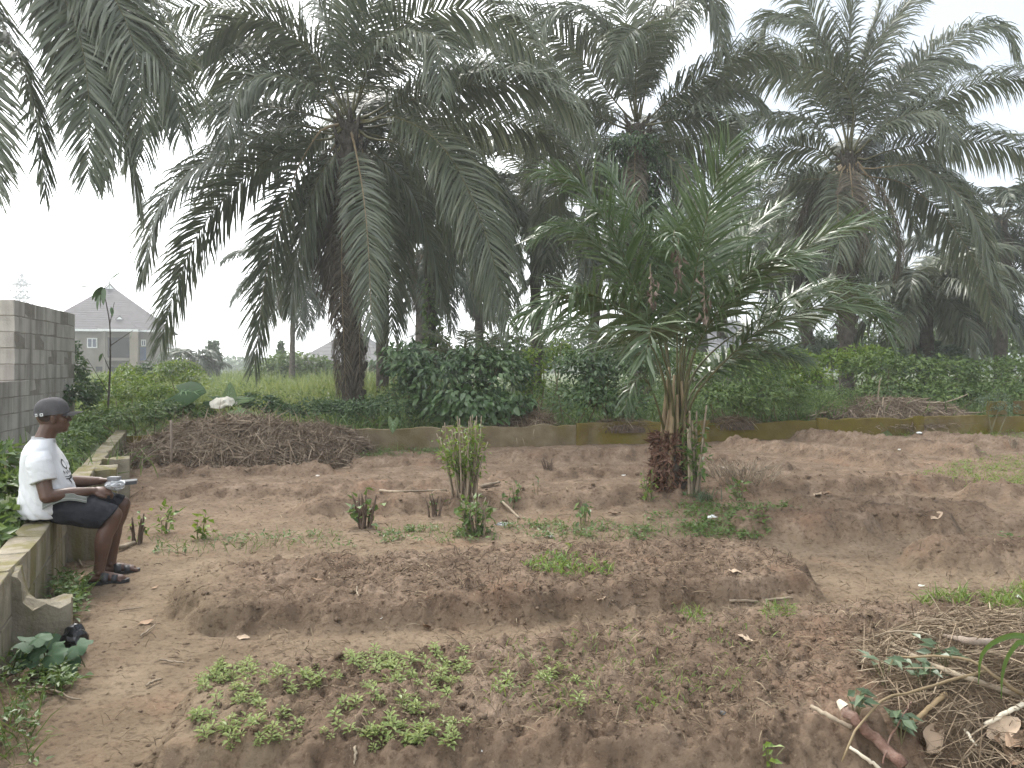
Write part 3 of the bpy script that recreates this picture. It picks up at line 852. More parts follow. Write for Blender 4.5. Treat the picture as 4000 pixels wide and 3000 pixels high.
# ---------------------------------------------------------------- palms
def frond_parts(curve, side, n_pairs, Lmax, W, droop, seed, start=.13, ragged=.16, segs=3, lift=.2, roll=0.0, base_r=.045, tipang=24, baseang=66, clump=True):
    """rachis tube and leaflets for a frond along 'curve' (m,3)"""
    rs = RS(seed)
    m = len(curve); T = norm(np.gradient(curve, axis=0))
    S = norm(side - T * (T @ side)[:, None]); Nn = np.cross(S, T)
    flip = np.where(Nn[:, 2].mean() < -0.2, -1.0, 1.0); Nn = Nn * flip
    if roll:
        S, Nn = norm(S * math.cos(roll) + Nn * math.sin(roll)), norm(Nn * math.cos(roll) - S * math.sin(roll))
    rr = base_r * np.interp(np.linspace(0, 1, m), [0, .12, .4, 1], [1.0, .55, .30, .08])
    rv, rf = tube(curve, rr, 5)
    mb_r = MB(); mb_r.add(rv, rf, .5)
    t = np.linspace(start, .995, n_pairs)
    mb_l = MB()
    for sg in (-1, 1):
        tt = np.clip(t + rs.normal(size=n_pairs) * .003, 0, 1)
        if clump: tt = np.clip(tt + .006 * np.sin(np.arange(n_pairs) * 2.4 + rs.rand() * 6), start, 1)
        f = tt * (m - 1); i = np.clip(f.astype(int), 0, m - 2); w = (f - i)[:, None]
        pos = curve[i] * (1 - w) + curve[i + 1] * w
        Ti = norm(T[i] * (1 - w) + T[i + 1] * w); Si = norm(S[i] * (1 - w) + S[i + 1] * w) * sg; Ni = norm(Nn[i] * (1 - w) + Nn[i + 1] * w)
        a = np.radians(np.interp(tt, [start, .5, 1], [baseang, baseang - 18, tipang]) + rs.normal(size=n_pairs) * 4)[:, None]
        up = (np.where(np.arange(n_pairs) % 2 == 0, lift, -lift * .6) + rs.normal(size=n_pairs) * .10)[:, None]
        dr = np.cos(a) * Ti + np.sin(a) * (Si + up * Ni)
        L = Lmax * np.interp(tt, [start, start + .12, .45, .8, 1], [.42, .8, 1, .85, .42]) * (1 + rs.normal(size=n_pairs) * .08)
        dp = np.clip(droop * (1 + rs.normal(size=n_pairs) * ragged), 0, .97)
        Wd = W * np.interp(tt, [start, .4, 1], [.7, 1, .55]) * rs.uniform(.8, 1.15, n_pairs)
        wv = norm(Ti + rs.normal(size=(n_pairs, 3)) * .22)
        keep = rs.rand(n_pairs) > .04
        V, F, k = strips(pos[keep], dr[keep], wv[keep], L[keep], Wd[keep], dp[keep], segs)
        mb_l.add(V, F, np.repeat(np.clip(.5 + rs.normal(size=keep.sum()) * .22, 0, 1), k))
    return mb_r, mb_l

def hero_curve(pts, Y, dY, base, n=22):
    """points given at photo positions (2212-wide reading); depth runs from Y to Y+dY along the frond"""
    q = [base]
    for i, (x, y) in enumerate(pts):
        f = (i + 1) / len(pts)
        q.append(P(x * VW, y * VW, Y + dY * f ** 1.2))
    return catmull(q, n)

def side_of(curve, hint=None):
    h = curve[-1] - curve[0]; h[2] = 0
    if hint is not None: return norm(np.asarray(hint, float))
    mid = curve[len(curve) // 2] - curve[0]; mid[2] = 0
    h = h + mid * .5
    if np.linalg.norm(h) < .4: return np.array((1.0, 0, 0))
    return norm(np.cross(h, (0, 0, 1.0)))

def palm_trunk(root, c, gx, gy, r0, r1, seed, mat, lean=(0, 0), stubs=True, name='trunk'):
    """c: crown centre, foot at (gx, gy)"""
    rs = RS(seed)
    z0 = float(tz(gx, gy)) - .2
    p = np.array([(gx + (c[0] - gx) * f ** .9 + lean[0] * math.sin(f * 3.14), gy + (c[1] - gy) * f + lean[1] * math.sin(f * 3.14), z0 + (c[2] + .1 - z0) * f) for f in np.linspace(0, 1, 34)])
    r = np.interp(np.linspace(0, 1, 34), [0, .05, .5, .9, 1], [r0 * 1.35, r0, (r0 + r1) / 2, r1, r1 * .8]) * (1 + rs.normal(size=34) * .04)
    V, F = tube(p, r, 14)
    a = np.arctan2(V[:, 1], V[:, 0])
    V = V + rs.normal(size=V.shape) * .012
    mb = MB(); mb.add(V, F)
    o = np.array((gx, gy, 0))
    mb.obj(name, mat, root, origin=None, smooth=True).location = (0, 0, 0)
    if stubs:
        mb = MB(); n = int(14 * (c[2] - z0) * 1.6)
        for i in range(n):
            f = i / n; k = min(32, int(f * 33)); ctr = p[k] * (1 - (f * 33 - k)) + p[k + 1] * (f * 33 - k)
            th = i * 2.399 + rs.rand() * .3; R = r[k]
            dr = np.array((math.cos(th), math.sin(th), 0))
            if rs.rand() < .35 and f < .7: continue
            l = rs.uniform(.10, .24) * (.5 + f)
            q = np.array([ctr + dr * R * .85, ctr + dr * (R + l * .35) + (0, 0, l * .6), ctr + dr * (R + l * .55) + (0, 0, l * 1.25)])
            V, F = tube(q, [.085, .06, .035], 4); mb.add(V, F)
        mb.obj('leaf_base', mat, root)['kind'] = 'stuff'

def add_frond(root, curve, side, mats, seed, n_pairs=64, Lmax=.95, W=.055, droop=.75, join=False, **kw):
    r, l = frond_parts(curve, side, n_pairs, Lmax, W, droop, seed, **kw)
    o0 = curve[0]
    if join:
        for V, F_, A, mi in [(l, None, None, None)]:
            pass
        mb = MB(); mb.V = r.V + l.V; mb.A = r.A + l.A; mb.F = r.F + [f + r.n for f in l.F]; mb.n = r.n + l.n
        mb.mi = r.mi + [np.full(len(f), 1) for f in l.F]
        me = mb.mesh('frond', [mats[0], mats[1]], origin=o0)
        return link('frond', me, root, loc=np.array(o0) - np.array(root.location) * 0)
    fr = r.obj('frond', mats[0], root, smooth=True, origin=o0)
    le = l.mesh('leaflets', mats[1], origin=o0)
    lo = link('leaflets', le, fr); lo['kind'] = 'stuff'
    return fr

def random_curve(c, az, el, L, sag, rs, n=18, r0=.2):
    """arching frond from crown centre c: start elevation el, sagging"""
    h = np.array((math.cos(az), math.sin(az), 0)); p = np.array(c) + h * r0; out = [p]; e = el; st = L / (n - 1)
    for i in range(n - 1):
        e -= sag / (n - 1) * (1 + .9 * i / n)
        p = p + st * (h * math.cos(e) + np.array((0, 0, math.sin(e)))); out.append(p)
    return np.array(out)

def palm(crown_px, Y, foot_px, label, hero=(), n_rand=10, L=5.0, seed=1, r0=.28, r1=.24, rand_az=None, group='oil palms behind the plot', mats=None,
         trunk=None, pairs=150, Lmax=1.36, W=.062, rand_el=(-.9, 1.3), join=False, cat='palm tree', dead=0, droop=.75, stubs=True, rand_droop=None):
    mats = mats or (M['rachis'], M['palm'])
    c = P(crown_px[0] * VW, crown_px[1] * VW, Y)
    f = P(foot_px * VW, V0, Y)
    root = thing('oil_palm', (0, 0, 0), label, cat, group)
    fx, fy = f[0], Y + .0
    root.location = (0, 0, 0)
    palm_trunk(root, c, fx, fy, r0, r1, seed, trunk or M['trunk'], stubs=stubs)
    rs = RS(seed * 7 + 1)
    k = 0
    for h in hero:
        pts, dY = h[0], h[1]; opt = dict(h[2]) if len(h) > 2 else {}
        hint = opt.pop('side', None); dr = opt.pop('droop', droop); mt = opt.pop('mats', mats)
        first = P(pts[0][0] * VW, pts[0][1] * VW, Y) - c
        b = c + norm(first) * min(.25, np.linalg.norm(first) * .4); b[1] = Y + np.sign(dY) * .15
        cur = hero_curve(pts, Y, dY, b)
        ln = np.linalg.norm(np.diff(cur, axis=0), axis=1).sum()
        kw = dict(n_pairs=int(np.clip(pairs * ln / 5.0, 70, 190)), Lmax=Lmax, W=W, droop=dr, join=join, roll=(0 if hint is not None else math.radians((38 if k % 3 else 52) * (1 if k % 2 else -1)))); kw.update(opt)
        add_frond(root, cur, side_of(cur, hint), mt, seed * 100 + k, **kw); k += 1
    for i in range(n_rand):
        az = (rs.uniform(*rand_az) if rand_az else i * 2.399 + rs.normal() * .2)
        el = rand_el[1] + (rand_el[0] - rand_el[1]) * ((i + .5) / n_rand) + rs.normal() * .1
        cur = random_curve(c, az, el, L * rs.uniform(.85, 1.1), rs.uniform(1.0, 1.5) if el > .3 else rs.uniform(.5, .9), rs)
        h = np.array((math.cos(az), math.sin(az), 0))
        add_frond(root, cur, np.cross(h, (0, 0, 1.0)), mats, seed * 100 + 50 + i, n_pairs=pairs, Lmax=Lmax, W=W, droop=rand_droop or droop, join=join); k += 1
    for i in range(dead):
        az = rs.uniform(0, 6.28)
        cur = random_curve(c + np.array((0, 0, -.15)), az, -.9 + rs.normal() * .2, L * rs.uniform(.5, .8), .75, rs)
        h = np.array((math.cos(az), math.sin(az), 0))
        add_frond(root, cur, np.cross(h, (0, 0, 1.0)), (M['rachis_old'], M['palm_dead']), seed * 100 + 90 + i, n_pairs=int(pairs * .7), Lmax=Lmax * .8, W=W * .8, droop=.9, join=join)
    return root

OLD = (M['rachis_old'], M['palm'])
P1 = [
    ([(720, 272), (690, 285), (640, 370), (596, 500), (570, 620), (550, 790)], -1.6, dict(mats=OLD, droop=.40)),
    ([(720, 285), (640, 272), (553, 295), (435, 354), (354, 429), (325, 510), (308, 600)], -1.2, dict(droop=.6)),
    ([(715, 300), (650, 310), (553, 363), (450, 470), (390, 590), (345, 745)], -1.8, dict(droop=.5)),
    ([(765, 310), (775, 360), (786, 430), (796, 540), (803, 720)], -2.6, dict(mats=OLD, droop=.5, side=(1, .15, 0), Lmax=.95)),
    ([(790, 266), (843, 252), (912, 279), (966, 330), (1023, 435), (1065, 560), (1100, 705)], -2.0, dict(droop=.62)),
    ([(800, 300), (860, 308), (903, 345), (948, 390), (990, 470), (1030, 560), (1060, 690)], -1.0, dict(droop=.5)),
    ([(805, 245), (873, 204), (978, 162), (1090, 140), (1180, 168), (1240, 240)], -.8, dict(droop=.72)),
    ([(805, 258), (873, 222), (948, 198), (1098, 178), (1200, 208), (1275, 285)], -1.8, dict(droop=.9, Lmax=1.35)),
    ([(772, 220), (800, 130), (865, 72), (925, 74), (950, 110), (955, 200)], -2.2, dict(droop=.85)),
    ([(752, 220), (748, 100), (750, -60), (752, -160)], .6, dict(droop=.25, Lmax=1.1)),
    ([(730, 220), (690, 140), (610, 60), (540, 36), (480, 60), (440, 110)], -.6, dict(droop=.7)),
    ([(725, 240), (678, 190), (587, 160), (524, 183), (495, 240), (482, 310)], -2.0, dict(droop=.85)),
    ([(715, 250), (650, 180), (510, 142), (420, 118), (345, 112), (305, 160), (292, 240)], .8, dict(droop=.75)),
    ([(718, 262), (640, 240), (560, 228), (474, 228), (390, 236), (315, 275), (272, 350)], 1.2, dict(droop=.8)),
    ([(738, 220), (650, 85), (520, 20), (400, 15), (310, 45), (262, 110)], 1.8, dict(droop=.7)),
    ([(775, 215), (830, 90), (930, 25), (1050, 28), (1135, 90), (1210, 190)], -1.2, dict(droop=.85)),
    ([(800, 290), (900, 318), (1000, 345), (1080, 440), (1130, 610)], 2.2, dict(droop=.8)),
    ([(805, 275), (900, 258), (1050, 258), (1180, 290), (1245, 380)], 2.0, dict(droop=.85)),
    ([(742, 215), (705, 60), (650, -70), (600, -120)], 1.5, dict(droop=.45)),
    ([(765, 215), (790, 60), (835, -60), (880, -120)], -.5, dict(droop=.45)),
    ([(725, 290), (610, 285), (510, 330), (440, 430)], 2.4, dict(droop=.8)),
    ([(735, 310), (715, 400), (722, 520), (735, 660)], .5, dict(mats=(M['rachis_old'], M['palm_dead']), droop=.8, side=(1, 0, 0))),
    ([(785, 320), (815, 410), (838, 560), (848, 720)], 1.2, dict(droop=.85, side=(1, 0, 0))),
    ([(735, 320), (690, 380), (650, 500), (625, 660)], -.4, dict(droop=.75)),
    ([(795, 320), (880, 400), (930, 520), (960, 660)], 1.6, dict(droop=.7)),
    ([(742, 380), (738, 560), (742, 720), (748, 872)], -.5, dict(mats=(M['rachis_old'], M['palm_dead']), droop=.93, side=(1, 0, 0), Lmax=.7, W=.03, ragged=.3)),
    ([(770, 380), (772, 560), (776, 720), (778, 860)], -.4, dict(mats=(M['rachis_old'], M['palm_dead']), droop=.93, side=(.7, .7, 0), Lmax=.7, W=.03, ragged=.3)),
    ([(728, 400), (722, 560), (724, 700), (730, 850)], -.2, dict(mats=(M['rachis_old'], M['palm_dead']), droop=.93, side=(.3, 1, 0), Lmax=.6, W=.03, ragged=.3)),
    ([(770, 225), (870, 130), (1000, 80), (1100, 110), (1160, 200)], 1.6, dict(droop=.8)),
    ([(740, 225), (640, 130), (560, 95), (470, 105), (400, 160)], 2.2, dict(droop=.75)),
]
P2 = [
    ([(1350, 245), (1322, 210), (1268, 141), (1205, 81), (1145, 39), (1090, 30), (1055, 70)], -.8, dict(droop=.8)),
    ([(1362, 225), (1346, 150), (1301, 45), (1232, 16), (1185, 36), (1160, 90)], -1.5, dict(droop=.6)),
    ([(1374, 230), (1374, 150), (1385, 82), (1378, 62), (1350, 85), (1325, 150)], -2.8, dict(droop=.85, side=(1, .2, 0))),
    ([(1370, 220), (1360, 90), (1335, -70)], .5, dict(droop=.6)),
    ([(1388, 225), (1406, 150), (1450, 30), (1500, -30), (1540, 10), (1562, 110)], -1.0, dict(droop=.85)),
    ([(1410, 250), (1442, 219), (1532, 159), (1600, 118), (1660, 112), (1705, 150)], -.5, dict(droop=.8)),
    ([(1412, 262), (1466, 228), (1540, 195), (1600, 195), (1650, 230)], 1.2, dict(droop=.8)),
    ([(1415, 268), (1500, 255), (1570, 270), (1620, 330)], -1.0, dict(droop=.85)),
    ([(1335, 272), (1290, 252), (1230, 240), (1180, 258), (1135, 320)], .8, dict(droop=.85)),
    ([(1330, 300), (1290, 300), (1232, 312), (1180, 350), (1140, 420)], .4, dict(droop=.85)),
    ([(1335, 312), (1280, 332), (1220, 385), (1165, 480)], 1.0, dict(droop=.85)),
    ([(1373, 315), (1370, 390), (1366, 500)], -1.4, dict(mats=(M['rachis_old'], M['palm_dead']), droop=.9, side=(1, 0, 0), Lmax=.7)),
    ([(1345, 312), (1305, 340), (1280, 420), (1270, 520)], -1.0, dict(mats=OLD, droop=.85)),
    ([(1420, 308), (1480, 302), (1540, 330), (1585, 410)], 1.0, dict(droop=.85)),
    ([(1415, 318), (1470, 360), (1500, 430), (1515, 520)], -.8, dict(mats=OLD, droop=.8)),
    ([(1380, 220), (1420, 110), (1480, 20), (1530, -20), (1560, 60)], 1.6, dict(droop=.8)),
    ([(1368, 220), (1340, 120), (1290, 60), (1250, 80), (1240, 160)], 1.6, dict(droop=.8)),
    ([(1385, 215), (1395, 90), (1410, -50)], 1.0, dict(droop=.6)),
]
P3 = [
    ([(1840, 290), (1842, 225), (1805, 165), (1709, 143), (1604, 165), (1535, 205), (1500, 250)], -2.2, dict(droop=.8)),
    ([(1822, 280), (1790, 120), (1754, 60), (1703, 42), (1664, 35), (1635, 90)], -.6, dict(droop=.8)),
    ([(1824, 280), (1765, 60), (1705, -40), (1640, -70)], .8, dict(droop=.7)),
    ([(1832, 280), (1836, 90), (1848, -50), (1855, -150)], .3, dict(droop=.4)),
    ([(1842, 290), (1874, 135), (1928, 45), (1970, -5), (2010, -25)], -.8, dict(droop=.75)),
    ([(1838, 285), (1860, 150), (1892, 40), (1905, -40)], 1.0, dict(droop=.5)),
    ([(1855, 300), (1900, 225), (1964, 159), (2054, 84), (2129, 51), (2172, 66), (2194, 118)], -.6, dict(droop=.85)),
    ([(1862, 318), (1920, 275), (1994, 234), (2054, 204), (2144, 171), (2215, 170), (2270, 215)], -1.0, dict(droop=.88)),
    ([(1860, 322), (1910, 270), (1979, 244), (2035, 245), (2058, 310)], -2.2, dict(droop=.85)),
    ([(1868, 345), (1934, 322), (2054, 303), (2159, 312), (2225, 335), (2280, 400)], -1.2, dict(droop=.9)),
    ([(1870, 365), (1919, 360), (1985, 358), (2054, 405), (2110, 475), (2145, 590)], -1.5, dict(droop=.85, mats=OLD)),
    ([(1872, 380), (1949, 395), (2024, 450), (2075, 515), (2125, 600), (2155, 705)], .6, dict(droop=.85, mats=OLD)),
    ([(1818, 372), (1811, 410), (1810, 460), (1815, 560)], -2.0, dict(droop=.85, mats=OLD, side=(1, 0, 0))),
    ([(1845, 375), (1874, 420), (1889, 480), (1902, 580)], -1.6, dict(droop=.85, mats=OLD, side=(1, .2, 0))),
    ([(1800, 350), (1769, 324), (1709, 316), (1649, 336), (1608, 400)], -1.0, dict(droop=.85)),
    ([(1795, 372), (1733, 374), (1694, 392), (1655, 460)], 1.0, dict(droop=.85)),
    ([(1795, 384), (1736, 388), (1706, 408), (1678, 500)], -.6, dict(droop=.85, mats=OLD)),
    ([(1795, 325), (1754, 262), (1680, 252), (1604, 255), (1535, 290)], .6, dict(droop=.9)),
    ([(1805, 392), (1760, 425), (1725, 520)], .6, dict(droop=.85)),
    ([(1835, 385), (1840, 460), (1842, 560), (1840, 680)], 1.0, dict(droop=.85, side=(1, 0, 0))),
    ([(1862, 300), (1950, 190), (2030, 130), (2100, 140)], 1.8, dict(droop=.8)),
    ([(1810, 290), (1740, 170), (1660, 110), (1590, 130), (1560, 200)], 1.8, dict(droop=.8)),
    ([(1870, 350), (1960, 345), (2050, 370), (2120, 450)], 2.0, dict(droop=.85)),
]
P4 = [
    ([(30, -140), (120, -20), (150, 110), (150, 250)], .8, dict(droop=.45)),
    ([(-60, -120), (0, 35), (55, 160), (85, 285), (98, 415)], -1.6, dict(droop=.35, Lmax=1.15)),
    ([(50, -140), (140, 0), (178, 105), (192, 220), (190, 380)], -1.6, dict(droop=.35)),
    ([(60, -140), (165, -20), (205, 120), (225, 260), (228, 388)], .4, dict(droop=.4)),
    ([(60, -130), (192, 0), (270, 60), (335, 112), (382, 200), (388, 290)], -.6, dict(droop=.88, Lmax=1.5)),
    ([(60, -120), (190, 60), (249, 205), (275, 300), (303, 440)], -.3, dict(droop=.45)),
    ([(-110, -60), (-60, 150), (-25, 300), (-12, 420)], -1.0, dict(droop=.5)),
    ([(70, -180), (220, -70), (300, 10), (350, 100), (365, 230)], 1.2, dict(droop=.88, Lmax=1.5)),
    ([(60, -170), (180, -90), (260, 20), (300, 150), (310, 330)], -1.0, dict(droop=.8, Lmax=1.35)),
]
palm((757, 272), 19.0, 762, 'large oil palm nearest the far wall, wide hanging fronds above a thick dark trunk', P1, n_rand=4, seed=1, r0=.25, r1=.27, rand_el=(.6, 1.3), dead=5, rand_az=(.6, 2.5))
palm((1376, 278), 23.0, 1382, 'tall oil palm straight behind the young palm, dark ferny growth under its crown', P2, n_rand=4, seed=2, r0=.26, r1=.30, rand_el=(.4, 1.2), dead=3, rand_az=(.6, 2.5))
palm((1832, 345), 25.0, 1828, 'broad oil palm on the right whose fronds arch against the open sky', P3, n_rand=4, seed=3, r0=.22, r1=.26, rand_el=(.4, 1.2), dead=6, rand_az=(.6, 2.5))
palm((-80, -240), 15.0, -190, 'oil palm whose long fronds hang into the top left corner', P4, n_rand=0, seed=4, r0=.28, r1=.26)
B = dict(group='oil palms behind the plot', join=True, pairs=70, W=.10, stubs=False)
far = (M['rachis'], M['palm_far'])
palm((828, 330), 25.5, 826, 'oil palm with a straight brown trunk just right of the large nearest palm', n_rand=16, seed=5, L=4.6, r0=.21, r1=.19, dead=4, **B)
palm((925, 395), 28.0, 936, 'oil palm with a dark trunk wrapped in climbing ivy', n_rand=18, seed=6, L=4.6, r0=.19, r1=.17, dead=2, rand_el=(-.6, 1.2), **B)
palm((912, 545), 40.0, 907, 'distant pale trunked oil palm behind the ivy covered trunk', n_rand=18, seed=7, L=4.2, r0=.3, r1=.26, dead=5, mats=far, trunk=M['trunk_pale'], **B)
palm((634, 575), 48.0, 630, 'slender oil palm standing alone over the overgrown field', n_rand=20, seed=8, L=4.3, r0=.17, r1=.14, dead=2, mats=far, trunk=M['trunk_pale'], **B)
palm((1155, 420), 30.0, 1160, 'shaggy dark oil palm between the large palm and the tall middle palm', n_rand=24, seed=9, L=5.0, r0=.22, r1=.2, dead=3, rand_el=(-.8, 1.1), **B)
palm((1995, 618), 31.0, 2012, 'short leaning oil palm under the right hand fronds', n_rand=24, seed=10, L=4.2, r0=.26, r1=.24, dead=1, rand_el=(-.45, 1.2), **B)
palm((2165, 470), 36.0, 2160, 'pale hazy oil palm at the far right edge', n_rand=26, seed=11, L=5.2, r0=.3, r1=.26, dead=3, mats=far, **B)
palm((1700, 500), 36.0, 1775, 'oil palm with a pale skirt of dead fronds hanging round its trunk', n_rand=22, seed=12, L=4.6, r0=.3, r1=.26, dead=9, trunk=M['trunk_pale'], **B)
palm((1290, 520), 42.0, 1278, 'distant oil palm with a dark trunk left of the young palm', n_rand=22, seed=13, L=4.6, r0=.3, r1=.26, dead=4, mats=far, **B)
palm((2080, 600), 40.0, 2075, 'distant oil palm between the short leaning palm and the right edge', n_rand=22, seed=14, L=4.4, r0=.3, r1=.26, dead=4, mats=far, **B)
palm((1560, 480), 44.0, 1560, 'distant oil palm hidden deep behind the young palm', n_rand=20, seed=15, L=5, r0=.3, r1=.26, dead=3, mats=far, **B)
palm((1030, 560), 46.0, 1040, 'distant oil palm with drooping fronds over the big leaved bush', n_rand=20, seed=16, L=4.4, r0=.28, r1=.24, dead=4, mats=far, **B)

# ---- the young palm growing in the plot
def young_palm():
    base = G(2635, 1945); Y = base[1]
    root = thing('young_oil_palm', (0, 0, 0), 'young bright green oil palm in the soil plot with a short fibrous stump', 'palm tree')
    def C(pts):   # photo pixels with depth offset
        return catmull([P(u, v, Y + d) for u, v, d in pts], 26)
    b0 = (2640, 1700, 0)
    mats = (M['rachis'], M['palm_young'])
    F = [
        ([(2650, 1700, 0), (2655, 1450, -.05), (2700, 1150, -.15), (2750, 898, -.3), (2802, 690, -.45), (2850, 560, -.5)], dict(Lmax=.74, droop=.28, side=(1, .1, 0))),
        ([(2628, 1700, 0), (2606, 1450, -.05), (2560, 1290, -.08), (2470, 1090, -.1), (2371, 871, -.15), (2240, 700, -.2), (2110, 672, -.3)], dict(Lmax=.62, droop=.4)),
        ([(2655, 1690, 0), (2685, 1450, 0), (2760, 1300, 0), (2928, 1110, -.1), (3087, 1004, -.2), (3260, 898, -.3), (3420, 850, -.4)], dict(Lmax=.62, droop=.3, lift=.5)),
        ([(2662, 1690, 0), (2725, 1530, -.1), (2882, 1362, -.2), (2981, 1282, -.3), (3193, 1196, -.5), (3386, 1196, -.6), (3470, 1290, -.7)], dict(Lmax=.66, droop=.45, lift=.5)),
        ([(2622, 1690, 0), (2590, 1470, -.1), (2530, 1330, -.25), (2420, 1210, -.4), (2300, 1150, -.8), (2190, 1160, -1.1), (2060, 1230, -1.3)], dict(Lmax=.66, droop=.66, side=(.8, -.6, 0), W=.048)),
        ([(2635, 1690, -.1), (2618, 1500, -.25), (2575, 1340, -.6), (2550, 1275, -1.0), (2540, 1300, -1.3), (2520, 1400, -1.5)], dict(Lmax=.74, droop=.58, W=.058, side=(1, .1, 0), n_pairs=34)),
        ([(2645, 1690, .1), (2645, 1300, 0), (2640, 1010, -.2), (2637, 905, -.6), (2632, 915, -.9), (2628, 960, -1.1)], dict(Lmax=.55, droop=.65, side=(1, .1, 0), n_pairs=40)),
        ([(2628, 1690, .1), (2605, 1450, .1), (2550, 1270, .1), (2440, 1090, .1), (2330, 950, .1), (2200, 880, .1), (2090, 930, 0)], dict(Lmax=.6, droop=.5)),
        ([(2650, 1690, .1), (2656, 1400, .3), (2656, 1200, .4), (2652, 1000, .5), (2640, 820, .7)], dict(Lmax=.62, droop=.3, side=(1, 0, 0))),
        ([(2652, 1690, .1), (2672, 1450, .2), (2720, 1290, .3), (2800, 1120, .5), (2900, 930, .7), (3040, 800, .9)], dict(Lmax=.62, droop=.4)),
        ([(2628, 1690, .1), (2610, 1440, .2), (2580, 1250, .4), (2500, 1000, .6), (2440, 780, .8), (2370, 640, .9)], dict(Lmax=.6, droop=.4)),
        ([(2658, 1690, .1), (2700, 1480, .2), (2810, 1350, .4), (2960, 1250, .6), (3120, 1150, .8), (3300, 1120, .9), (3420, 1180, 1.0)], dict(Lmax=.6, droop=.6)),
        ([(2625, 1690, .1), (2595, 1490, .2), (2520, 1380, .3), (2380, 1320, .5), (2240, 1260, .7), (2120, 1300, .8)], dict(Lmax=.58, droop=.6)),
        ([(2655, 1690, -.1), (2690, 1460, -.2), (2740, 1320, -.35), (2830, 1180, -.6), (2930, 1060, -.9), (3060, 1010, -1.1), (3160, 1060, -1.2)], dict(Lmax=.58, droop=.5)),
        ([(2650, 1690, 0), (2665, 1450, .05), (2695, 1250, .1), (2745, 1000, .2), (2830, 760, .3), (2960, 640, .4)], dict(Lmax=.6, droop=.4)),
        ([(2635, 1690, 0), (2615, 1450, .1), (2595, 1250, .2), (2560, 1000, .3), (2500, 860, .2), (2420, 800, .1), (2330, 830, 0)], dict(Lmax=.58, droop=.5)),
        ([(2600, 1700, 0), (2560, 1560, -.2), (2520, 1480, -.35), (2470, 1500, -.5), (2440, 1600, -.6)], dict(Lmax=.34, droop=.7, n_pairs=26)),
        ([(2662, 1700, 0), (2700, 1540, .2), (2820, 1420, .4), (3000, 1370, .5), (3140, 1400, .6)], dict(Lmax=.55, droop=.6)),
    ]
    for i, (pts, o) in enumerate(F):
        cur = C(pts); side = o.pop('side', None)
        o.setdefault('n_pairs', 88); o.setdefault('W', .036); o['lift'] = .55; o['Lmax'] *= 1.22
        add_frond(root, cur, side_of(cur, side), mats, 900 + i, start=.36 if i not in (5, 16) else .5, segs=4, base_r=.03, ragged=.6, **o)
    # stump: sheathed in brown fibre and old leaf bases
    rs = RS(5); mb = MB()
    z = np.linspace(-.1, .62, 16); p = np.array([(base[0] + .02 * math.sin(k), base[1], zz) for k, zz in enumerate(z)])
    V, F_ = tube(p, np.interp(z, [-.1, .05, .35, .62], [.25, .21, .19, .15]), 16); V = V + rs.normal(size=V.shape) * .014; mb.add(V, F_)
    mb.obj('trunk', M['trunk'], root, smooth=True)
    mb = MB()
    for i in range(32):
        th = rs.uniform(0, 6.28); r = rs.uniform(.05, .15); h = rs.uniform(.3, .75)
        a = base + np.array((math.cos(th) * r * 1.25, math.sin(th) * r * 1.25, 0)); top = P(2640, 1690, Y) + np.array((math.cos(th) * .075, math.sin(th) * .075, rs.uniform(-.4, .75)))
        m_ = (a + top) / 2 + np.array((math.cos(th), math.sin(th), 0)) * .05
        V, F_ = tube(catmull([a, m_, top], 9), np.linspace(.038, .016, 9), 6); mb.add(V, F_)
    mb.obj('petiole', M['rachis_old'], root, smooth=True)['kind'] = 'stuff'
    mb = MB(); n = 620
    th = rs.uniform(1.9, 5.0, n); zz = rs.uniform(.1, .78, n) ** 1.0; r = .19 - .06 * zz + rs.uniform(0, .05, n)
    pos = np.stack([base[0] + np.cos(th) * r - .035, base[1] + np.sin(th) * r, zz], 1)
    d = np.stack([np.cos(th) * .5 + rs.normal(size=n) * .4, np.sin(th) * .5 + rs.normal(size=n) * .4, rs.normal(size=n) * .6 - .5], 1)
    V, F_, k = leaves(pos, d, rdir(rs, n), rs.uniform(.05, .15, n), rs.uniform(.02, .045, n), .3); mb.add(V, F_, np.repeat(rs.uniform(0, 1, n), k))
    mb.obj('fibre', var_mat('fibre', [(.055, .028, .018), (.12, .062, .04), (.20, .12, .085)]), root)['kind'] = 'stuff'
    return base
YPB = young_palm()
# ---------------------------------------------------------------- shrubs, undergrowth, taro, grass beyond the walls
LEAFM = {}
def leaf_part_mesh(mat, L, W, seed):
    k = (mat, round(L, 3), round(W, 3), seed)
    if k not in LEAFM:
        V = []; n = 6; F = []
        for i in range(n + 1):
            f = i / n; w = W * .5 * math.sin(math.pi * min(1, f ** .8 * .98 + .02)) ** .8 if 0 < i < n else .001
            z = -L * .16 * f ** 2
            V += [(f * L, -w, z + w * .25), (f * L, 0, z), (f * L, w, z + w * .25)]
        for i in range(n):
            for s in (0, 1): F.append((i * 3 + s, (i + 1) * 3 + s, (i + 1) * 3 + s + 1, i * 3 + s + 1))
        mb = MB(); mb.add(V, np.array(F), np.full(len(V), RS(seed).uniform(.25, .85))); LEAFM[k] = mb.mesh('leaf', M[mat], smooth=True)
    return LEAFM[k]

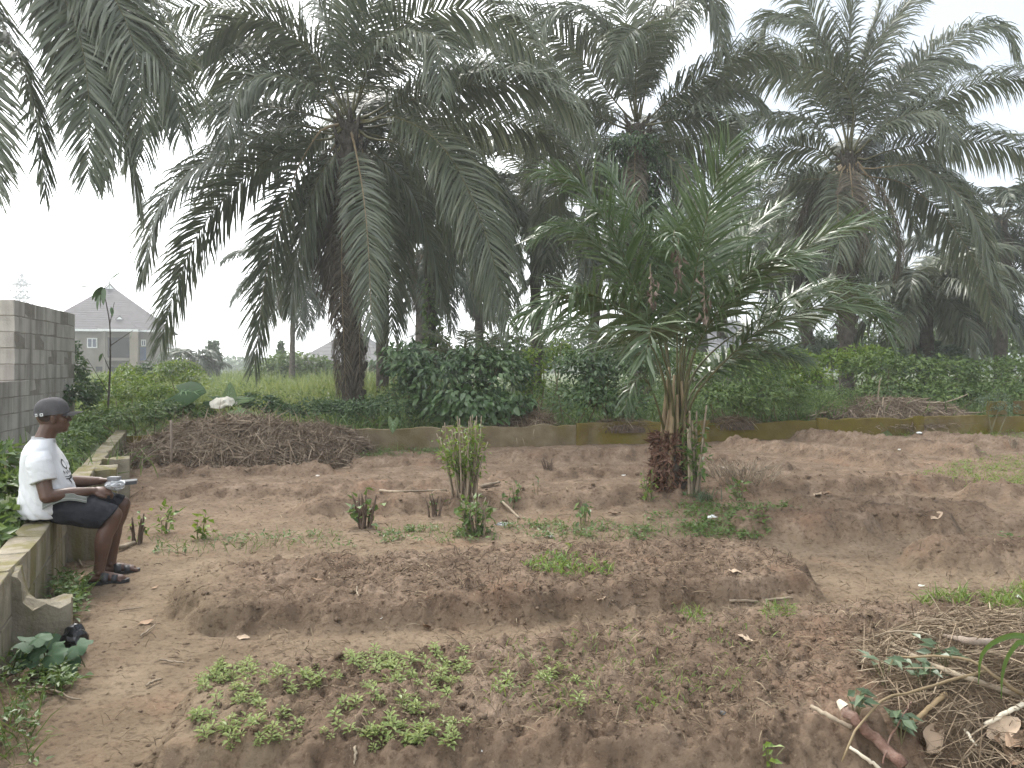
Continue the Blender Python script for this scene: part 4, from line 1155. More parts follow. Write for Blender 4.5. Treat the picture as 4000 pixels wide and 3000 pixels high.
def bush(name, label, cat, clumps, L, W, n, mat, seed=0, hang=.3, parts=0, group=None, stems=5, foot=None, sub=26, flat=.0, stem_mat='stem', rand=.45, kind_leaf='foliage'):
    """clumps: (u, v, Y, ru, rv, depth radius m), all in photo pixels at depth Y"""
    rs = RS(seed + 500)
    cs = [(P(u, v, Y), np.array((ru / FPX * Y, rd, rv / FPX * Y))) for u, v, Y, ru, rv, rd in clumps]
    c0 = np.mean([c for c, r in cs], axis=0)
    gx, gy = (foot if foot is not None else c0[:2])
    zz = float(tz(gx, gy))
    if zz < -.3: zz = float(gz(gx, gy))
    root = thing(name, (gx, gy, zz), label, cat, group)
    o = np.array((gx, gy, zz))
    area = np.array([r[0] * r[2] + r[0] * r[1] for c, r in cs]); cnt = (n * area / area.sum()).astype(int)
    pos, ax, nr, var = [], [], [], []
    for (c, r), m in zip(cs, cnt):
        D = rdir(rs, sub); D[:, 2] = np.abs(D[:, 2]) * 1.0 - .35 * (rs.rand(sub) < .5); D = norm(D)
        rad = rs.uniform(.62, 1.12, sub); tone = rs.uniform(.15, .85, sub)
        i = rs.randint(0, sub, m)
        d = norm(D[i] + rs.normal(size=(m, 3)) * .33)
        rr = (rad[i] * rs.uniform(.72, 1.06, m))[:, None]
        p = c + r * d * rr
        pos.append(p); out = norm(d + (0, 0, .55))
        a = norm(d * (1, 1, .3) + rs.normal(size=(m, 3)) * rand + (0, 0, -hang))
        ax.append(a); nr.append(norm(out + rs.normal(size=(m, 3)) * rand * .8)); var.append(np.clip(tone[i] + rs.normal(size=m) * .2, 0, 1))
    pos = np.concatenate(pos); ax = np.concatenate(ax); nr = np.concatenate(nr); var = np.concatenate(var)
    ok = pos[:, 2] > zz - .05
    pos, ax, nr, var = pos[ok], ax[ok], nr[ok], var[ok]
    sz = rs.uniform(.65, 1.2, len(pos))
    idx = np.arange(len(pos)); single = np.zeros(len(pos), bool)
    if parts:
        front = np.argsort(pos[:, 1] + rs.rand(len(pos)) * .25)[:parts]; single[front] = True
        for q in front:
            a = norm(ax[q]); nn = norm(nr[q] - a * a.dot(nr[q])); s = np.cross(nn, a)
            lo = link('leaf', leaf_part_mesh(mat, L, W, q % 4), root)
            mt = Matrix(((a[0], s[0], nn[0], pos[q][0] - o[0]), (a[1], s[1], nn[1], pos[q][1] - o[1]), (a[2], s[2], nn[2], pos[q][2] - o[2]), (0, 0, 0, 1)))
            lo.matrix_local = mt @ Matrix.Scale(float(sz[q]) * 1.1, 4)
    k_ = ~single
    V, F, k = leaves(pos[k_], ax[k_], nr[k_], L * sz[k_], W * sz[k_])
    mb = MB(); mb.add(V, F, np.repeat(var[k_], k))
    fo = mb.mesh(kind_leaf, M[mat], origin=o); fo = link(kind_leaf, fo, root); fo['kind'] = 'stuff'
    if stems:
        mb = MB()
        for i in range(stems):
            c, r = cs[i % len(cs)]
            a = np.array((gx + rs.normal() * r[0] * .25, gy + rs.normal() * .1, zz - .05)) if i % 2 else np.array((c[0] + rs.normal() * r[0] * .3, c[1], zz - .05))
            b = c + r * rdir(rs, 1)[0] * .75
            m = (a + b) / 2 + rs.normal(size=3) * .06
            V, F = tube(catmull([a, m, b], 7), np.linspace(.016, .005, 7) * (1 + np.linalg.norm(b - a) * .3), 5); mb = MB(); mb.add(V, F)
            link('stem', mb.mesh('stem', M[stem_mat], origin=o), root)
    return root

G1 = 'shrubs along the far wall'
bush('shrub', 'dense bush of big drooping oval leaves right of the large palm trunk', 'bush',
     [(1590, 1420, 15.2, 110, 95, .6), (1700, 1500, 15.0, 150, 120, .6), (1850, 1440, 15.2, 130, 95, .6), (1960, 1470, 15.2, 120, 105, .6), (1800, 1590, 14.6, 220, 90, .5), (2010, 1600, 14.8, 90, 75, .45)],
     .165, .085, 3400, 'leaf_dark', 1, hang=.65, parts=260, group=G1, stems=14)
bush('shrub', 'low dark scrub at the foot of the large palm trunk', 'bush',
     [(1480, 1600, 14.6, 170, 55, .5), (1330, 1610, 14.8, 140, 45, .5), (1230, 1600, 15.4, 110, 50, .5), (1580, 1570, 14.8, 100, 80, .5)], .075, .042, 3600, 'leaf_dark', 2, group=G1, hang=.15, stems=8)
bush('shrub', 'pale yellow green sapling bush between the two big dark bushes', 'bush',
     [(2090, 1420, 16.0, 60, 70, .4), (2190, 1370, 16.4, 45, 50, .35), (2080, 1520, 15.6, 60, 80, .4)], .12, .055, 620, 'leaf_bright', 3, group=G1, hang=.3, stems=6)
bush('shrub', 'dark glossy bush directly behind the young palm stump', 'bush',
     [(2270, 1450, 15.4, 150, 110, .6), (2420, 1480, 15.4, 160, 130, .6), (2330, 1580, 15.0, 200, 90, .5), (2520, 1400, 15.8, 110, 90, .5)], .125, .058, 3300, 'leaf_dark', 4, group=G1, hang=.35, parts=150, stems=12)
bush('shrub', 'mid green bush of pointed leaves right of the young palm stump', 'bush',
     [(2750, 1450, 15.6, 130, 90, .6), (2860, 1480, 15.6, 140, 100, .6), (2790, 1570, 15.2, 170, 80, .5), (2960, 1560, 15.6, 110, 80, .5), (2660, 1440, 15.8, 110, 100, .5), (2950, 1440, 16.2, 120, 90, .5), (3060, 1520, 16, 110, 70, .4)], .12, .045, 4400, 'leaf_mid', 5, group=G1, hang=.4, stems=10)
bush('shrub', 'bright vine covered mound of glossy yellow green leaves', 'bush',
     [(3080, 1420, 19, 100, 60, .6), (3020, 1480, 18.6, 80, 55, .5), (3150, 1480, 18.8, 90, 60, .5)], .12, .07, 1500, 'leaf_bright', 6, group=G1, hang=.2, stems=4)
bush('shrub', 'fine leaved scrub with small yellow flowers behind the far wall', 'bush',
     [(3020, 1570, 16.2, 130, 65, .5), (3170, 1580, 16.4, 130, 60, .5), (2920, 1600, 15.8, 80, 40, .4), (3280, 1560, 17.2, 80, 60, .4)], .06, .022, 5200, 'leaf_mid', 7, group=G1, hang=0, stems=14, rand=.7)
bush('shrub', 'long wall of tangled green scrub at the right behind the brush heap', 'bush',
     [(3420, 1450, 20, 120, 90, .7), (3560, 1470, 20, 130, 80, .7), (3700, 1470, 20, 130, 80, .7), (3850, 1480, 20.5, 130, 80, .7), (3980, 1470, 21, 120, 90, .7), (4120, 1470, 21, 120, 90, .7), (3480, 1540, 19.4, 150, 60, .6), (3700, 1540, 19.2, 160, 55, .6), (3900, 1540, 19.6, 140, 55, .6)],
     .13, .065, 6500, 'leaf_mid', 8, group=G1, hang=.25, stems=20)
bush('shrub', 'yellow green bush in front of the palm with the pale skirt', 'bush',
     [(3390, 1390, 21.5, 100, 45, .6), (3340, 1430, 21, 70, 55, .5), (3260, 1420, 21, 90, 60, .5)], .14, .07, 1400, 'leaf_bright', 9, group=G1, hang=.2, stems=4)
bush('shrub', 'small feathery sapling leaning over the right end of the far wall', 'bush',
     [(3880, 1560, 17.0, 60, 35, .25), (3930, 1600, 17.0, 50, 25, .2)], .07, .03, 420, 'leaf_grey', 10, group=G1, hang=.2, stems=4)
# hazy bushes further back between the trunks
G2 = 'bushes far behind the palms'
for i, (u, v, Y, ru, rv, lab) in enumerate([(1150, 1425, 52, 150, 45, 'rounded bush far behind the palms below the slender palm'), (1640, 1390, 40, 150, 55, 'hazy bush between the palm trunks left of the ivy trunk'),
        (2000, 1370, 44, 190, 75, 'hazy bush behind the big leaved bush'), (2330, 1350, 50, 190, 85, 'tall pale bush far behind the young palm'), (2650, 1370, 52, 200, 75, 'pale bush far behind the young palm stump'),
        (3080, 1360, 50, 200, 85, 'pale grey green bush behind the vine covered mound'), (3440, 1330, 46, 190, 95, 'tall bright bush behind the pale skirted palm'), (3760, 1310, 48, 200, 110, 'tall leafy bush between the trunks at the right'), (4050, 1330, 44, 170, 110, 'tall leafy bush at the right frame edge'), (3250, 1380, 36, 150, 60, 'shady bush behind the bright palm base bush'), (2960, 1400, 33, 130, 50, 'bush between the young palm and the vine mound'), (3600, 1400, 32, 150, 55, 'bush under the short leaning palm')]):
    bush('shrub', lab, 'bush', [(u, v, Y, ru, rv, 1.6), (u - ru * .5, v + 35, Y - 1, ru * .8, rv * .7, 1.2), (u + ru * .6, v + 30, Y - .5, ru * .8, rv * .7, 1.2)], .34, .17, 2300, 'leaf_grey' if i % 2 else 'leaf_mid', 20 + i, group=G2, stems=3)

# left side, between the block building and the heap
G3 = 'plants between the block wall and the heap'
bush('shrub', 'dark leafy shrub growing against the right edge of the block wall', 'bush', [(285, 1470, 14.2, 45, 90, .4), (300, 1570, 13.6, 55, 80, .4), (275, 1380, 14.6, 25, 50, .3), (340, 1530, 14.5, 45, 60, .4)], .10, .05, 1500, 'leaf_dark', 40, group=G3, stems=5)
bush('shrub', 'yellow green feathery bush below the unfinished house', 'bush', [(480, 1500, 17, 100, 55, .6), (560, 1530, 16.5, 90, 50, .6), (430, 1550, 16, 60, 45, .5), (500, 1460, 18, 45, 40, .4), (620, 1550, 16, 70, 45, .5)], .085, .038, 3600, 'leaf_bright', 41, group=G3, stems=8)
bush('shrub', 'rounded bright green bush behind the giant taro leaf', 'bush', [(690, 1455, 20, 95, 52, .7), (750, 1490, 19.5, 60, 40, .5), (630, 1480, 19.5, 50, 40, .5)], .10, .035, 2600, 'leaf_bright', 42, group=G3, stems=5)
bush('shrub', 'blue green bush beside the bright rounded bush', 'bush', [(595, 1455, 22, 50, 50, .6)], .10, .05, 600, 'leaf_grey', 43, group=G3, stems=3)
bush('shrub', 'tangled dark weeds in front of the yellow green bush', 'bush', [(420, 1640, 12.5, 110, 60, .5), (560, 1620, 13, 110, 50, .5), (330, 1680, 11.6, 80, 70, .4), (660, 1605, 13.4, 90, 40, .5), (760, 1610, 13.8, 80, 35, .4)], .085, .040, 3400, 'leaf_mid', 44, group=G3, stems=10)
bush('shrub', 'dark shrub to the right of the white sack', 'bush', [(1010, 1570, 14.6, 70, 45, .4), (1090, 1600, 14.6, 60, 30, .3)], .09, .045, 700, 'leaf_dark', 45, group=G3, stems=3)
bush('shrub', 'shaggy weeds behind the seated man along the outside of the wall', 'bush', [(265, 1740, 9.2, 65, 60, .35), (325, 1695, 10.2, 65, 50, .35), (215, 1800, 8.0, 50, 50, .25)], .075, .030, 1500, 'leaf_mid', 46, group=G3, stems=6)
bush('shrub', 'broad leaved plants crowding the outer side of the wall behind the seated man', 'bush', [(10, 1800, 6.1, 75, 60, .3), (-10, 1930, 5.4, 80, 80, .3), (30, 2030, 5.15, 70, 55, .22), (-60, 2110, 4.6, 60, 60, .2), (-100, 1900, 5.4, 80, 120, .3)], .095, .06, 1150, 'leaf_mid', 47, group=G3, stems=8, hang=.25)

def blades(name, label, spots, mat, seed, n, L, W, droop=.55, cat='grass', parent=None, group=None, kind=None, spread=.08):
    """grass tuft: spots are foot points (x,y,z)"""
    rs = RS(seed); sp = np.asarray(spots, float); o = sp.mean(0)
    i = rs.randint(0, len(sp), n)
    b = sp[i] + np.stack([rs.normal(size=n) * spread, rs.normal(size=n) * spread, np.zeros(n)], 1)
    d = norm(np.stack([rs.normal(size=n) * .45, rs.normal(size=n) * .45, np.ones(n)], 1))
    V, F, k = strips(b, d, rdir(rs, n), L * rs.uniform(.5, 1.15, n), W * rs.uniform(.7, 1.2, n), np.clip(droop * rs.uniform(.4, 1.5, n), 0, .95), 4)
    mb = MB(); mb.add(V, F, np.repeat(rs.uniform(0, 1, n), k))
    ob = mb.obj(name, M[mat], parent, origin=o)
    return tag(ob, label, cat, group, kind)

def Gt(u, v, Y):
    """a point on the land beyond the walls at column u, depth Y"""
    x = (u - 2000) / FPX * Y; return np.array((x, Y, float(tz(x, Y))))
blades('grass_clump', 'spiky grass clump against the foot of the block wall above the seated man', [Gt(100, 0, 7.3) + (0, 0, .25)], 'leaf_mid', 60, 34, .62, .022, .45, 'grass')
blades('grass_clump', 'tall arching grass just behind the cap of the seated man', [Gt(335, 0, 8.6), Gt(300, 0, 8.0), Gt(280, 0, 8.4)], 'leaf_mid', 61, 70, .8, .02, .6, 'grass', spread=.15)
blades('grass_clump', 'loose grass growing over the outer edge of the wall beyond the man', [Gt(375, 0, 9.6), Gt(395, 0, 10.5), Gt(345, 0, 9.0)], 'leaf_mid', 62, 130, .55, .016, .6, 'grass', spread=.25)

# overgrown field at the left and rough growth under the palms, as counted by nobody
def field():
    rs = RS(77); n = 52000
    Y = 13.5 * (95 / 13.5) ** rs.rand(n); u = rs.uniform(-350, 1750, n); x = (u - 2000) / FPX * Y
    keep = (fbm(x * .6, Y * .6, 88, 3) > .36) & ((Y > WALL_B(x) + 1.0)) & ~((x < -6.8) & (Y < 15.2))
    x, Y = x[keep], Y[keep]; m = len(x)
    b = np.stack([x, Y, tz(x, Y) - .02], 1)
    d = norm(np.stack([rs.normal(size=m) * .4, rs.normal(size=m) * .4, np.ones(m)], 1))
    hgt = (.35 + .85 * smoothstep(.3, .75, fbm(x * .35, Y * .35, 90, 3))) * smoothstep(13, 26, Y) + .25
    V, F, k = strips(b, d, rdir(rs, m), hgt * rs.uniform(.6, 1.15, m), .010 + Y * .0011, np.clip(rs.uniform(.1, .8, m), 0, .9), 3)
    mb = MB(); tone = np.clip(fbm(x * .3, Y * .3, 91, 3) * 1.3 - .15 + rs.normal(size=m) * .15, 0, 1); mb.add(V, F, np.repeat(tone, k))
    # broad weeds among the grass
    n2 = 26000; Y = 13.5 * (85 / 13.5) ** rs.rand(n2); u = rs.uniform(-350, 1750, n2); x = (u - 2000) / FPX * Y
    keep = (fbm(x * .5, Y * .5, 93, 3) > .48) & (Y > WALL_B(x) + .8) & ~((x < -6.8) & (Y < 15.2)); x, Y = x[keep], Y[keep]; m = len(x)
    h = (.2 + .8 * fbm(x * .4, Y * .4, 94, 3) * smoothstep(13, 24, Y) + .1) * rs.uniform(.4, 1.1, m)
    b = np.stack([x, Y, tz(x, Y) + h], 1)
    V, F, k = leaves(b, rdir(rs, m) + (0, -.3, -.1), rdir(rs, m) * .7 + (0, -.2, 1), .04 + Y * .0038, .02 + Y * .002)
    tone = np.clip(fbm(x * .5, Y * .5, 95, 3) * 1.2 - .2 + rs.normal(size=m) * .15, 0, 1); mb.add(V, F, np.repeat(tone, k))
    o = mb.obj('field_grass', M['field']); tag(o, 'overgrown grass and weeds filling the field at the left', 'grass', kind='stuff')
field()
def scrub():
    rs = RS(78); n = 34000
    u = rs.uniform(1250, 4300, n); x0 = (u - 2000) / FPX
    Y = WALL_B(x0 * 16) + .6 + 30 * rs.rand(n) ** 1.7; x = x0 * Y
    keep = (fbm(x * .5, Y * .5, 98, 3) > .34) & (Y > WALL_B(x) + .25); x, Y = x[keep], Y[keep]; m = len(x)
    h = (.15 + 1.0 * fbm(x * .45, Y * .45, 99, 3) * smoothstep(15, 21, Y)) * rs.uniform(.2, 1.1, m)
    b = np.stack([x, Y, tz(x, Y) + h], 1)
    V, F, k = leaves(b, rdir(rs, m) + (0, -.3, -.1), rdir(rs, m) * .7 + (0, -.2, 1), .03 + Y * .0042, .015 + Y * .0020)
    mb = MB(); tone = np.clip(fbm(x * .5, Y * .5, 101, 3) * 1.2 - .15 + rs.normal(size=m) * .15, 0, 1); mb.add(V, F, np.repeat(tone, k))
    n = 9000; u = rs.uniform(1250, 4300, n); x0 = (u - 2000) / FPX; Y = WALL_B(x0 * 16) + .5 + 14 * rs.rand(n) ** 1.5; x = x0 * Y
    keep = Y > WALL_B(x) + .25; x, Y = x[keep], Y[keep]; m = len(x)
    V, F, k = strips(np.stack([x, Y, tz(x, Y)], 1), norm(np.stack([rs.normal(size=m) * .5, rs.normal(size=m) * .5, np.ones(m)], 1)), rdir(rs, m), rs.uniform(.3, .9, m), .022, rs.uniform(.2, .8, m), 3)
    mb.add(V, F, np.repeat(rs.uniform(0, 1, m), k))
    o = mb.obj('undergrowth', M['leaf_mid']); tag(o, 'tangled undergrowth beneath the oil palms', 'undergrowth', kind='stuff')
scrub()
def far_wood():
    rs = RS(79); n = 30000; x = rs.uniform(-150, 150, n); Y = rs.uniform(150, 190, n)
    top = 1.6 + 2.4 * fbm(x * .06, Y * .02, 111, 3) + 3.0 * np.maximum(0, fbm(x * .25, Y * .01, 112, 2) - .55)
    z = -.4 + (top + .4) * rs.rand(n) ** .6
    V, F, k = leaves(np.stack([x, Y, z], 1), rdir(rs, n), rdir(rs, n) + (0, -.5, .6), 1.1, .6)
    mb = MB(); mb.add(V, F, np.repeat(rs.uniform(0, 1, n), k)); o = mb.obj('far_wood', M['leaf_grey']); tag(o, 'low hazy belt of trees along the horizon', 'woods', kind='stuff')
far_wood()
# two slim trees that stand up out of the far field
def slim_tree(u, Y, v_top, label, seed, w=.5):
    b = Gt(u, 0, Y); top = P(u, v_top, Y); rs = RS(seed); H = top[2] - b[2]
    root = thing('slim_tree', b, label, 'tree')
    mb = MB(); V, F = tube(catmull([(0, 0, -.1), (.1, 0, H * .5), (0, 0, H)], 8), np.linspace(.09, .02, 8), 6); mb.add(V, F); link('trunk', mb.mesh('trunk', M['trunk_pale']), root)
    n = 900; f = rs.rand(n) ** .8; th = rs.uniform(0, 6.28, n); r = w * (1 - .5 * f) * rs.rand(n) ** .5 * (.4 + .9 * vnoise(f * 9, f * 0 + seed, 4))
    p = np.stack([np.cos(th) * r, np.sin(th) * r, H * (.35 + .68 * f)], 1)
    V, F, k = leaves(p, rdir(rs, n) + (0, 0, -.2), rdir(rs, n) + (0, 0, .6), .3, .14); mb = MB(); mb.add(V, F, np.repeat(rs.rand(n), k)); o = link('crown', mb.mesh('crown', M['leaf_grey']), root); o['kind'] = 'stuff'
slim_tree(832, 62, 1338, 'slim young tree rising from the field right of the unfinished house', 1, .7)
slim_tree(1097, 60, 1342, 'narrow dark tree in the field just left of the slender palm trunk', 2, .45)
palm((410, 780), 60.0, 410, 'small distant palm bush beside the unfinished house', n_rand=14, seed=31, L=2.6, r0=.2, r1=.2, mats=far, group='oil palms behind the plot', join=True, pairs=40, W=.14, stubs=False, rand_el=(-.2, 1.2))
palm((1000, 775), 17.5, 1000, 'young palm sprouting feathery fronds above the big leaved bush', n_rand=9, seed=32, L=1.6, r0=.08, r1=.08, group='oil palms behind the plot', join=True, pairs=40, W=.03, Lmax=.4, stubs=False, rand_el=(.5, 1.3), droop=.2)

# sapling with a few large leaves at its top
def sapling():
    Y = 13.2; pts = [P(u, v, Y) for u, v in ((418, 1660), (424, 1560), (430, 1440), (431, 1330), (428, 1260), (416, 1190), (404, 1130))]
    o = pts[0]; root = thing('sapling', o, 'thin bare sapling with a tuft of long leaves standing in front of the house', 'tree')
    mb = MB(); V, F = tube(catmull(pts, 20), np.linspace(.022, .007, 20), 6); mb.add(V, F)
    for a, b in (((428, 1270), (447, 1180)), ((431, 1350), (520, 1290)), ((430, 1450), (400, 1380)), ((426, 1540), (340, 1400)), ((404, 1130), (440, 1085)), ((412, 1165), (380, 1130))):
        V, F = tube([P(*a, Y), P(*b, Y - .1)], [.009, .003], 5); mb.add(V, F)
    link('trunk', mb.mesh('trunk', M['trunk'], origin=o), root)
    rs = RS(12)
    tips = [((395, 1120), (330, 1115), .36), ((398, 1118), (365, 1150), .34), ((402, 1120), (380, 1160), .3), ((408, 1122), (400, 1180), .28), ((404, 1130), (385, 1190), .3), ((412, 1120), (405, 1085), .2), ((425, 1105), (445, 1075), .25), ((430, 1100), (420, 1140), .2), ((392, 1150), (375, 1200), .25), ((436, 1200), (440, 1240), .18), ((520, 1290), (500, 1330), .16), ((345, 1400), (320, 1440), .16), ((400, 1380), (380, 1420), .16), ((440, 1090), (470, 1060), .2)]
    for i, (a, b, L) in enumerate(tips):
        A, B_ = P(*a, Y), P(*b, Y - .15 + rs.rand() * .3); d = norm(B_ - A); nn = norm(np.array((0, -.4, 1.0)) + rs.normal(size=3) * .3); nn = norm(nn - d * d.dot(nn)); s = np.cross(nn, d)
        lo = link('leaf', leaf_part_mesh('leaf_dark', .3, .085, i % 4), root)
        q = A - o; lo.matrix_local = Matrix(((d[0], s[0], nn[0], q[0]), (d[1], s[1], nn[1], q[1]), (d[2], s[2], nn[2], q[2]), (0, 0, 0, 1))) @ Matrix.Scale(L / .3 * 1.15, 4)
sapling()
# taro: arrow shaped leaves on long stalks
def taro_leaf_mesh(name, L, W, mat, var=.5, sag=.10):
    rows = 9; mb = MB(); V = []; F = []
    for i in range(rows + 1):
        f = i / rows; y = -.38 * L + f * 1.38 * L     # from the back lobes to the tip
        if f < .28: w = W * (.36 + .14 * math.sin(f / .28 * 1.57)); gap = W * .16 * (1 - f / .28) ** 1.2
        else: w = W * .5 * (1 - ((f - .28) / .72) ** 1.7); gap = 0
        for k in (-1, -.55, 0, .55, 1):
            x = math.copysign(gap, k) * (1 - abs(k)) + k * w if k else 0
            if gap and k == 0: x = 0
            z = -sag * L * max(0, f - .28) ** 1.6 - abs(k) ** 2 * w * .25 + (0.015 * L * math.sin(i * 2.2 + k * 3) if abs(k) == 1 else 0) + (-.02 * L if k == 0 else 0)
            if f < .28 and k == 0: y2 = 0.0; V.append((0, min(y2, y) if y > 0 else -.0, -.01)); continue
            V.append((x, y, z))
    for i in range(rows):
        for k in range(4): F.append((i * 5 + k, i * 5 + k + 1, (i + 1) * 5 + k + 1, (i + 1) * 5 + k))
    mb.add(V, np.array(F), var); n0 = len(V); V = np.array(V)
    for i, k in [(9, 2), (8, 0), (8, 4), (6, 0), (6, 4), (4, 0), (4, 4), (1, 0), (1, 4)]:
        a = V[3 * 5 + 2] if k == 2 else V[max(3, i - 2) * 5 + 2]; q = V[i * 5 + k]; vv, ff = tube([a + (0, 0, .004), (a + q) / 2 + (0, 0, .006), q * .97 + a * .03 + (0, 0, .005)], [.016 * L + .002, .012 * L + .001, .002], 4); mb.add(vv, ff, .5, 1)
    return mb.mesh(name, [M[mat], M['vein']], smooth=True)
M['vein'] = flat_mat('leaf_vein', (.16, .25, .12), .5)
M['leaf_taro'] = leaf_mat('taro_leaf', [(.022, .050, .016), (.034, .072, .022), (.06, .11, .034)], rough=.7, trans=.1, spec=.2)
def taro(name, label, foot, lv, mat='leaf_taro'):
    """lv: (u, v, Y, length, width, azimuth deg the tip points to, pitch deg)"""
    root = thing(name, foot, label, 'plant'); o = np.array(foot); mb = MB()
    for i, (u, v, Y, L, W, az, pit) in enumerate(lv):
        p = P(u, v, Y); lo = link('leaf', taro_leaf_mesh('leaf', L, W, mat, .25 + .17 * (i % 4)), root)
        lo.location = [float(c) for c in p - o]
        nn = norm(np.array((.15 * (i % 3 - 1), -math.cos(math.radians(pit)), math.sin(math.radians(pit))))); d = np.array((math.cos(math.radians(az)), 0, math.sin(math.radians(az)))); d = norm(d - nn * d.dot(nn)); s = np.cross(d, nn)
        q = p - o; lo.matrix_local = Matrix(((s[0], d[0], nn[0], q[0]), (s[1], d[1], nn[1], q[1]), (s[2], d[2], nn[2], q[2]), (0, 0, 0, 1)))
        V, F = tube(catmull([o + (0, 0, -.03), (o + p) / 2 + (0, 0, .1 * np.linalg.norm(p - o)), p - (0, 0, .012)], 9), np.linspace(.014, .006, 9) * (.4 + L), 6); mb.add(V, F)
    link('stem', mb.mesh('stem', M['stem'], origin=o), root)['kind'] = 'stuff'
taro('taro_plant', 'giant dark green taro leaf spread in front of the bright bush', Gt(780, 0, 13.8), [(700, 1530, 13.6, .52, .80, -12, 52), (835, 1560, 13.8, .4, .34, -20, 60), (720, 1580, 13.6, .4, .3, -130, 50)])
taro('taro_plant', 'taro with an upright pale green leaf beside the white sack', Gt(900, 0, 13.9), [(890, 1560, 13.7, .34, .30, 95, 20), (905, 1560, 13.8, .42, .3, 20, 60), (930, 1600, 13.6, .36, .26, -20, 60), (890, 1610, 13.6, .3, .22, -70, 50)], 'leaf_mid')
taro('taro_plant', 'single arrow shaped taro leaf hanging over the far wall', np.array((P(1535, 1660, 13.2)[0], WALL_B(P(1535, 1660, 13.2)[0]) + .25, .1)), [(1535, 1645, 13.35, .22, .2, -88, 15)], 'leaf_mid')
# the white sack
def sack():
    p = Gt(870, 0, 13.7); bm = bmesh.new(); bmesh.ops.create_icosphere(bm, subdivisions=3, radius=1); rs = RS(8)
    for v in bm.verts:
        a = math.atan2(v.co.y, v.co.x); k = 1 + .12 * math.sin(a * 5 + v.co.z * 4) + .05 * rs.normal()
        v.co = Vector((v.co.x * .22 * k, v.co.y * .16 * k, max(-.1, v.co.z) * .17 * k + (.04 if v.co.x > .2 else 0)))
    me = bpy.data.meshes.new('sack'); bm.to_mesh(me); bm.free(); me.materials.append(flat_mat('sack_cloth', (.62, .58, .49), .8))
    z = P(870, 1590, 13.7)[2]; o = link('sack', me, loc=(p[0], p[1], z)); tag(o, 'pale cloth sack dumped among the weeds behind the heap', 'sack')
sack()
# ---------------------------------------------------------------- the man seated on the side wall
FW = np.array((.919, .395, 0)); RT = np.array((.395, -.919, 0)); UP = np.array((0, 0, 1.0))
HIP = np.array((-3.157, 5.30, .555))
def Lc(f, r, u): return HIP + FW * f + RT * r + UP * u

def rings_solid(bm, rings, n=18):
    """closed loft through rings (centre, axis a vector, axis b vector)"""
    rows = []
    for c, a, b in rings:
        rows.append([bm.verts.new(Vector(c + a * math.cos(t) + b * math.sin(t))) for t in np.linspace(0, 2 * math.pi, n, endpoint=False)])
    for i in range(len(rows) - 1):
        for k in range(n): bm.faces.new((rows[i][k], rows[i][(k + 1) % n], rows[i + 1][(k + 1) % n], rows[i + 1][k]))
    bm.faces.new(rows[0][::-1]); bm.faces.new(rows[-1])

def limb(bm, pts, rad, n=12, sub=10):
    p = catmull(pts, max(sub, len(pts) * 3)); r = np.interp(np.linspace(0, 1, len(p)), np.linspace(0, 1, len(rad)), rad)
    T = norm(np.gradient(p, axis=0)); ref = UP if abs(T[0][2]) < .9 else FW
    rg = []
    a = norm(np.cross(T[0], ref))
    e0 = [(p[0] - T[0] * r[0] * k, math.sqrt(max(0, 1 - k * k)) * r[0]) for k in (.92, .7, .35)]
    e1 = [(p[-1] + T[-1] * r[-1] * k, math.sqrt(max(0, 1 - k * k)) * r[-1]) for k in (.35, .7, .92)]
    for i, (c, rr) in enumerate(e0 + list(zip(p, r)) + e1):
        t = T[min(max(i - 3, 0), len(p) - 1)]; a = norm(a - t * a.dot(t)); b = np.cross(t, a); rg.append((c, a * rr, b * rr))
    rings_solid(bm, rg, n)

def ell(bm, c, ax, ay, az, seg=20):
    m = Matrix(((ax[0], ay[0], az[0], c[0]), (ax[1], ay[1], az[1], c[1]), (ax[2], ay[2], az[2], c[2]), (0, 0, 0, 1)))
    bmesh.ops.create_uvsphere(bm, u_segments=seg, v_segments=seg // 2, radius=1, matrix=m)

def fuse(bm, name, voxel, mat, smooth=4, parent=None, origin=None, disp=None):
    bmesh.ops.recalc_face_normals(bm, faces=bm.faces)
    me = bpy.data.meshes.new(name); bm.to_mesh(me); bm.free()
    o = bpy.data.objects.new(name, me); COL.objects.link(o)
    m = o.modifiers.new('r', 'REMESH'); m.mode = 'VOXEL'; m.voxel_size = voxel; m.use_smooth_shade = True
    if smooth: s = o.modifiers.new('s', 'SMOOTH'); s.factor = .5; s.iterations = smooth
    dg = bpy.context.evaluated_depsgraph_get(); me2 = bpy.data.meshes.new_from_object(o.evaluated_get(dg)); me2.name = name
    bpy.data.objects.remove(o); bpy.data.meshes.remove(me)
    if disp is not None:
        co = np.zeros(len(me2.vertices) * 3, np.float32); me2.vertices.foreach_get('co', co); co = co.reshape(-1, 3)
        nr = np.zeros(len(me2.vertices) * 3, np.float32); me2.vertices.foreach_get('normal', nr); co = co + nr.reshape(-1, 3) * disp(co.astype(float))[:, None]
        me2.vertices.foreach_set('co', co.astype(np.float32).ravel())
    if origin is not None: me2.transform(Matrix.Translation([-float(c) for c in origin]))
    me2.materials.clear(); me2.materials.append(mat)
    for p in me2.polygons: p.use_smooth = True
    return link(name, me2, parent)

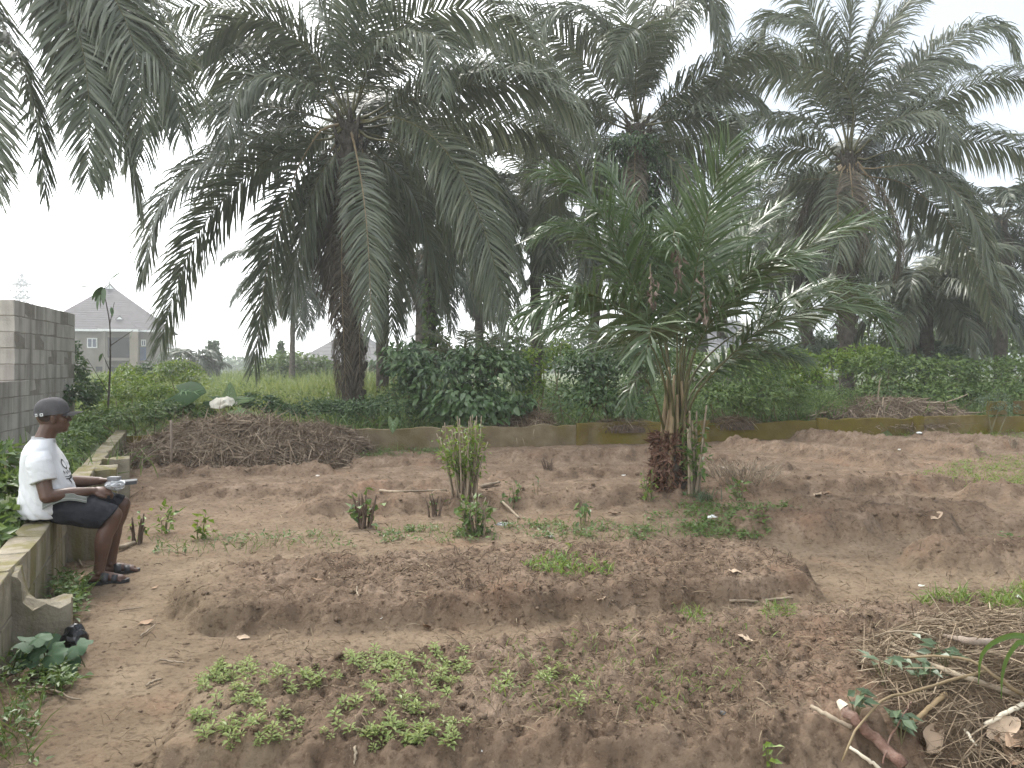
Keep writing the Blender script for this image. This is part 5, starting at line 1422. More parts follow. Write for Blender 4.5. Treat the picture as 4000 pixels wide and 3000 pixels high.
M['skin'] = noise_mat('dark_brown_skin', [(.3, (.072, .036, .024)), (.7, (.115, .060, .040))], scale=7, rough=.45, bump=.06, bscale=120, bdist=.003, spec=.45)
M['shirt'] = noise_mat('white_cotton', [(.3, (.57, .57, .58)), (.7, (.64, .64, .65))], scale=6, rough=.9, bump=.15, bscale=14, bdist=.02, spec=.15)
M['shorts'] = noise_mat('black_cotton', [(.3, (.016, .017, .021)), (.7, (.030, .031, .037))], scale=9, rough=.9, bump=.3, bscale=18, bdist=.02, spec=.2)
M['cap'] = noise_mat('dark_grey_cap', [(.3, (.055, .052, .054)), (.7, (.09, .085, .088))], scale=14, rough=.85, bump=.2, bscale=120, spec=.2)
M['rubber'] = flat_mat('black_rubber', (.035, .036, .038), .6)
M['ink'] = flat_mat('black_print', (.02, .02, .022), .8)
M['metal'] = flat_mat('buckle_metal', (.65, .65, .66), .25, .8)
M['grey_cloth'] = noise_mat('grey_green_cover', [(.3, (.15, .16, .145)), (.7, (.25, .26, .24))], scale=11, rough=.6, bump=.2, bscale=60)

def man():
    O = np.array((HIP[0], HIP[1], 0))
    root = thing('person', O, 'seated man in white t-shirt, dark cap, black shorts and slides, hands on lap', 'person')
    # ---- body: one skin
    bm = bmesh.new()
    for sg, kn, an, toe in ((1, Lc(.385, .105, -.085), None, None), (-1, Lc(.425, -.105, -.05), None, None)):
        hp = Lc(-.045, .085 * sg, .015)
        limb(bm, [hp, hp * .5 + kn * .5 + UP * .008, kn], [.088, .078, .060])
        if sg > 0: ank = np.array((*(Lc(.30, .128, 0)[:2]), .095))
        else: ank = np.array((*(Lc(.355, -.105, 0)[:2]), .095))
        mid = kn * .62 + ank * .38 - FW * .022
        limb(bm, [kn, kn * .8 + ank * .2 - FW * .006, mid, kn * .22 + ank * .78 - FW * .006, ank], [.060, .056, .057, .041, .036])
        fd = norm(FW + RT * (.10 * sg)); sd = np.array((fd[1], -fd[0], 0))
        heel = ank - fd * .048; heel[2] = .055
        limb(bm, [heel, ank + fd * .05 - UP * .042, ank + fd * .115 - UP * .058], [.034, .037, .03], sub=8)
        ell(bm, ank + fd * .105 - UP * .054, fd * .06, sd * .044, UP * .024)
        ell(bm, ank - UP * .01 + sd * .03, fd * .014, sd * .012, UP * .014)
        for q, (so, lf, rd) in enumerate([(-.030 * 1, .165, .0135), (-.010, .168, .0105), (.006, .160, .0098), (.021, .150, .0092), (.034, .138, .0088)]):
            b0 = ank + fd * .11 + sd * so * sg * 1.0 - UP * .062; t0 = ank + fd * lf + sd * so * sg * 1.08 - UP * .070
            limb(bm, [b0, (b0 + t0) / 2 + UP * .004, t0], [rd, rd, rd], n=8, sub=5)
    # pelvis, trunk, neck
    rg = [(Lc(f, 0, u), RT * hw, FW * hd) for u, f, hd, hw in ((-.06, -.03, .10, .16), (0, -.03, .12, .165), (.1, -.03, .125, .165), (.22, -.045, .115, .165), (.32, -.06, .10, .165), (.385, -.062, .075, .14), (.42, -.055, .06, .09))]
    rings_solid(bm, rg, 20)
    limb(bm, [Lc(-.055, 0, .40), Lc(-.035, 0, .46), Lc(-.01, 0, .53)], [.068, .060, .060])
    # head, turned a little to its left (away from the camera)
    hf = norm(FW * .96 + RT * -.20); hr = np.array((hf[1], -hf[0], 0)); hc = Lc(.012, 0, .597)
    def Hh(f, r, u): return hc + hf * f + hr * r + UP * u
    ell(bm, Hh(-.008, 0, .02), hf * .097, hr * .076, UP * .095)
    ell(bm, Hh(.028, 0, -.045), hf * .064, hr * .058, UP * .070)
    ell(bm, Hh(.062, 0, -.082), hf * .030, hr * .034, UP * .026)
    ell(bm, Hh(.083, 0, .018), hf * .012, hr * .045, UP * .012)            # brow
    limb(bm, [Hh(.086, 0, .008), Hh(.100, 0, -.022)], [.009, .014], n=8, sub=4)   # nose
    for sg in (-1, 1):
        ell(bm, Hh(.096, .013 * sg, -.027), hf * .009, hr * .009, UP * .008)
        ell(bm, Hh(.050, .052 * sg, -.02), hf * .026, hr * .014, UP * .022)   # cheek
        ell(bm, Hh(-.006, .078 * sg, -.012), hf * .017, hr * .009, UP * .031)  # ear
        ell(bm, Hh(-.012, .084 * sg, .004), hf * .013, hr * .006, UP * .014)
    ell(bm, Hh(.089, 0, -.053), hf * .012, hr * .024, UP * .007)
    ell(bm, Hh(.087, 0, -.064), hf * .012, hr * .022, UP * .007)
    # arms
    shR, elR, wrR = Lc(-.055, .162, .350), Lc(.005, .235, .085), Lc(.245, .085, .085)
    shL, elL, wrL = Lc(-.05, -.162, .352), Lc(.045, -.235, .11), Lc(.275, -.06, .135)
    for s, e, w in ((shR, elR, wrR), (shL, elL, wrL)):
        limb(bm, [s * .93 + e * .07 - UP * .012, (s + e) / 2, e], [.050, .050, .043]); limb(bm, [e, e * .65 + w * .35, w], [.043, .045, .028])
    # hands: palm, four unequal curled fingers, thumb from the side
    def hand(w, d, up, side, curl, seed):
        d = norm(d); up = norm(up - d * d.dot(up)); sd = np.cross(up, d) * side      # sd points to the little finger
        limb(bm, [w - d * .01, w + d * .02], [.027, .028], sub=4)
        ell(bm, w + d * .055, d * .050, sd * .041, up * .019)
        for q, (o, l) in enumerate(((-.030, .074), (-.010, .082), (.011, .077), (.031, .062))):
            b = w + d * (.092 - abs(o) * .18) + sd * o
            p1 = b + (d * math.cos(curl * .5) - up * math.sin(curl * .5)) * l * .46
            p2 = p1 + (d * math.cos(curl * 1.4) - up * math.sin(curl * 1.4)) * l * .32
            p3 = p2 + (d * math.cos(curl * 2.1) - up * math.sin(curl * 2.1)) * l * .26
            limb(bm, [b - d * .02, b, p1, p2, p3], [.0100, .0100, .0092, .0085, .0075], n=8, sub=12)
        b = w + d * .035 - sd * .034
        limb(bm, [b, b + d * .030 - sd * .018 - up * .006, b + d * .058 - sd * .014 - up * .018], [.0145, .0115, .0095], n=8, sub=8)
    hand(wrR, norm(wrR - elR) + FW * .7 - UP * .12, UP * .75 + RT * .55, 1, .62, 1)
    hand(wrL, norm(wrL - elL) + FW * .9 - UP * .1, UP * .9 - RT * .3, -1, .5, 2)
    body = fuse(bm, 'body', .0055, M['skin'], 3, root, O)
    # short hair below the cap
    bm = bmesh.new(); ell(bm, Hh(-.022, 0, .012), hf * .080, hr * .0765, UP * .070); hair = fuse(bm, 'hair', .006, flat_mat('short_hair', (.035, .022, .017), .95), 2, root, O)
    # eyes
    mb = bmesh.new()
    for sg in (-1, 1): ell(mb, Hh(.079, .030 * sg, .0), hf * .011, hr * .013, UP * .009, 10)
    me = bpy.data.meshes.new('eye'); mb.to_mesh(me); mb.free(); me.transform(Matrix.Translation(-Vector(O))); me.materials.append(flat_mat('eye', (.25, .22, .2), .2)); link('eye', me, root)
    # ---- t-shirt
    bm = bmesh.new()
    rg = [(Lc(f, 0, u), RT * hw, FW * hd) for u, f, hd, hw in ((-.072, -.035, .150, .195), (-.03, -.030, .170, .205), (.05, -.022, .172, .207), (.13, -.022, .162, .203), (.22, -.038, .147, .200), (.30, -.055, .128, .197), (.36, -.063, .110, .212), (.402, -.062, .092, .180), (.432, -.055, .077, .118), (.452, -.045, .070, .079))]
    rings_solid(bm, rg, 26)
    def wr(co):
        q = co - HIP; f = q @ FW; r = q @ RT; u = q[:, 2]
        low = smoothstep(.30, -.02, u)
        w = (np.abs(np.sin(u * 34 + f * 42 + r * 12 + 3.5 * fbm(f * 7, u * 7, 3, 2))) ** .6 - .6) * .010 * low
        w = w + (fbm(f * 12 + r * 7, u * 10, 7, 3) - .5) * .007
        arm = smoothstep(.13, .2, np.abs(r)) * smoothstep(.4, .3, u) * smoothstep(.08, .2, u)
        return w + arm * np.sin(u * 60 + f * 40) * .0025
    shirt = fuse(bm, 't_shirt', .0075, M['shirt'], 1, root, O, wr)
    for s, e in ((shR, elR), (shL, elL)):
        bm = bmesh.new(); t = s * .36 + e * .64; ax_ = norm(e - s); c0 = s * .80 + Lc(-.06, 0, .37) * .2 + UP * .008
        rg = []; pth = catmull([c0, s + (e - s) * .18 + (s - Lc(-.055, 0, .36)) * .10, t], 9); R_ = np.interp(np.linspace(0, 1, 9), [0, .2, .5, .93, 1], [.070, .078, .080, .083, .081])
        a_ = norm(np.cross(ax_, FW)); a_ = norm(a_ - ax_ * a_.dot(ax_)); b_ = np.cross(ax_, a_)
        for i, c in enumerate(pth): rg.append((c, a_ * R_[i] * .96, b_ * R_[i]))
        rings_solid(bm, rg, 20)
        sl = fuse(bm, 'sleeve', .006, M['shirt'], 1, None, O, lambda co: (fbm((co - HIP) @ FW * 16 + co[:, 2] * 9, co[:, 2] * 22, 17, 3) - .5) * .012); sl.parent = shirt
    bm = bmesh.new(); n = 30
    # collar band
    for a in (0,):
        rows = []
        for (u, gr) in ((.448, .004), (.466, .003)):
            rows.append([Vector(Lc(-.045 + (.070 + gr) * math.sin(t) * (1.0), (.079 + gr) * math.cos(t), u - .028 * max(0, math.sin(t)))) for t in np.linspace(0, 2 * math.pi, n, endpoint=False)])
        vs = [[bm.verts.new(v - Vector(O)) for v in rw] for rw in rows]
        for k in range(n): bm.faces.new((vs[0][k], vs[0][(k + 1) % n], vs[1][(k + 1) % n], vs[1][k]))
    bmesh.ops.solidify(bm, geom=bm.faces[:], thickness=.004)
    me = bpy.data.meshes.new('collar'); bm.to_mesh(me); bm.free(); me.materials.append(M['shirt']); link('collar', me, shirt)
    # print on the chest: ring, a line of scrawl, two brush strokes -- pressed onto the cloth
    from mathutils.bvhtree import BVHTree
    bv = BVHTree.FromPolygons([v.co.copy() for v in shirt.data.vertices], [tuple(p.vertices) for p in shirt.data.polygons])
    def press(r, u):
        o = Vector(Lc(.5, r, u) - O); hit = bv.ray_cast(o, Vector(-FW))
        return np.array(hit[0] + hit[1] * .0018) if hit[0] is not None else None
    def stroke(pts, w, name, closed=False):
        p = np.array([(a, b, 0) for a, b in pts], float); q = catmull(p, max(14, len(p) * 7)); T = norm(np.gradient(q, axis=0)); S = np.stack([-T[:, 1], T[:, 0], T[:, 2]], 1)
        V = []; wv = np.interp(np.linspace(0, 1, len(q)), [0, .3, .8, 1], [.5, 1, 1, .4]) * w if not closed else np.full(len(q), w)
        for c, s, ww in zip(q, S, wv):
            for sg in (-1, 1):
                h = press(c[0] + s[0] * ww * sg / 2, c[1] + s[1] * ww * sg / 2); V.append(h if h is not None else np.array(Lc(.1, c[0], c[1]) - O))
        m = len(q); F = np.array([(2 * i, 2 * i + 1, 2 * i + 3, 2 * i + 2) for i in range(m - 1)])
        mb = MB(); mb.add(V, F); link(name, mb.mesh(name, M['ink']), shirt)
    t = np.linspace(0, 2 * math.pi, 15)
    stroke([(.045 + .032 * math.cos(a), .275 + .030 * math.sin(a)) for a in t], .011, 'shirt_print', True)
    for k in range(7):
        x = .105 - k * .027
        stroke([(x, .232), (x - .006, .212), (x - .012, .228)] if k % 2 else [(x, .212), (x - .004, .234), (x - .014, .214)], .006, 'shirt_print')
    stroke([(.11, .196), (.06, .192), (.0, .197), (-.07, .19)], .006, 'shirt_print')
    stroke([(.105, .18), (.06, .176), (.02, .186), (-.06, .182)], .012, 'shirt_print')
    stroke([(.06, .182), (.075, .166), (.058, .152), (.066, .138)], .012, 'shirt_print')
    stroke([(.03, .18), (.0, .160), (-.05, .166), (-.09, .155)], .012, 'shirt_print')
    # ---- shorts
    bm = bmesh.new()
    rings_solid(bm, [(Lc(f, 0, u), RT * hw, FW * hd) for u, f, hd, hw in ((-.078, -.02, .12, .175), (-.05, -.02, .145, .19), (.0, -.03, .135, .185), (.06, -.03, .125, .178))], 20)
    for sg, kn in ((1, Lc(.385, .105, -.085)), (-1, Lc(.425, -.105, -.05))):
        hp = Lc(-.04, .088 * sg, .015); ax_ = norm(kn - hp); R = [(.108, .10), (.110, .104), (.106, .100), (.098, .092)]
        rg = []
        for f, (ru, rs_) in zip((0, .35, .7, .93), R):
            c = hp + (kn - hp) * f - UP * (.012 * f); up2 = norm(UP - ax_ * ax_[2]); tl = (norm(up2 + ax_ * .55) if f > .9 else up2)
            rg.append((c + (UP * -.012 if f > .9 else 0), RT * rs_, tl * ru))
        rings_solid(bm, rg, 20)
    fuse(bm, 'shorts', .0075, M['shorts'], 3, root, O, lambda co: (fbm((co - HIP) @ FW * 14, co[:, 2] * 14 + (co - HIP) @ RT * 6, 13, 3) - .5) * .016)
    # ---- cap
    bm = bmesh.new()
    cf = norm(hf + UP * .10); cu = norm(UP - cf * cf[2]); crr = np.cross(cf, cu); cc = Hh(-.008, 0, .036)
    rows = []
    for i in range(9):
        f = i / 8 * 1.5; rows.append([bm.verts.new(Vector(cc + cf * .108 * math.cos(f) ** .72 * math.cos(t) + crr * .090 * math.cos(f) ** .72 * math.sin(t) + cu * (.098 * math.sin(f) ** 1.0 + (.0 if i else -.018)) - O)) for t in np.linspace(0, 2 * math.pi, 32, endpoint=False)])
    for i in range(8):
        for k in range(32): bm.faces.new((rows[i][k], rows[i][(k + 1) % 32], rows[i + 1][(k + 1) % 32], rows[i + 1][k]))
    bm.faces.new(rows[-1]); bmesh.ops.recalc_face_normals(bm, faces=bm.faces)
    for i in range(1, 8):
        for k in range(0, 32):
            if k % 5 == 0: rows[i][k].co -= (rows[i][k].co - Vector(cc - O)).normalized() * .0022
    me = bpy.data.meshes.new('cap'); bm.to_mesh(me); bm.free(); me.materials.append(M['cap'])
    for p in me.polygons: p.use_smooth = True
    cap = link('cap', me, root)
    bm = bmesh.new(); rows = []
    for i in range(6):
        row = []
        for k in range(13):
            a = (k / 12 - .5) * 2.3; l = .088 * math.cos(a * .62) * i / 5
            q = cc + cf * (.104 * math.cos(a) + l) + crr * .089 * math.sin(a) - cu * (.012 + .018 * (1 - math.cos(a)) * 1.6 + .010 * (i / 5)) 
            row.append(bm.verts.new(Vector(q - O)))
        rows.append(row)
    for i in range(5):
        for k in range(12): bm.faces.new((rows[i][k], rows[i][k + 1], rows[i + 1][k + 1], rows[i + 1][k]))
    bmesh.ops.solidify(bm, geom=bm.faces[:], thickness=.004); bmesh.ops.recalc_face_normals(bm, faces=bm.faces)
    me = bpy.data.meshes.new('bill'); bm.to_mesh(me); bm.free(); me.materials.append(M['cap'])
    for p in me.polygons: p.use_smooth = True
    link('bill', me, cap)
    def onc(a, u, g=.0): return cc + cf * (.109 + g) * math.cos(a) + crr * (.091 + g) * math.sin(a) + cu * u - O
    mb = MB(); aa = np.linspace(math.pi * .74, math.pi * 1.26, 12); V = []
    for a in aa: V += [onc(a, -.018, .0012), onc(a, -.002, .0012)]
    mb.add(V, np.array([(2 * i, 2 * i + 1, 2 * i + 3, 2 * i + 2) for i in range(11)])); link('strap', mb.mesh('strap', M['cap']), cap)
    for a0 in (math.pi * .68, math.pi * .80):
        a0 = a0
        mb = MB(); aa = [a0, a0 + .16]; 
        for u0, u1 in ((-.019, -.014), (-.005, .0)):
            mb.add([onc(aa[0], u0, .004), onc(aa[1], u0, .004), onc(aa[1], u1, .004), onc(aa[0], u1, .004)], np.array([[0, 1, 2, 3]]))
        for q in aa: mb.add([onc(q - .02, -.019, .0041), onc(q + .02, -.019, .0041), onc(q + .02, 0, .0041), onc(q - .02, 0, .0041)], np.array([[0, 1, 2, 3]]))
        link('buckle', mb.mesh('buckle', M['metal']), cap)
    bm = bmesh.new(); bmesh.ops.create_uvsphere(bm, u_segments=10, v_segments=6, radius=.008, matrix=Matrix.Translation(Vector(cc + cu * .098 - O))); me = bpy.data.meshes.new('button'); bm.to_mesh(me); bm.free(); me.materials.append(M['cap']); link('button', me, cap)
    # ---- slides
    for sg in (1, -1):
        ank = np.array((*(Lc(.30, .128, 0)[:2]), .095)) if sg > 0 else np.array((*(Lc(.355, -.105, 0)[:2]), .095))
        fd = norm(FW + RT * (.10 * sg)); sd = np.array((fd[1], -fd[0], 0))
        bm = bmesh.new(); top, bot = [], []
        for t in np.linspace(0, 2 * math.pi, 28, endpoint=False):
            l = .140 * math.cos(t); w = (.047 + .006 * math.cos(t)) * math.sin(t) * (1 if abs(math.cos(t)) < .99 else .9)
            q = ank + fd * (.052 + l) + sd * w; zt = .028 + .010 * max(0, math.cos(t) - .55)
            top.append(bm.verts.new(Vector((q[0] - O[0], q[1] - O[1], zt)))); bot.append(bm.verts.new(Vector((q[0] - O[0], q[1] - O[1], zt - .022))))
        bm.faces.new(top); bm.faces.new(bot[::-1])
        for k in range(28): bm.faces.new((top[k], bot[k], bot[(k + 1) % 28], top[(k + 1) % 28]))
        bmesh.ops.recalc_face_normals(bm, faces=bm.faces)
        me = bpy.data.meshes.new('slide'); bm.to_mesh(me); bm.free(); me.materials.append(M['rubber']); sl = link('slide', me, root)
        for l0, l1, h in ((.020, .065, .034), (.085, .120, .014)):
            mb = MB(); V = []; m = 13
            for k in range(m):
                a = math.pi * k / (m - 1)
                for l in (l0, l1):
                    hh = h - (l - l0) * .25
                    c = ank + fd * l + sd * .053 * math.cos(a); V.append(np.array((c[0] - O[0], c[1] - O[1], .024 + (hh + .030) * math.sin(a) ** .7)))
            mb.add(V, np.array([(2 * i, 2 * i + 1, 2 * i + 3, 2 * i + 2) for i in range(m - 1)]))
            me = mb.mesh('strap', M['rubber'], smooth=True); so = link('strap', me, sl); md = so.modifiers.new('t', 'SOLIDIFY'); md.thickness = .005; md.offset = 1
    # ---- what lies on his lap and in his hands
    def slab(name, c, ax, ay, az, mat, label, cat, bev=.004):
        bm = bmesh.new(); bmesh.ops.create_cube(bm, size=1)
        bmesh.ops.bevel(bm, geom=bm.edges[:], offset=.06, segments=2, affect='EDGES')
        me = bpy.data.meshes.new(name); bm.to_mesh(me); bm.free(); me.materials.append(mat)
        o = link(name, me); ax, ay, az = [np.asarray(k, float) for k in (ax, ay, az)]
        o.matrix_world = Matrix(((ax[0], ay[0], az[0], c[0]), (ax[1], ay[1], az[1], c[1]), (ax[2], ay[2], az[2], c[2]), (0, 0, 0, 1)))
        return tag(o, label, cat)
    # folded grey green cover lying across the lap, bent over the thigh
    mb = MB(); path = [Lc(-.02, .230, .000), Lc(.04, .228, .030), Lc(.10, .222, .050), Lc(.16, .205, .044), Lc(.23, .17, .018)]
    q = catmull(path, 14); V = []
    for i, p in enumerate(q):
        w = .17
        for (rr, dz) in ((0, 0), (0, .046), (-w, .040), (-w, 0)): V.append(p + RT * rr + UP * dz * (1 if i < 10 else .8))
    F = []
    for i in range(13):
        for k in range(4): F.append((i * 4 + k, i * 4 + (k + 1) % 4, (i + 1) * 4 + (k + 1) % 4, (i + 1) * 4 + k))
    mb.add(V, [np.array(F), np.array([[3, 2, 1, 0], [52, 53, 54, 55]])]); o = mb.obj('document_folder', M['grey_cloth'], origin=np.array(path[2])); tag(o, 'grey green folded folder lying across the seated man’s lap', 'folder')
    mb = MB(); V = []
    for p in q: V += [p + RT * .0015 + UP * .013, p + RT * .0015 + UP * .018]
    mb.add(V, np.array([(2 * i, 2 * i + 1, 2 * i + 3, 2 * i + 2) for i in range(13)])); link('seam', mb.mesh('seam', flat_mat('seam', (.35, .36, .33), .7), origin=np.array(path[2])), o)
    pc = Lc(.385, .0, .135); ax_ = norm(FW * .8 + RT * .45); ay_ = norm(np.cross(UP, ax_))
    slab('spectacle_case', pc + UP * .018, ax_ * .08, ay_ * .05, UP * .026, flat_mat('grey_case', (.20, .20, .21), .5), 'small grey case held in the seated man’s hands above a clear plastic bag', 'case')
    slab('notebook', Lc(.455, -.10, .108), norm(FW + UP * .10) * .14, RT * .13, UP * .026, flat_mat('dark_cover', (.06, .06, .065), .5), 'dark flat notebook jutting out past the seated man’s far knee', 'notebook')
    # crumpled clear bag
    m, nt, b, out = new_mat('clear_film'); b.inputs['Base Color'].default_value = (.62, .64, .66, 1); b.inputs['Roughness'].default_value = .12; b.inputs['Transmission Weight'].default_value = .55; b.inputs['IOR'].default_value = 1.15
    bm = bmesh.new(); bmesh.ops.create_icosphere(bm, subdivisions=3, radius=1); rs = RS(4)
    for v in bm.verts:
        n = 1 + .28 * (vnoise(v.co.x * 3 + 9, v.co.z * 3 + v.co.y * 2, 3) - .5) + .10 * rs.normal()
        c = FW * v.co.x * .062 + RT * v.co.y * .05 + UP * v.co.z * .034; v.co = Vector(c * n)
    me = bpy.data.meshes.new('plastic_bag'); bm.to_mesh(me); bm.free(); me.materials.append(m)
    o = link('plastic_bag', me, loc=pc - UP * .026 + FW * .01 + RT * .01); tag(o, 'crumpled clear plastic bag in the seated man’s hands', 'plastic bag')
man()
# ---------------------------------------------------------------- heaps, stumps, weeds, seedlings and litter in the plot
def G0(u, v, z=0.0):
    return ray_hit(u, v, gz)
def ray_hit(u, v, fz, lift=0.0, y0=1.9, y1=22.0):
    """first place where the line of sight at (u, v) meets the surface fz"""
    Y = y0 * (y1 / y0) ** np.linspace(0, 1, 900); x = (u - 2000.0) / FPX * Y; z = EYE - (v - V0) / FPX * Y
    k = np.argmax(z <= fz(x, Y) + lift); return np.array((x[k], Y[k], z[k]))

def heap(name, label, c, rx, ry, h, n, mats, seed, L=(.2, .6), W=.008, rot=0.0, lumps=.35, cat='heap', zfun=gz, core=True):
    rs = RS(seed); o = np.array((c[0], c[1], 0.0)); ca, sa = math.cos(rot), math.sin(rot)
    def hz(a, b):   # local, unit disc
        r2 = a * a + b * b
        return h * np.maximum(0, 1 - r2) ** .62 * (1 - lumps + 2 * lumps * fbm(a * 2.2 + 7, b * 2.2, seed, 3))
    root = thing(name, (c[0], c[1], float(c[2]) if len(c) > 2 else 0), label, cat)
    zb = float(c[2]) if len(c) > 2 else 0.0
    g = 44; t = np.linspace(-1.05, 1.05, g); A, B_ = np.meshgrid(t, t)
    X = (A * rx) * ca - (B_ * ry) * sa; Yy = (A * rx) * sa + (B_ * ry) * ca
    Z = hz(A, B_) + (fbm(X * 7, Yy * 7, seed + 1, 3) - .5) * .08 * (A * A + B_ * B_ < .95) - .10 * (A * A + B_ * B_ > 1)
    i, j = np.meshgrid(np.arange(g - 1), np.arange(g - 1), indexing='ij')
    keep = (A[:-1, :-1] ** 2 + B_[:-1, :-1] ** 2) < 1.08
    Q = np.stack([i * g + j, i * g + j + 1, (i + 1) * g + j + 1, (i + 1) * g + j], -1)[keep]
    za = (lambda a_, b_: gz(a_ + c[0], b_ + c[1])) if not core else (lambda a_, b_: 0 * a_)
    Z = Z + za(X, Yy)
    mb = MB(); mb.add(np.stack([X, Yy, Z - .02], -1), Q); me = mb.mesh('core', M['heap_core' if core else 'soil'], smooth=True); link('core', me, root)
    r = np.sqrt(rs.rand(n)) * 1.08; th = rs.uniform(0, 6.28, n); a, b = r * np.cos(th), r * np.sin(th)
    e = .03; gx_ = (hz(a + e, b) - hz(a - e, b)) / (2 * e * rx); gy_ = (hz(a, b + e) - hz(a, b - e)) / (2 * e * ry)
    nr = norm(np.stack([-(gx_ * ca - gy_ * sa), -(gx_ * sa + gy_ * ca), np.ones(n)], 1))
    d = rdir(rs, n); d = norm(d - nr * (d * nr).sum(1, keepdims=True) * .75)
    p = np.stack([a * rx * ca - b * ry * sa, a * rx * sa + b * ry * ca, hz(a, b) + rs.uniform(-.01, .08, n)], 1)
    p[:, 2] += za(p[:, 0], p[:, 1])
    Ls = rs.uniform(L[0], L[1], n); p = p - d * Ls[:, None] * .35
    V, F, k = strips(p, d, rdir(rs, n), Ls, W * rs.uniform(.6, 1.5, n), rs.uniform(0, .45, n), 4, prof=np.array([.8, 1, 1, .8]))
    mb = MB(); mb.add(V, F, np.repeat(np.clip(rs.beta(1.4, 2.2, n), 0, 1), k)); so = link('straw', mb.mesh('straw', mats), root); so['kind'] = 'stuff'
    return root, (lambda x, y: (lambda aa, bb: hz(aa, bb) + zb)(((x - c[0]) * ca + (y - c[1]) * sa) / rx, (-(x - c[0]) * sa + (y - c[1]) * ca) / ry))
M['straw_heap'] = var_mat('straw_heap', [(.10, .074, .052), (.21, .158, .112), (.37, .30, .215)])
M['heap_core'] = noise_mat('rotting_straw', [(.3, (.055, .040, .028)), (.7, (.13, .095, .068))], scale=9, rough=1, bump=.8, bscale=30, bdist=.03)

M['straw_pale'] = var_mat('pale_straw', [(.09, .064, .042), (.21, .158, .105), (.42, .34, .24)])
c = np.array((-4.15, 11.55, 0)); heap('weed_heap', 'long heap of uprooted brown weeds piled in the far left corner', c, 1.72, .95, .54, 10000, M['straw_heap'], 1, (.15, .75), .010, rot=.18, lumps=.6)
c2 = np.array((-3.2, 12.95, 0)); heap('weed_heap', 'low tail of dead weeds slumped on the far wall beside the corner heap', c2, .9, .45, .42, 2600, M['straw_heap'], 2, (.15, .5), .009, rot=.27)
x3 = P(3520, 1600, 17.0); heap('brush_heap', 'low heap of dead brush and branches lying over the right end of the far wall', (x3[0], WALL_B(x3[0]) + .80, .18), 2.3, .75, .48, 6500, M['straw_heap'], 3, (.15, .55), .013, rot=.27)
x4 = P(2060, 1600, 14.6); heap('straw_bundle', 'fan of pale dry grass leaning between the dark bushes', (x4[0], WALL_B(x4[0]) + .45, .2), .6, .3, .38, 900, M['straw_pale'], 4, (.3, .8), .009, rot=.2)
x5 = P(2450, 1640, 14.4); heap('straw_bundle', 'dry grass strewn along the wall top left of the young palm', (x5[0], WALL_B(x5[0]) + .12, .34), .6, .16, .08, 420, M['straw_pale'], 5, (.12, .4), .008, rot=.27)
x6 = P(2900, 1640, 15); heap('straw_bundle', 'dry roots and straw hanging over the wall right of the young palm', (x6[0], WALL_B(x6[0]) + .10, .34), .5, .16, .08, 420, M['straw_pale'], 6, (.15, .45), .008, rot=.27)
cs_ = np.array((2.42, 3.05, 0)); _, HZF = heap('dry_brush_heap', 'heap of pale straw, twigs and dead leaves in the bottom right corner', cs_, .90, .74, .18, 9500, M['straw_pale'], 7, (.04, .26), .0036, rot=-.35, core=False)

def stick(label, pts, r, mat='stick', name='stick', cat='stick', group=None, n=14, sides=7, wob=.0, seed=0):
    rs = RS(seed); p = catmull(pts, n) + rs.normal(size=(n, 3)) * wob
    V, F = tube(p, (np.asarray(r) if len(r) == n else np.linspace(r[0], r[1], n) * (1 + rs.normal(size=n) * .07)) if np.ndim(r) else r, sides); mb = MB(); mb.add(V, F)
    return tag(mb.obj(name, M[mat], smooth=True, origin=p[0]), label, cat, group)
def HP(u, v, lift=.0):
    """point on the bottom right heap under photo pixel (u, v)"""
    return ray_hit(u, v, lambda x, y: gz(x, y) + HZF(x, y), lift + .012, 1.7, 6.0)
M['red_bark'] = noise_mat('red_brown_bark', [(.25, (.10, .058, .042)), (.5, (.19, .115, .088)), (.75, (.32, .24, .19))], scale=16, rough=.95, bump=.9, bscale=60, spec=.08)
M['cut_wood'] = noise_mat('pale_cut_wood', [(.3, (.50, .43, .32)), (.7, (.68, .61, .48))], scale=20, rough=.8, bump=.2)
br = stick('thick red brown cut branch with a pale chopped end', [HP(3292, 2762, .07), HP(3360, 2830, .07), HP(3440, 2905, .06), HP(3530, 2990, .05)], np.array([.0195, .021, .0195, .022, .020, .0215, .0195, .021, .0225, .0205, .022, .021, .0235, .022]), 'red_bark', 'cut_branch', 'branch', seed=1, wob=.003)
e0 = HP(3292, 2762, .07); e1 = HP(3268, 2733, .085)
V, F = tube([e0, e0 * .5 + e1 * .5, e1], [.0215, .0165, .009], 7); mb = MB(); mb.add(V, F); link('cut_end', mb.mesh('cut_end', M['cut_wood'], origin=e0), br)
SG = 'sticks on the corner heap'
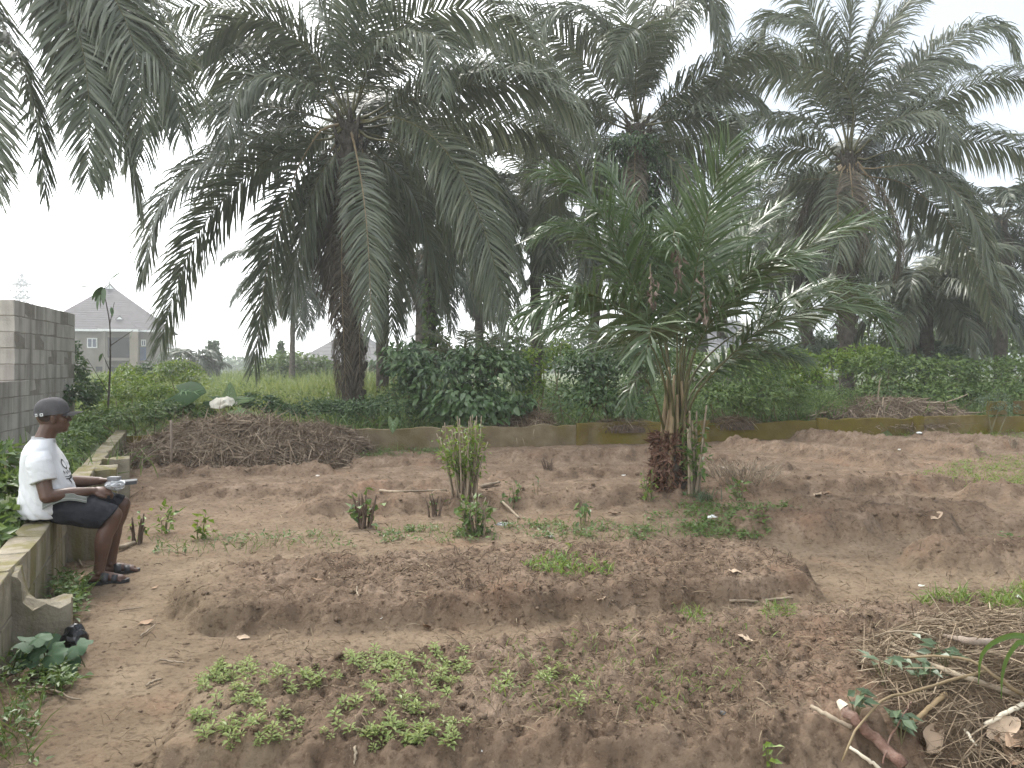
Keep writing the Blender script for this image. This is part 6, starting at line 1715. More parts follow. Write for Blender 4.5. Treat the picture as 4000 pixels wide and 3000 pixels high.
for i, (lab, px, r, mt, lift) in enumerate([
    ('straight grey stick beside the red brown branch', [(3169, 2758), (3245, 2800), (3328, 2842)], (.010, .012), 'stick', .04),
    ('long dark twig arching across the corner heap', [(3998, 2715), (3880, 2640), (3808, 2587), (3710, 2563), (3580, 2566), (3466, 2569)], (.011, .004), 'rachis_old', .12),
    ('forked brown twig curving down over the heap front', [(3850, 2622), (3700, 2660), (3547, 2709), (3466, 2723), (3400, 2780), (3344, 2845), (3291, 2975)], (.009, .005), 'rachis_old', .1),
    ('thin arched stem above the straw', [(3417, 2484), (3480, 2468), (3547, 2466), (3610, 2474), (3661, 2497)], (.004, .005), 'stick', .14),
    ('long pale cane lying diagonally across the heap', [(3482, 2512), (3588, 2572), (3730, 2633), (3860, 2675), (3975, 2718)], (.012, .015), 'stick', .06),
    ('thick splintered piece of wood at the back of the heap', [(3690, 2483), (3790, 2506), (3893, 2512)], (.012, .022), 'wood', .06),
    ('white bleached stick at the right edge of the heap', [(3845, 2829), (3920, 2790), (4000, 2748)], (.010, .013), 'cut_wood', .06),
    ('pale broken stick at the bottom edge of the heap', [(3316, 2918), (3380, 2960), (3440, 3005)], (.008, .009), 'cut_wood', .03),
    ('tan flat stalk stuck into the heap hollow', [(3560, 2822), (3630, 2765), (3695, 2707)], (.012, .012), 'straw_stick', .03),
    ('thin reddish stem crossing the thick branch', [(3450, 2985), (3480, 2880), (3530, 2790), (3560, 2740)], (.005, .004), 'red_bark', .09),
    ('short pale straw stalk pointing up in the heap', [(3770, 2850), (3792, 2880), (3812, 2912)], (.007, .006), 'cut_wood', .05)]):
    if mt == 'straw_stick' and mt not in M: M['straw_stick'] = noise_mat('tan_stalk', [(.3, (.24, .17, .09)), (.7, (.36, .27, .16))], scale=9, rough=.7, bump=.2)
    stick(lab, [HP(u, v, lift if 0 < k < len(px) - 1 else lift * .6) for k, (u, v) in enumerate(px)], (r[0] * .75, r[1] * .75), mt, 'stick', 'stick', SG, seed=20 + i, wob=.0015)
# brush heap on the far wall: bare branches
BG = 'bare branches on the brush heap'
for i, (lab, px) in enumerate([('long crooked bare branch curving over the brush heap', [(3330, 1612), (3450, 1604), (3520, 1588), (3580, 1562), (3640, 1556)]), ('straight bare branch rising to the right from the brush heap', [(3590, 1570), (3690, 1570), (3780, 1540)]),
        ('bare branch lying low along the wall top', [(3360, 1622), (3560, 1610), (3820, 1610), (3870, 1595)]), ('thin upright stem in the brush heap', [(3436, 1600), (3432, 1540), (3440, 1480)]), ('short stub branch at the left of the brush heap', [(3160, 1625), (3230, 1608), (3290, 1585)])]):
    y0 = float(WALL_B(x3[0])) + .45; stick(lab, [P(u, v, y0 + (P(u, v, 17)[0] - x3[0]) * .28) for u, v in px], (.022, .010), 'stick', 'branch', 'branch', BG, seed=40 + i, wob=.008)
# wooden stake in front of the corner heap
a = G0(668, 1812); stick('upright grey wooden stake standing before the corner weed heap', [a - (0, 0, .1), P(669, 1725, a[1]), P(668, 1642, a[1])], .017, 'wood', 'stake', 'stake', sides=4)
# long sticks on the soil
GS = 'fallen sticks on the soil'
for i, (lab, px, r) in enumerate([('long pale stick lying left of the pollarded shrub', [(1485, 1925), (1560, 1930), (1640, 1926), (1745, 1921)], .016), ('pale stick end lying right of the pollarded shrub', [(1880, 1910), (1920, 1900), (1952, 1892)], .024),
        ('thin forked stick on the path beside the third bed', [(2850, 2360), (2960, 2358), (3095, 2345)], .010), ('pair of pale canes leaning near the leafy stump', [(1965, 1970), (2000, 2005), (2026, 2030)], .014), ('short dark stick in the near footpath', [(570, 2690), (600, 2675), (628, 2663)], .006),
        ('thin pale straw in the near footpath', [(550, 2495), (575, 2475), (606, 2452)], .005), ('short twig by the foot of the near bed', [(620, 2590), (660, 2595), (720, 2600)], .005), ('pale twig beside the man’s sandal', [(465, 2393), (510, 2388), (560, 2380)], .005),
        ('curved root on the low left weeds', [(70, 2700), (180, 2705), (280, 2740), (310, 2745)], .006), ('grey cut stick by the wall near the man’s feet', [(463, 2155), (495, 2145), (525, 2133)], .022), ('dead twig against the wall behind the man’s heel', [(282, 2150), (305, 2190), (322, 2220)], .010),
        ('straw stalk standing on the second bed front', [(1395, 2300), (1394, 2320), (1400, 2340)], .005), ('pale root strand on the near bed front', [(1385, 2930), (1390, 2965), (1384, 3000)], .006)]):
    stick(lab, [G0(u, v) + (0, 0, r * .8 + .012) for u, v in px], (r, r * .7), 'stick', 'stick', 'stick', GS, seed=60 + i, wob=.002)

# ---- pollarded leafy shrub, stumps, small plants
M['stump_bark'] = noise_mat('stump_bark', [(.3, (.07, .048, .034)), (.7, (.16, .115, .085))], scale=9, rough=.95, bump=.6, bscale=40)
def sprout(name, label, px, stems, H, spread, leafn, L, W, mat, seed, cat='shrub', stemmat='stick', r=.012, up=.3, top=.35, foot_spread=.5):
    rs = RS(seed); o = G0(*px); root = thing(name, o, label, cat); mb = MB(); P_, A_, N_ = [], [], []
    for i in range(stems):
        th = rs.uniform(0, 6.28); q = np.array((math.cos(th), math.sin(th), 0))
        b = q * spread * foot_spread * rs.rand(); t = b + q * spread * rs.uniform(.1, .7) + (0, 0, H * rs.uniform(.55, 1.0)); m = (b + t) / 2 + rs.normal(size=3) * spread * .08
        cur = catmull([b - (0, 0, .04), m, t], 8); V, F = tube(cur, np.linspace(r, r * .45, 8), 5)
        if stems <= 20: mb = MB()
        mb.add(V, F)
        if stems <= 20: link('stem', mb.mesh('stem', M[stemmat], smooth=True), root)
        k = max(1, leafn // stems); f = 1 - rs.rand(k) * top; idx = np.clip((f * 7).astype(int), 0, 7)
        P_.append(cur[idx] + rs.normal(size=(k, 3)) * L * .45); A_.append(rdir(rs, k) + q * .5 + (0, 0, up)); N_.append(rdir(rs, k) * .6 + (0, 0, 1))
    if stems > 20: link('stem', mb.mesh('stem', M[stemmat], smooth=True), root)['kind'] = 'stuff'
    p = np.concatenate(P_); n = len(p); V, F, k = leaves(p, np.concatenate(A_), np.concatenate(N_), L * rs.uniform(.6, 1.2, n), W * rs.uniform(.7, 1.2, n)); mb = MB(); mb.add(V, F, np.repeat(np.clip(rs.normal(.5, .25, n), 0, 1), k))
    fo = link('foliage', mb.mesh('foliage', M[mat]), root); fo['kind'] = 'stuff'; return root
sprout('pollarded_shrub', 'bundle of cut upright stems sprouting light green leaves in mid plot', (1815, 1940), 38, .86, .26, 1100, .065, .026, 'leaf_bright', 1, top=.5, r=.011)
sprout('stump', 'dark rotten stump with a few broad green leaves left of mid plot', (1420, 2065), 16, .33, .14, 44, .10, .075, 'leaf_mid', 2, stemmat='stump_bark', r=.018, top=.5)
sprout('leafy_stump', 'low stump thick with green shoots in front of the pollarded shrub', (1860, 2085), 16, .38, .18, 190, .085, .045, 'leaf_mid', 3, stemmat='stick', r=.010, top=.8)
sprout('stump', 'small cluster of cut brown stubs beside the leafy stump', (1700, 2020), 11, .24, .12, 14, .07, .04, 'leaf_mid', 4, stemmat='stump_bark', r=.013)
sprout('dead_brush', 'grey dead brush clump on the soil right of the young palm', (2895, 1870), 130, .22, .42, 60, .05, .012, 'palm_dead', 5, stemmat='stick', r=.006, foot_spread=1.0)
sprout('palm_side_shrub', 'leafy shrub with pale stems growing against the young palm stump', (2705, 1935), 9, 1.12, .16, 210, .10, .046, 'leaf_mid', 6, stemmat='stick', r=.022, top=.62)
sprout('seedling_bush', 'bright green sprout with large leaves near the man’s knees', (772, 2105), 4, .22, .08, 26, .085, .06, 'leaf_bright', 7, stemmat='stem', r=.005, top=.6)
sprout('seedling_bush', 'leafy sprout left of the bright green one', (640, 2080), 5, .24, .12, 36, .075, .042, 'leaf_bright', 8, stemmat='stem', r=.005, top=.6)
sprout('stump', 'small split stump with yellow shoots beyond the man’s shins', (535, 2125), 8, .24, .09, 26, .06, .028, 'leaf_bright', 9, stemmat='stump_bark', r=.014, top=.5)
sprout('seedling_bush', 'low bushy sprout right of the young palm base', (2890, 1955), 6, .24, .16, 46, .085, .045, 'leaf_mid', 10, stemmat='stem', r=.006, top=.8)
sprout('seedling_bush', 'drooping leafed sprout right of the pollarded shrub', (2005, 1975), 4, .24, .09, 26, .08, .042, 'leaf_mid', 11, stemmat='stem', r=.006, top=.6, up=-.2)
sprout('seedling_bush', 'thin sprout with hanging leaves in front of the third bed', (2275, 2040), 4, .26, .12, 20, .09, .042, 'leaf_mid', 12, stemmat='stem', r=.005, top=.6, up=-.4)
sprout('seedling_bush', 'single stalked seedling on the pale soil patch', (2100, 1940), 2, .20, .05, 9, .07, .02, 'leaf_mid', 13, stemmat='stem', r=.005, up=0)
sprout('seedling_bush', 'reddish dried sprout at the left foot of the young palm', (2540, 1955), 5, .40, .10, 60, .055, .032, 'leaf_bright', 14, stemmat='stem', r=.006, top=.8)
sprout('dead_brush', 'broken stems sticking out by the far right of the plot', (3960, 1750), 14, .22, .16, 14, .08, .02, 'palm_dead', 15, stemmat='stick', r=.012)
sprout('stump', 'small dark stump on the far ridge behind the pollarded shrub', (2140, 1835), 10, .16, .10, 6, .05, .02, 'palm_dead', 16, stemmat='stump_bark', r=.016)
sprout('wall_weed', 'leafy weed growing at the inner face of the wall beside the stub piers', (395, 1900), 8, .34, .18, 70, .07, .045, 'leaf_mid', 17, cat='weed', stemmat='stem', r=.005, top=.9)
blades('grass_clump', 'tuft of fine dark grass at the right foot of the young palm', [G0(2745, 1955)], 'leaf_grey', 300, 90, .20, .007, .5, 'grass', spread=.06)

# ---- broad leaved creeper by the near end of the wall
M['leaf_creeper'] = leaf_mat('creeper_leaf', [(.035, .075, .035), (.055, .105, .05), (.09, .145, .075)], rough=.6, trans=.2, spec=.3)
def creeper():
    spots = [(95, 2505, .10), (150, 2490, .09), (180, 2495, .10), (300, 2520, .10), (60, 2555, .09), (105, 2570, .11), (150, 2590, .09), (200, 2560, .10), (225, 2590, .10), (250, 2610, .11), (285, 2560, .08), (170, 2610, .08), (85, 2590, .08), (130, 2540, .09), (275, 2590, .07), (60, 2600, .07), (210, 2530, .08)]
    o = G0(170, 2620); root = thing('creeper', o, 'pumpkin-like creeper with broad grey green leaves at the near wall foot', 'plant'); rs = RS(3); mb = MB()
    me = []
    for s in range(3):
        n = 20; V = [(0, 0, 0)]
        for k in range(n):
            a = 2 * math.pi * k / n; lob = 1 + .16 * math.cos(5 * a + .3) - .55 * max(0, math.cos(a - math.pi)) ** 12
            V.append((math.cos(a) * lob * .55 + .1, math.sin(a) * lob * .6, -.12 * lob + .05 * math.sin(3 * a + s) + .04 * rs.normal()))
        m2 = MB(); m2.add(V, np.array([(0, k + 1, (k + 1) % n + 1) for k in range(n)]), .35 + .2 * s); me.append(m2.mesh('leaf', M['leaf_creeper'], smooth=True))
    for i, (u, v, L) in enumerate(spots):
        p = P(u, v, o[1] + rs.uniform(-.1, .22)); gg = float(gz(p[0], p[1])); p[2] = max(p[2], gg + .04)
        lo = link('leaf', me[i % 3], root, loc=p - o, scale=L * 1.0); lo.rotation_euler = (rs.uniform(.2, .75), rs.normal() * .25, rs.uniform(-.9, .9))
        b = np.array((p[0] + rs.normal() * .04, p[1] + .03, gg)); V, F = tube(catmull([b, (b + p) / 2 + rs.normal(size=3) * .01, p], 6), .0035, 5); mb.add(V, F)
    link('stem', mb.mesh('stem', M['stem'], origin=o), root)
creeper()

# ---- black plastic bag crumpled at the wall foot
def black_bag():
    o = G0(292, 2560); bm = bmesh.new(); bmesh.ops.create_icosphere(bm, subdivisions=3, radius=1); rs = RS(5)
    for v in bm.verts:
        q = v.co.copy(); n = 1 + .55 * (vnoise(q.x * 2.2 + 3, q.z * 2.6 + q.y * 2, 5) - .5) + .22 * abs(2 * vnoise(q.x * 5 + q.z * 3, q.z * 2 + q.y * 5, 6) - 1)
        v.co = Vector((q.x * .055 * n, q.y * .05 * n, q.z * .085 * n + .065))
    me = bpy.data.meshes.new('plastic_bag'); bm.to_mesh(me); bm.free(); me.materials.append(flat_mat('black_film', (.012, .012, .014), .3, .5))
    ob = link('plastic_bag', me, loc=o); tag(ob, 'crumpled black plastic bag in the weeds at the wall foot', 'plastic bag')
black_bag()

# ---- weeds nobody could count
def in_px(poly, n, rs, z=.0):
    poly = np.array(poly, float); out = []
    lo, hi = poly.min(0), poly.max(0)
    while len(out) < n:
        u, v = rs.uniform(lo[0], hi[0]), rs.uniform(lo[1], hi[1])
        if poly_sd(np.array(u), np.array(v), poly) > 0: out.append((u, v))
    p = np.array([G(u, v, z)[:2] for u, v in out]); return np.stack([p[:, 0], p[:, 1], gz(p[:, 0], p[:, 1])], 1)

def weed_patch(label, poly, n, L, W, mat, seed, h=.05, z=0.0, blades_n=0, bl=.12, name='weeds', tone=(.2, .8)):
    rs = RS(seed); p = in_px(poly, n, rs, z); mb = MB()
    cl = fbm(p[:, 0] * 3.5, p[:, 1] * 3.5, seed, 3) > .42; p = p[cl]; n = len(p)
    k0 = 4; q = np.repeat(p, k0, 0) + rs.normal(size=(n * k0, 3)) * (L * .5, L * .5, 0); q[:, 2] += rs.uniform(.1, 1, n * k0) * h
    V, F, k = leaves(q, rdir(rs, n * k0) * (1, 1, .4) + (0, 0, .25), rdir(rs, n * k0) * .45 + (0, 0, 1), L * rs.uniform(.5, 1.2, n * k0), W * rs.uniform(.6, 1.2, n * k0)); mb.add(V, F, np.repeat(rs.uniform(*tone, n * k0), k))
    if blades_n:
        b = in_px(poly, blades_n, rs, z); cl = fbm(b[:, 0] * 3.5, b[:, 1] * 3.5, seed + 3, 3) > .40; b = b[cl]; m = len(b)
        V, F, k = strips(b, norm(np.stack([rs.normal(size=m) * .5, rs.normal(size=m) * .5, np.ones(m)], 1)), rdir(rs, m), bl * rs.uniform(.4, 1.2, m), .005, rs.uniform(.2, .8, m), 3); mb.add(V, F, np.repeat(rs.uniform(.2, 1, m), k))
    o = mb.obj(name, M[mat], origin=p[0]); return tag(o, label, 'weeds', kind='stuff')
weed_patch('low green weeds between the beds in front of the young palm', [(2580, 2010), (2700, 1960), (2880, 1980), (3080, 1990), (3180, 2040), (2960, 2110), (2640, 2110), (2480, 2080)], 700, .05, .028, 'leaf_mid', 401, blades_n=500)
weed_patch('thin green weeds along the furrow in mid plot', [(1950, 2060), (2300, 2040), (2600, 2080), (2500, 2130), (2050, 2110)], 300, .04, .022, 'leaf_mid', 402, blades_n=240)
weed_patch('sparse green weeds on the furrow left of the stump', [(560, 2120), (900, 2110), (1320, 2080), (1400, 2150), (900, 2180), (600, 2190)], 130, .04, .022, 'leaf_mid', 403, blades_n=240)
weed_patch('weeds around the leafy stump in mid plot', [(1480, 2080), (1700, 2060), (1900, 2080), (1980, 2120), (1700, 2140), (1500, 2130)], 260, .05, .026, 'leaf_mid', 404, blades_n=160)
weed_patch('thin green weeds under the far wall', [(1200, 1770), (1700, 1752), (1750, 1775), (1300, 1800)], 260, .06, .035, 'leaf_mid', 405, blades_n=300, bl=.2)
weed_patch('pale grass patch at the right side of the plot', [(3560, 1860), (3800, 1790), (4050, 1780), (4050, 1960), (3800, 1930), (3600, 1900)], 420, .05, .02, 'leaf_bright', 406, blades_n=1600, bl=.09)
weed_patch('grass and straw along the foot of the far wall at right', [(3000, 1705), (3500, 1690), (4000, 1685), (4050, 1720), (3500, 1712)], 300, .05, .025, 'leaf_bright', 407, blades_n=1200, bl=.16)
weed_patch('weeds in front of the corner heap', [(520, 1800), (700, 1800), (740, 1830), (560, 1850)], 160, .05, .03, 'leaf_mid', 408, blades_n=260, bl=.15)
weed_patch('weeds under the wall behind the man’s heels', [(215, 2330), (300, 2270), (340, 2320), (310, 2440), (240, 2470)], 80, .055, .035, 'leaf_mid', 409, h=.14, blades_n=160, bl=.22)
weed_patch('mixed weeds and seedlings at the bottom left corner', [(-20, 2640), (60, 2610), (260, 2640), (280, 2720), (160, 2780), (130, 3000), (-20, 3000)], 60, .042, .024, 'leaf_mid', 410, h=.10, blades_n=130, bl=.2)
weed_patch('green weeds left of the path below the creeper', [(110, 2620), (270, 2620), (300, 2700), (180, 2720)], 60, .05, .03, 'leaf_mid', 411, h=.06)
weed_patch('small green weeds on the mound at the right edge', [(3880, 2160), (4020, 2150), (4020, 2200), (3900, 2200)], 90, .05, .028, 'leaf_mid', 412, h=.05)
def grass_spot(label, poly, n, L, mat, seed, z=.17, W=.006):
    rs = RS(seed); b = in_px(poly, n, rs, z); cl = fbm(b[:, 0] * 6, b[:, 1] * 6, seed, 3) > .38; b = b[cl]; m = len(b)
    V, F, k = strips(b, norm(np.stack([rs.normal(size=m) * .6, rs.normal(size=m) * .6, np.ones(m)], 1)), rdir(rs, m), L * rs.uniform(.5, 1.2, m), W, rs.uniform(.5, .97, m), 4); mb = MB(); mb.add(V, F, np.repeat(rs.uniform(.1, .9, m), k))
    o = mb.obj('grass_patch', M[mat], origin=b.mean(0)); tag(o, label, 'grass', kind='stuff')
grass_spot('bright tuft of grass on top of the second bed', [(2040, 2220), (2120, 2170), (2230, 2145), (2290, 2165), (2400, 2230), (2380, 2250), (2160, 2262)], 560, .085, 'grass', 421, W=.009)
grass_spot('green grass tuft at the far right of the near bed', [(3550, 2290), (3640, 2270), (3790, 2300), (3800, 2360), (3640, 2380)], 260, .13, 'grass', 422)
grass_spot('grass tuft at the right frame edge above the corner heap', [(3830, 2320), (4020, 2300), (4030, 2400), (3900, 2410)], 300, .14, 'grass', 423)
grass_spot('thin grass tuft at the back edge of the near bed', [(2960, 2350), (3090, 2340), (3110, 2410), (2980, 2420)], 110, .09, 'grass', 424, W=.005)
grass_spot('small grass tuft behind the seedlings on the near bed', [(2640, 2380), (2740, 2370), (2760, 2440), (2640, 2440)], 90, .09, 'grass', 425, W=.005)
grass_spot('scattered grass shoots over the near bed right of the seedlings', [(1900, 2480), (2500, 2440), (3000, 2430), (3100, 2560), (2800, 2760), (2300, 2820), (1900, 2760)], 620, .07, 'grass', 426, W=.0045)

# ---- stubble, straw crumbs and clods over the soil
def stubble(label, poly, n, z, seed, mat='straw_dark', L=(.02, .07), W=.0035, name='stubble'):
    rs = RS(seed); b = in_px(poly, n, rs, z); m = len(b)
    d = norm(np.stack([rs.normal(size=m), rs.normal(size=m), rs.uniform(-.1, .9, m)], 1))
    if name == 'loose_straw':      # the trodden path stays cleaner
        kp = (np.abs(b[:, 0] - (WALL_L(b[:, 1]) + .78)) > .55) | (rs.rand(m) < .2); b, d = b[kp], d[kp]; m = len(b)
    V, F, k = strips(b, d, rdir(rs, m), rs.uniform(*L, m), W * (b[:, 1] / 4) ** .9, rs.uniform(.2, .95, m), 4, prof=np.array([1, 1, 1, .8])); mb = MB(); mb.add(V, F, np.repeat(np.clip(rs.beta(2, 2.2, m), 0, 1), k))
    o = mb.obj(name, M[mat], origin=b.mean(0)); tag(o, label, 'stubble', kind='stuff')
stubble('curled dry stubble covering the second bed', [(1250, 2160), (2700, 2090), (2960, 2100), (3180, 2210), (2700, 2290), (2000, 2320), (1350, 2290)], 4200, .16, 501)
stubble('curled dry stubble on the right of the near bed', [(1900, 2480), (2900, 2360), (4050, 2300), (4050, 2480), (3300, 2700), (2600, 2820), (1900, 2760)], 5200, .16, 502, L=(.015, .06), W=.003)
stubble('loose straw scattered across the plot', [(450, 1800), (3900, 1720), (4050, 2100), (4050, 2300), (3000, 2990), (420, 2990), (330, 2400)], 9500, .03, 503, 'straw', (.02, .11), .0038, 'loose_straw')
def clods():
    rs = RS(9); n = 6000; p = in_px([(350, 1830), (3900, 1760), (4050, 2400), (3000, 2990), (300, 2990), (330, 2400)], n, rs, .05)
    _, m = bed_mask(p[:, 0], p[:, 1]); keep = rs.rand(n) < (.10 + .85 * (m > .08)); p = p[keep]; n = len(p)
    ico = bmesh.new(); bmesh.ops.create_icosphere(ico, subdivisions=1, radius=1); B_ = np.array([v.co[:] for v in ico.verts]); T = np.array([[v.index for v in f.verts] for f in ico.faces]); ico.free()
    s = .006 * rs.pareto(2.4, n) + .006; s = np.minimum(s, .024) * (.6 + p[:, 1] * .085)
    V = p[:, None, :] + B_[None] * s[:, None, None] * (1 + rs.normal(size=(n, len(B_), 1)) * .22) * (1, 1, .7)
    F = (T[None] + (np.arange(n) * len(B_))[:, None, None]).reshape(-1, 3)
    mb = MB(); mb.add(V, F, np.repeat(rs.uniform(0, .5, n), len(B_))); o = mb.obj('clods', M['soil'], smooth=True); tag(o, 'crumbled clods of earth strewn over the beds', 'clods', kind='stuff')
clods()

# ---- the seedlings of the near bed, one by one
def seedlings():
    rs = RS(21); meshes = []
    for s in range(9):
        n = rs.randint(9, 17); mb = MB(); h = rs.uniform(.03, .065)
        f = np.linspace(.25, 1, n); th = np.arange(n) * 2.399 + rs.rand() * 6; p = np.stack([np.cos(th) * .008, np.sin(th) * .008, f * h], 1)
        d = np.stack([np.cos(th), np.sin(th), .25 + .8 * f ** 3], 1); L = (.046 - .018 * f) * rs.uniform(.8, 1.2, n) * 1.1
        V, F, k = leaves(p, d, np.stack([-np.cos(th) * .4, -np.sin(th) * .4, np.ones(n)], 1), L, L * .5, .2, .55); mb.add(V, F, np.repeat(np.clip(.3 + .5 * f + rs.normal(size=n) * .12, 0, 1), k))
        me = mb.mesh('seedling', M['seedling']); st = MB(); V, F = tube([(0, 0, -.02), (rs.normal() * .004, rs.normal() * .004, h)], [.0025, .0018], 5); st.add(V, F); meshes.append((me, st.mesh('stem', M['stem'])))
    spots = []
    reg = [([(770, 2600), (1000, 2570), (1180, 2620), (1230, 2720), (1000, 2760), (800, 2740)], 62), ([(1250, 2570), (1560, 2540), (1760, 2500), (1880, 2580), (1850, 2680), (1500, 2660)], 66), ([(740, 2780), (1000, 2780), (1330, 2790), (1400, 2850), (950, 2870), (740, 2850)], 40),
           ([(1300, 2760), (1550, 2740), (1820, 2800), (1780, 2880), (1420, 2870)], 48), ([(1080, 2600), (1700, 2640), (1860, 2740), (1300, 2760)], 34), ([(1850, 2620), (2100, 2560), (2500, 2700), (2300, 2780), (1900, 2740)], 18)]
    for poly, n in reg:
        spots += [tuple(q) for q in in_px(poly, n, rs, .17)]
    for i, q in enumerate(spots):
        k = rs.randint(len(meshes)); o = link('seedling', meshes[k][0], loc=(q[0], q[1], q[2] - .004), scale=float(rs.uniform(.34, .86))); o.rotation_euler = (rs.normal() * .15, rs.normal() * .15, rs.uniform(0, 6.28))
        tag(o, 'small pale green seedling among many on the near bed', 'seedling', 'seedlings on the near bed'); link('stem', meshes[k][1], o)
seedlings()

# ---- dead leaves and scraps of litter
def curled_leaf(name, L, W, mat, seed, var):
    rs = RS(seed); V = []; n = 7
    for i in range(n + 1):
        f = i / n; w = W * .5 * math.sin(math.pi * (f * .96 + .02)) ** .75; z = .22 * L * (f - .5) ** 2 * rs.uniform(.6, 1.6)
        for s in (-1, -.5, 0, .5, 1): V.append(((f - .5) * L, s * w, z + abs(s) * w * (.35 + .25 * math.sin(f * 7 + seed)) + rs.normal() * .002))
    F = [(i * 5 + k, (i + 1) * 5 + k, (i + 1) * 5 + k + 1, i * 5 + k + 1) for i in range(n) for k in range(4)]
    mb = MB(); mb.add(V, np.array(F), var); return mb.mesh(name, M[mat], smooth=True)
DL = [curled_leaf('dead_leaf', .10, .055, 'dryleaf', i, v) for i, v in enumerate((.25, .55, .85, .95))]
rs = RS(33)
for lab, u, v, s, rz in [('large pale dead leaf lying in the furrow behind the seedlings', 1668, 2455, 1.15, 1.2), ('curled pink brown dead leaf on the footpath', 570, 2438, .85, .6), ('small dead leaf at the left foot of the second bed', 950, 2497, .7, .2), ('pale dead leaf in front of the second bed', 2258, 2352, 1.0, 1.3), ('dead leaf pair beside the furrow under the second bed', 2350, 2345, .8, .9),
        ('buff dead leaf under the right end of the second bed', 2645, 2362, .9, .4), ('rounded dead leaf near the grass tuft', 2870, 2238, .9, .1), ('orange brown dead leaf before the young palm', 2400, 2010, 1.5, .3), ('white brown leaf scrap on the right mounds', 3195, 1935, 1.5, 1.2), ('upright pale leaf scrap on the right mounds', 3230, 1930, 1.3, .7),
        ('dead leaf on the right of the round mound', 3660, 2020, 1.3, .2), ('brown dead leaf near the edge of the round mound', 3370, 2005, 1.2, .5), ('flat dead leaf on the near bed top right', 2910, 2500, .8, 2.4), ('pale dead leaf by the right edge grass', 3935, 2420, 1.0, 1.0), ('dead leaf on the second bed at left', 1235, 2270, .7, .1),
        ('tan leaf at the foot of the wall by the creeper', 165, 2640, .9, .2), ('dead leaf by the wall weeds', 300, 2260, .9, .9), ('brown leaf near the man’s front foot', 605, 2300, .5, .8)]:
    p = G0(u, v); o = link('dead_leaf', DL[rs.randint(4)], loc=p + (0, 0, .008), scale=s); o.rotation_euler = (rs.normal() * .3, rs.normal() * .3, rz); tag(o, lab, 'leaf', 'dead leaves on the soil')
for lab, u, v, s, rz, k in [('big curled brown leaf at the bottom right corner of the heap', 3930, 2935, 1.9, 1.1, 0), ('cracked brown leaf at the lower right frame edge', 3985, 2900, 1.7, .5, 1), ('grey pink leaf in the middle of the corner heap', 3640, 2885, 1.5, .8, 2), ('grey rolled leaf beside the white bleached stick', 3920, 2850, 1.5, .2, 3), ('brown papery leaf by the bleached stick', 3960, 2825, 1.3, 2.2, 1)]:
    p = HP(u, v, .03); o = link('dead_leaf', DL[k], loc=p, scale=s); o.rotation_euler = (.5 + rs.normal() * .2, rs.normal() * .3, rz); tag(o, lab, 'leaf', 'dead leaves on the corner heap')
def scrap(label, u, v, s, col, seed):
    rs = RS(seed); bm = bmesh.new(); bmesh.ops.create_icosphere(bm, subdivisions=2, radius=1)
    for w in bm.verts:
        n = 1 + .3 * rs.normal(); w.co = Vector((w.co.x * s * n, w.co.y * s * .7 * n, w.co.z * s * .35 * n))
    me = bpy.data.meshes.new('litter'); bm.to_mesh(me); bm.free(); me.materials.append(flat_mat('litter_film', col, .35)); p = G0(u, v); o = link('litter', me, loc=p + (0, 0, s * .2)); tag(o, label, 'litter', 'scraps of litter on the soil')
for i, (lab, u, v, s, c_) in enumerate([('crumpled clear plastic scrap in front of the second bed', 1490, 2415, .022, (.42, .38, .33)), ('white scrap on the ridge left of the young palm', 2435, 1858, .025, (.72, .70, .66)), ('white scrap in front of the dead brush', 2820, 1828, .035, (.72, .66, .58)), ('white plastic strip among weeds by the young palm', 2780, 2022, .045, (.75, .76, .75)), ('greyish plastic scrap beside the leafy stump', 1960, 2052, .05, (.42, .42, .42)),
        ('white bit at the right frame edge', 3990, 2335, .03, (.78, .78, .76)), ('pale bit on the grass near the right edge', 3600, 2290, .018, (.62, .64, .55)), ('white fleck on the far ridge at right', 3515, 1757, .03, (.7, .68, .62)), ('small white fleck on the near bed front', 1880, 2935, .008, (.75, .73, .68)), ('white fleck on the soil left of the stump', 1240, 1860, .025, (.7, .66, .6)), ('pale plastic scrap under the far wall', 3590, 1693, .05, (.6, .62, .6)), ('dark charcoal lump on the near bed', 2830, 2790, .022, (.10, .10, .10)), ('flat pale scrap in the furrow below the third bed', 2150, 2098, .03, (.6, .58, .53))]):
    scrap(lab, u, v, s, c_, i)
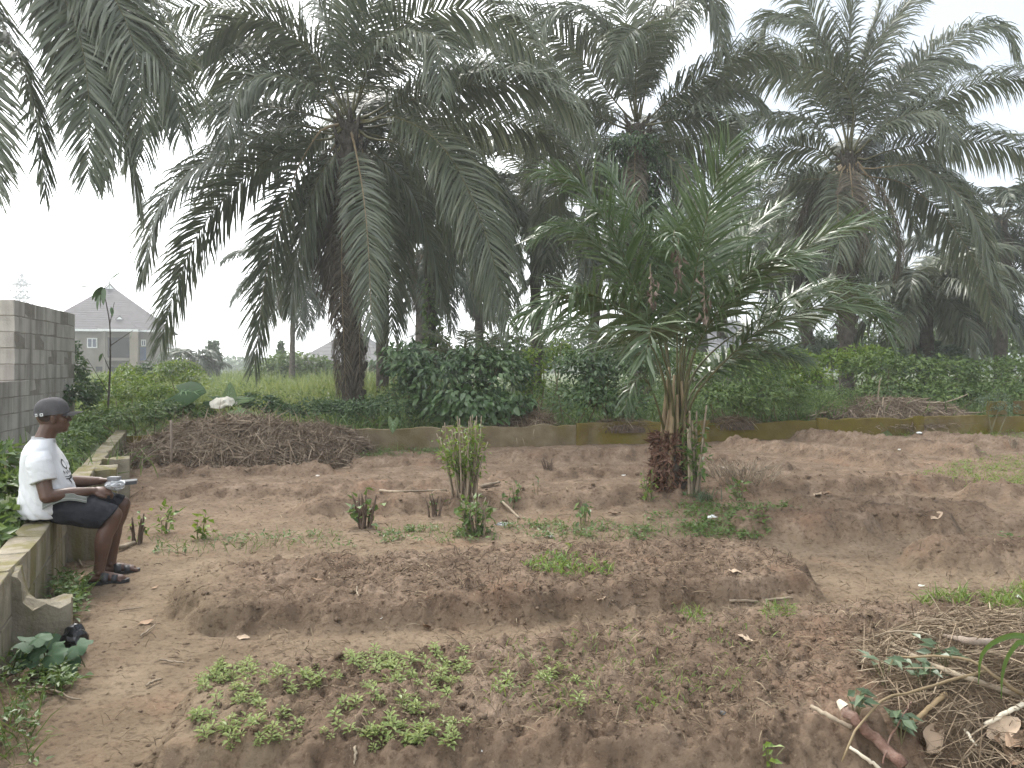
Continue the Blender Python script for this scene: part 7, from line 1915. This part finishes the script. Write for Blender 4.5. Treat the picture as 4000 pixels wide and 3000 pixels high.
# green leaves and grass coming through the corner heap
def heap_weeds():
    for i, (lab, u, v, n, L) in enumerate([('five fingered green leaf rising over the corner heap edge', 3454, 2640, 6, .075), ('green leaved weed in the middle of the corner heap', 3600, 2650, 22, .075), ('broad green weed beside the thick cut branch', 3520, 2860, 18, .08), ('green leaves behind the pale chopped branch end', 3345, 2770, 9, .075), ('green leaved weed at the back of the corner heap', 3690, 2580, 14, .07), ('small bright sprout on the soil at the bottom edge', 3005, 2985, 8, .045)]):
        rs = RS(700 + i); b = HP(u, v + 25, 0); root = thing('weed', b, lab, 'weed'); th = rs.uniform(0, 6.28, n); p = np.stack([rs.normal(size=n) * .03, rs.normal(size=n) * .03, rs.uniform(.04, .10, n)], 1)
        V, F, k = leaves(p, np.stack([np.cos(th), np.sin(th), rs.uniform(-.3, .4, n)], 1), np.stack([rs.normal(size=n) * .4, rs.normal(size=n) * .4 - .4, np.ones(n)], 1), L * rs.uniform(.7, 1.2, n), L * .42); mb = MB(); mb.add(V, F, np.repeat(rs.uniform(.3, .9, n), k)); fo = link('foliage', mb.mesh('foliage', M['leaf_grey' if i < 5 else 'leaf_bright']), root); fo['kind'] = 'stuff'
        mb = MB()
        for q in p[:8]:
            V, F = tube([(0, 0, -.03), q * .5 + (0, 0, .01), q], .002, 4); mb.add(V, F)
        link('stem', mb.mesh('stem', M['stem']), root)
    # long arching grass leaves entering from the right
    root = thing('tall_grass', HP(4030, 2700), 'broad arching grass leaves reaching in over the right frame edge', 'grass')
    o = np.array(root.location)
    for k, px in enumerate(([(4060, 2560), (3995, 2485), (3900, 2500), (3835, 2560), (3822, 2675)], [(4070, 2600), (3998, 2505), (3940, 2560), (3915, 2640), (3912, 2730)])):
        q = catmull([o] + [P(u, v, o[1] - .05 - .05 * k) for u, v in px], 20); T = norm(np.gradient(q, axis=0)); S = norm(np.cross(T, (0.3, -1, .2))); w = np.interp(np.linspace(0, 1, 20), [0, .4, .8, 1], [.008, .012, .009, .001])
        V = np.stack([q - S * w[:, None], q + T * 0 - np.cross(S, T) * .003, q + S * w[:, None]], 1).reshape(-1, 3); F = [(i * 3 + s, i * 3 + s + 1, (i + 1) * 3 + s + 1, (i + 1) * 3 + s) for i in range(19) for s in (0, 1)]
        mb = MB(); mb.add(V, np.array(F), .4); link('blade', mb.mesh('blade', M['leaf_mid'], smooth=True, origin=o), root)
heap_weeds()
# hanging dried leaves in the young palm, fern growth under the middle palm's crown, ivy on a trunk
def hanging_dead():
    for i, (lab, u, v, dv, n) in enumerate([('string of shrivelled brown leaves hanging in the young palm, longest and central', 2650, 960, 150, 26), ('bunch of shrivelled brown leaves hanging left of centre in the young palm', 2540, 1070, 110, 24), ('string of shrivelled brown leaves hanging right of centre in the young palm', 2748, 1060, 200, 22)]):
        rs = RS(800 + i); Y = YPB[1] - .75; t = P(u, v, Y); b = P(u + 6, v + dv, Y); root = thing('dried_vine', t, lab, 'vine', 'dried vines in the young palm')
        up = P(u, v - 40, Y); mb = MB(); V, F = tube([up - t, (0, 0, 0), b - t], .004, 5); mb.add(V, F); link('stem', mb.mesh('stem', M['stick']), root)
        f = rs.rand(n); p = (b - t)[None] * f[:, None] + rs.normal(size=(n, 3)) * .028
        V, F, k = leaves(p, rdir(rs, n) * .6 + (0, 0, -1), rdir(rs, n), rs.uniform(.06, .12, n), rs.uniform(.03, .05, n), .4); mb = MB(); mb.add(V, F, np.repeat(rs.uniform(0, .6, n), k)); link('leaf', mb.mesh('leaf', M['dryleaf_dark']), root)['kind'] = 'stuff'
M['dryleaf_dark'] = var_mat('shrivelled_leaf', [(.10, .075, .06), (.19, .14, .115), (.28, .21, .18)])
hanging_dead()
bush('fern_growth', 'dark ferny growth clinging below the crown of the tall middle palm', 'fern', [(2480, 590, 22.6, 125, 70, .8), (2420, 680, 22.6, 60, 110, .5), (2560, 700, 22.7, 75, 150, .5), (2500, 800, 22.8, 80, 120, .5)], .22, .06, 2600, 'leaf_dark', 71, stems=0, hang=.7)
bush('ivy', 'ivy climbing round the dark palm trunk behind the far bushes', 'ivy', [(1690, 1290, 27.6, 40, 70, .4), (1680, 1180, 27.7, 26, 110, .33), (1700, 1350, 27.5, 55, 60, .5)], .17, .12, 620, 'leaf_mid', 72, stems=0, hang=.6)
# ---------------------------------------------------------------- hazy air over everything built, thickened to imitate lens glare
def haze(density):
    bm = bmesh.new(); bmesh.ops.create_cube(bm, size=1.0)
    bmesh.ops.scale(bm, vec=(700, 460, 47), verts=bm.verts)
    me = bpy.data.meshes.new('haze'); bm.to_mesh(me); bm.free()
    m = bpy.data.materials.new('haze'); m.use_nodes = True; nt = m.node_tree; nt.nodes.clear()
    o = nt.nodes.new('ShaderNodeOutputMaterial'); v = nt.nodes.new('ShaderNodeVolumePrincipled')
    v.inputs['Color'].default_value = (.98, .99, 1.0, 1); v.inputs['Density'].default_value = density; v.inputs['Anisotropy'].default_value = .2
    nt.links.new(v.outputs['Volume'], o.inputs['Volume']); me.materials.append(m)
    ob = link('haze', me, loc=(0, 200, 21.5)); tag(ob, 'thin pale haze in the air, thickened to imitate lens glare', kind='stuff')
haze(.0014)
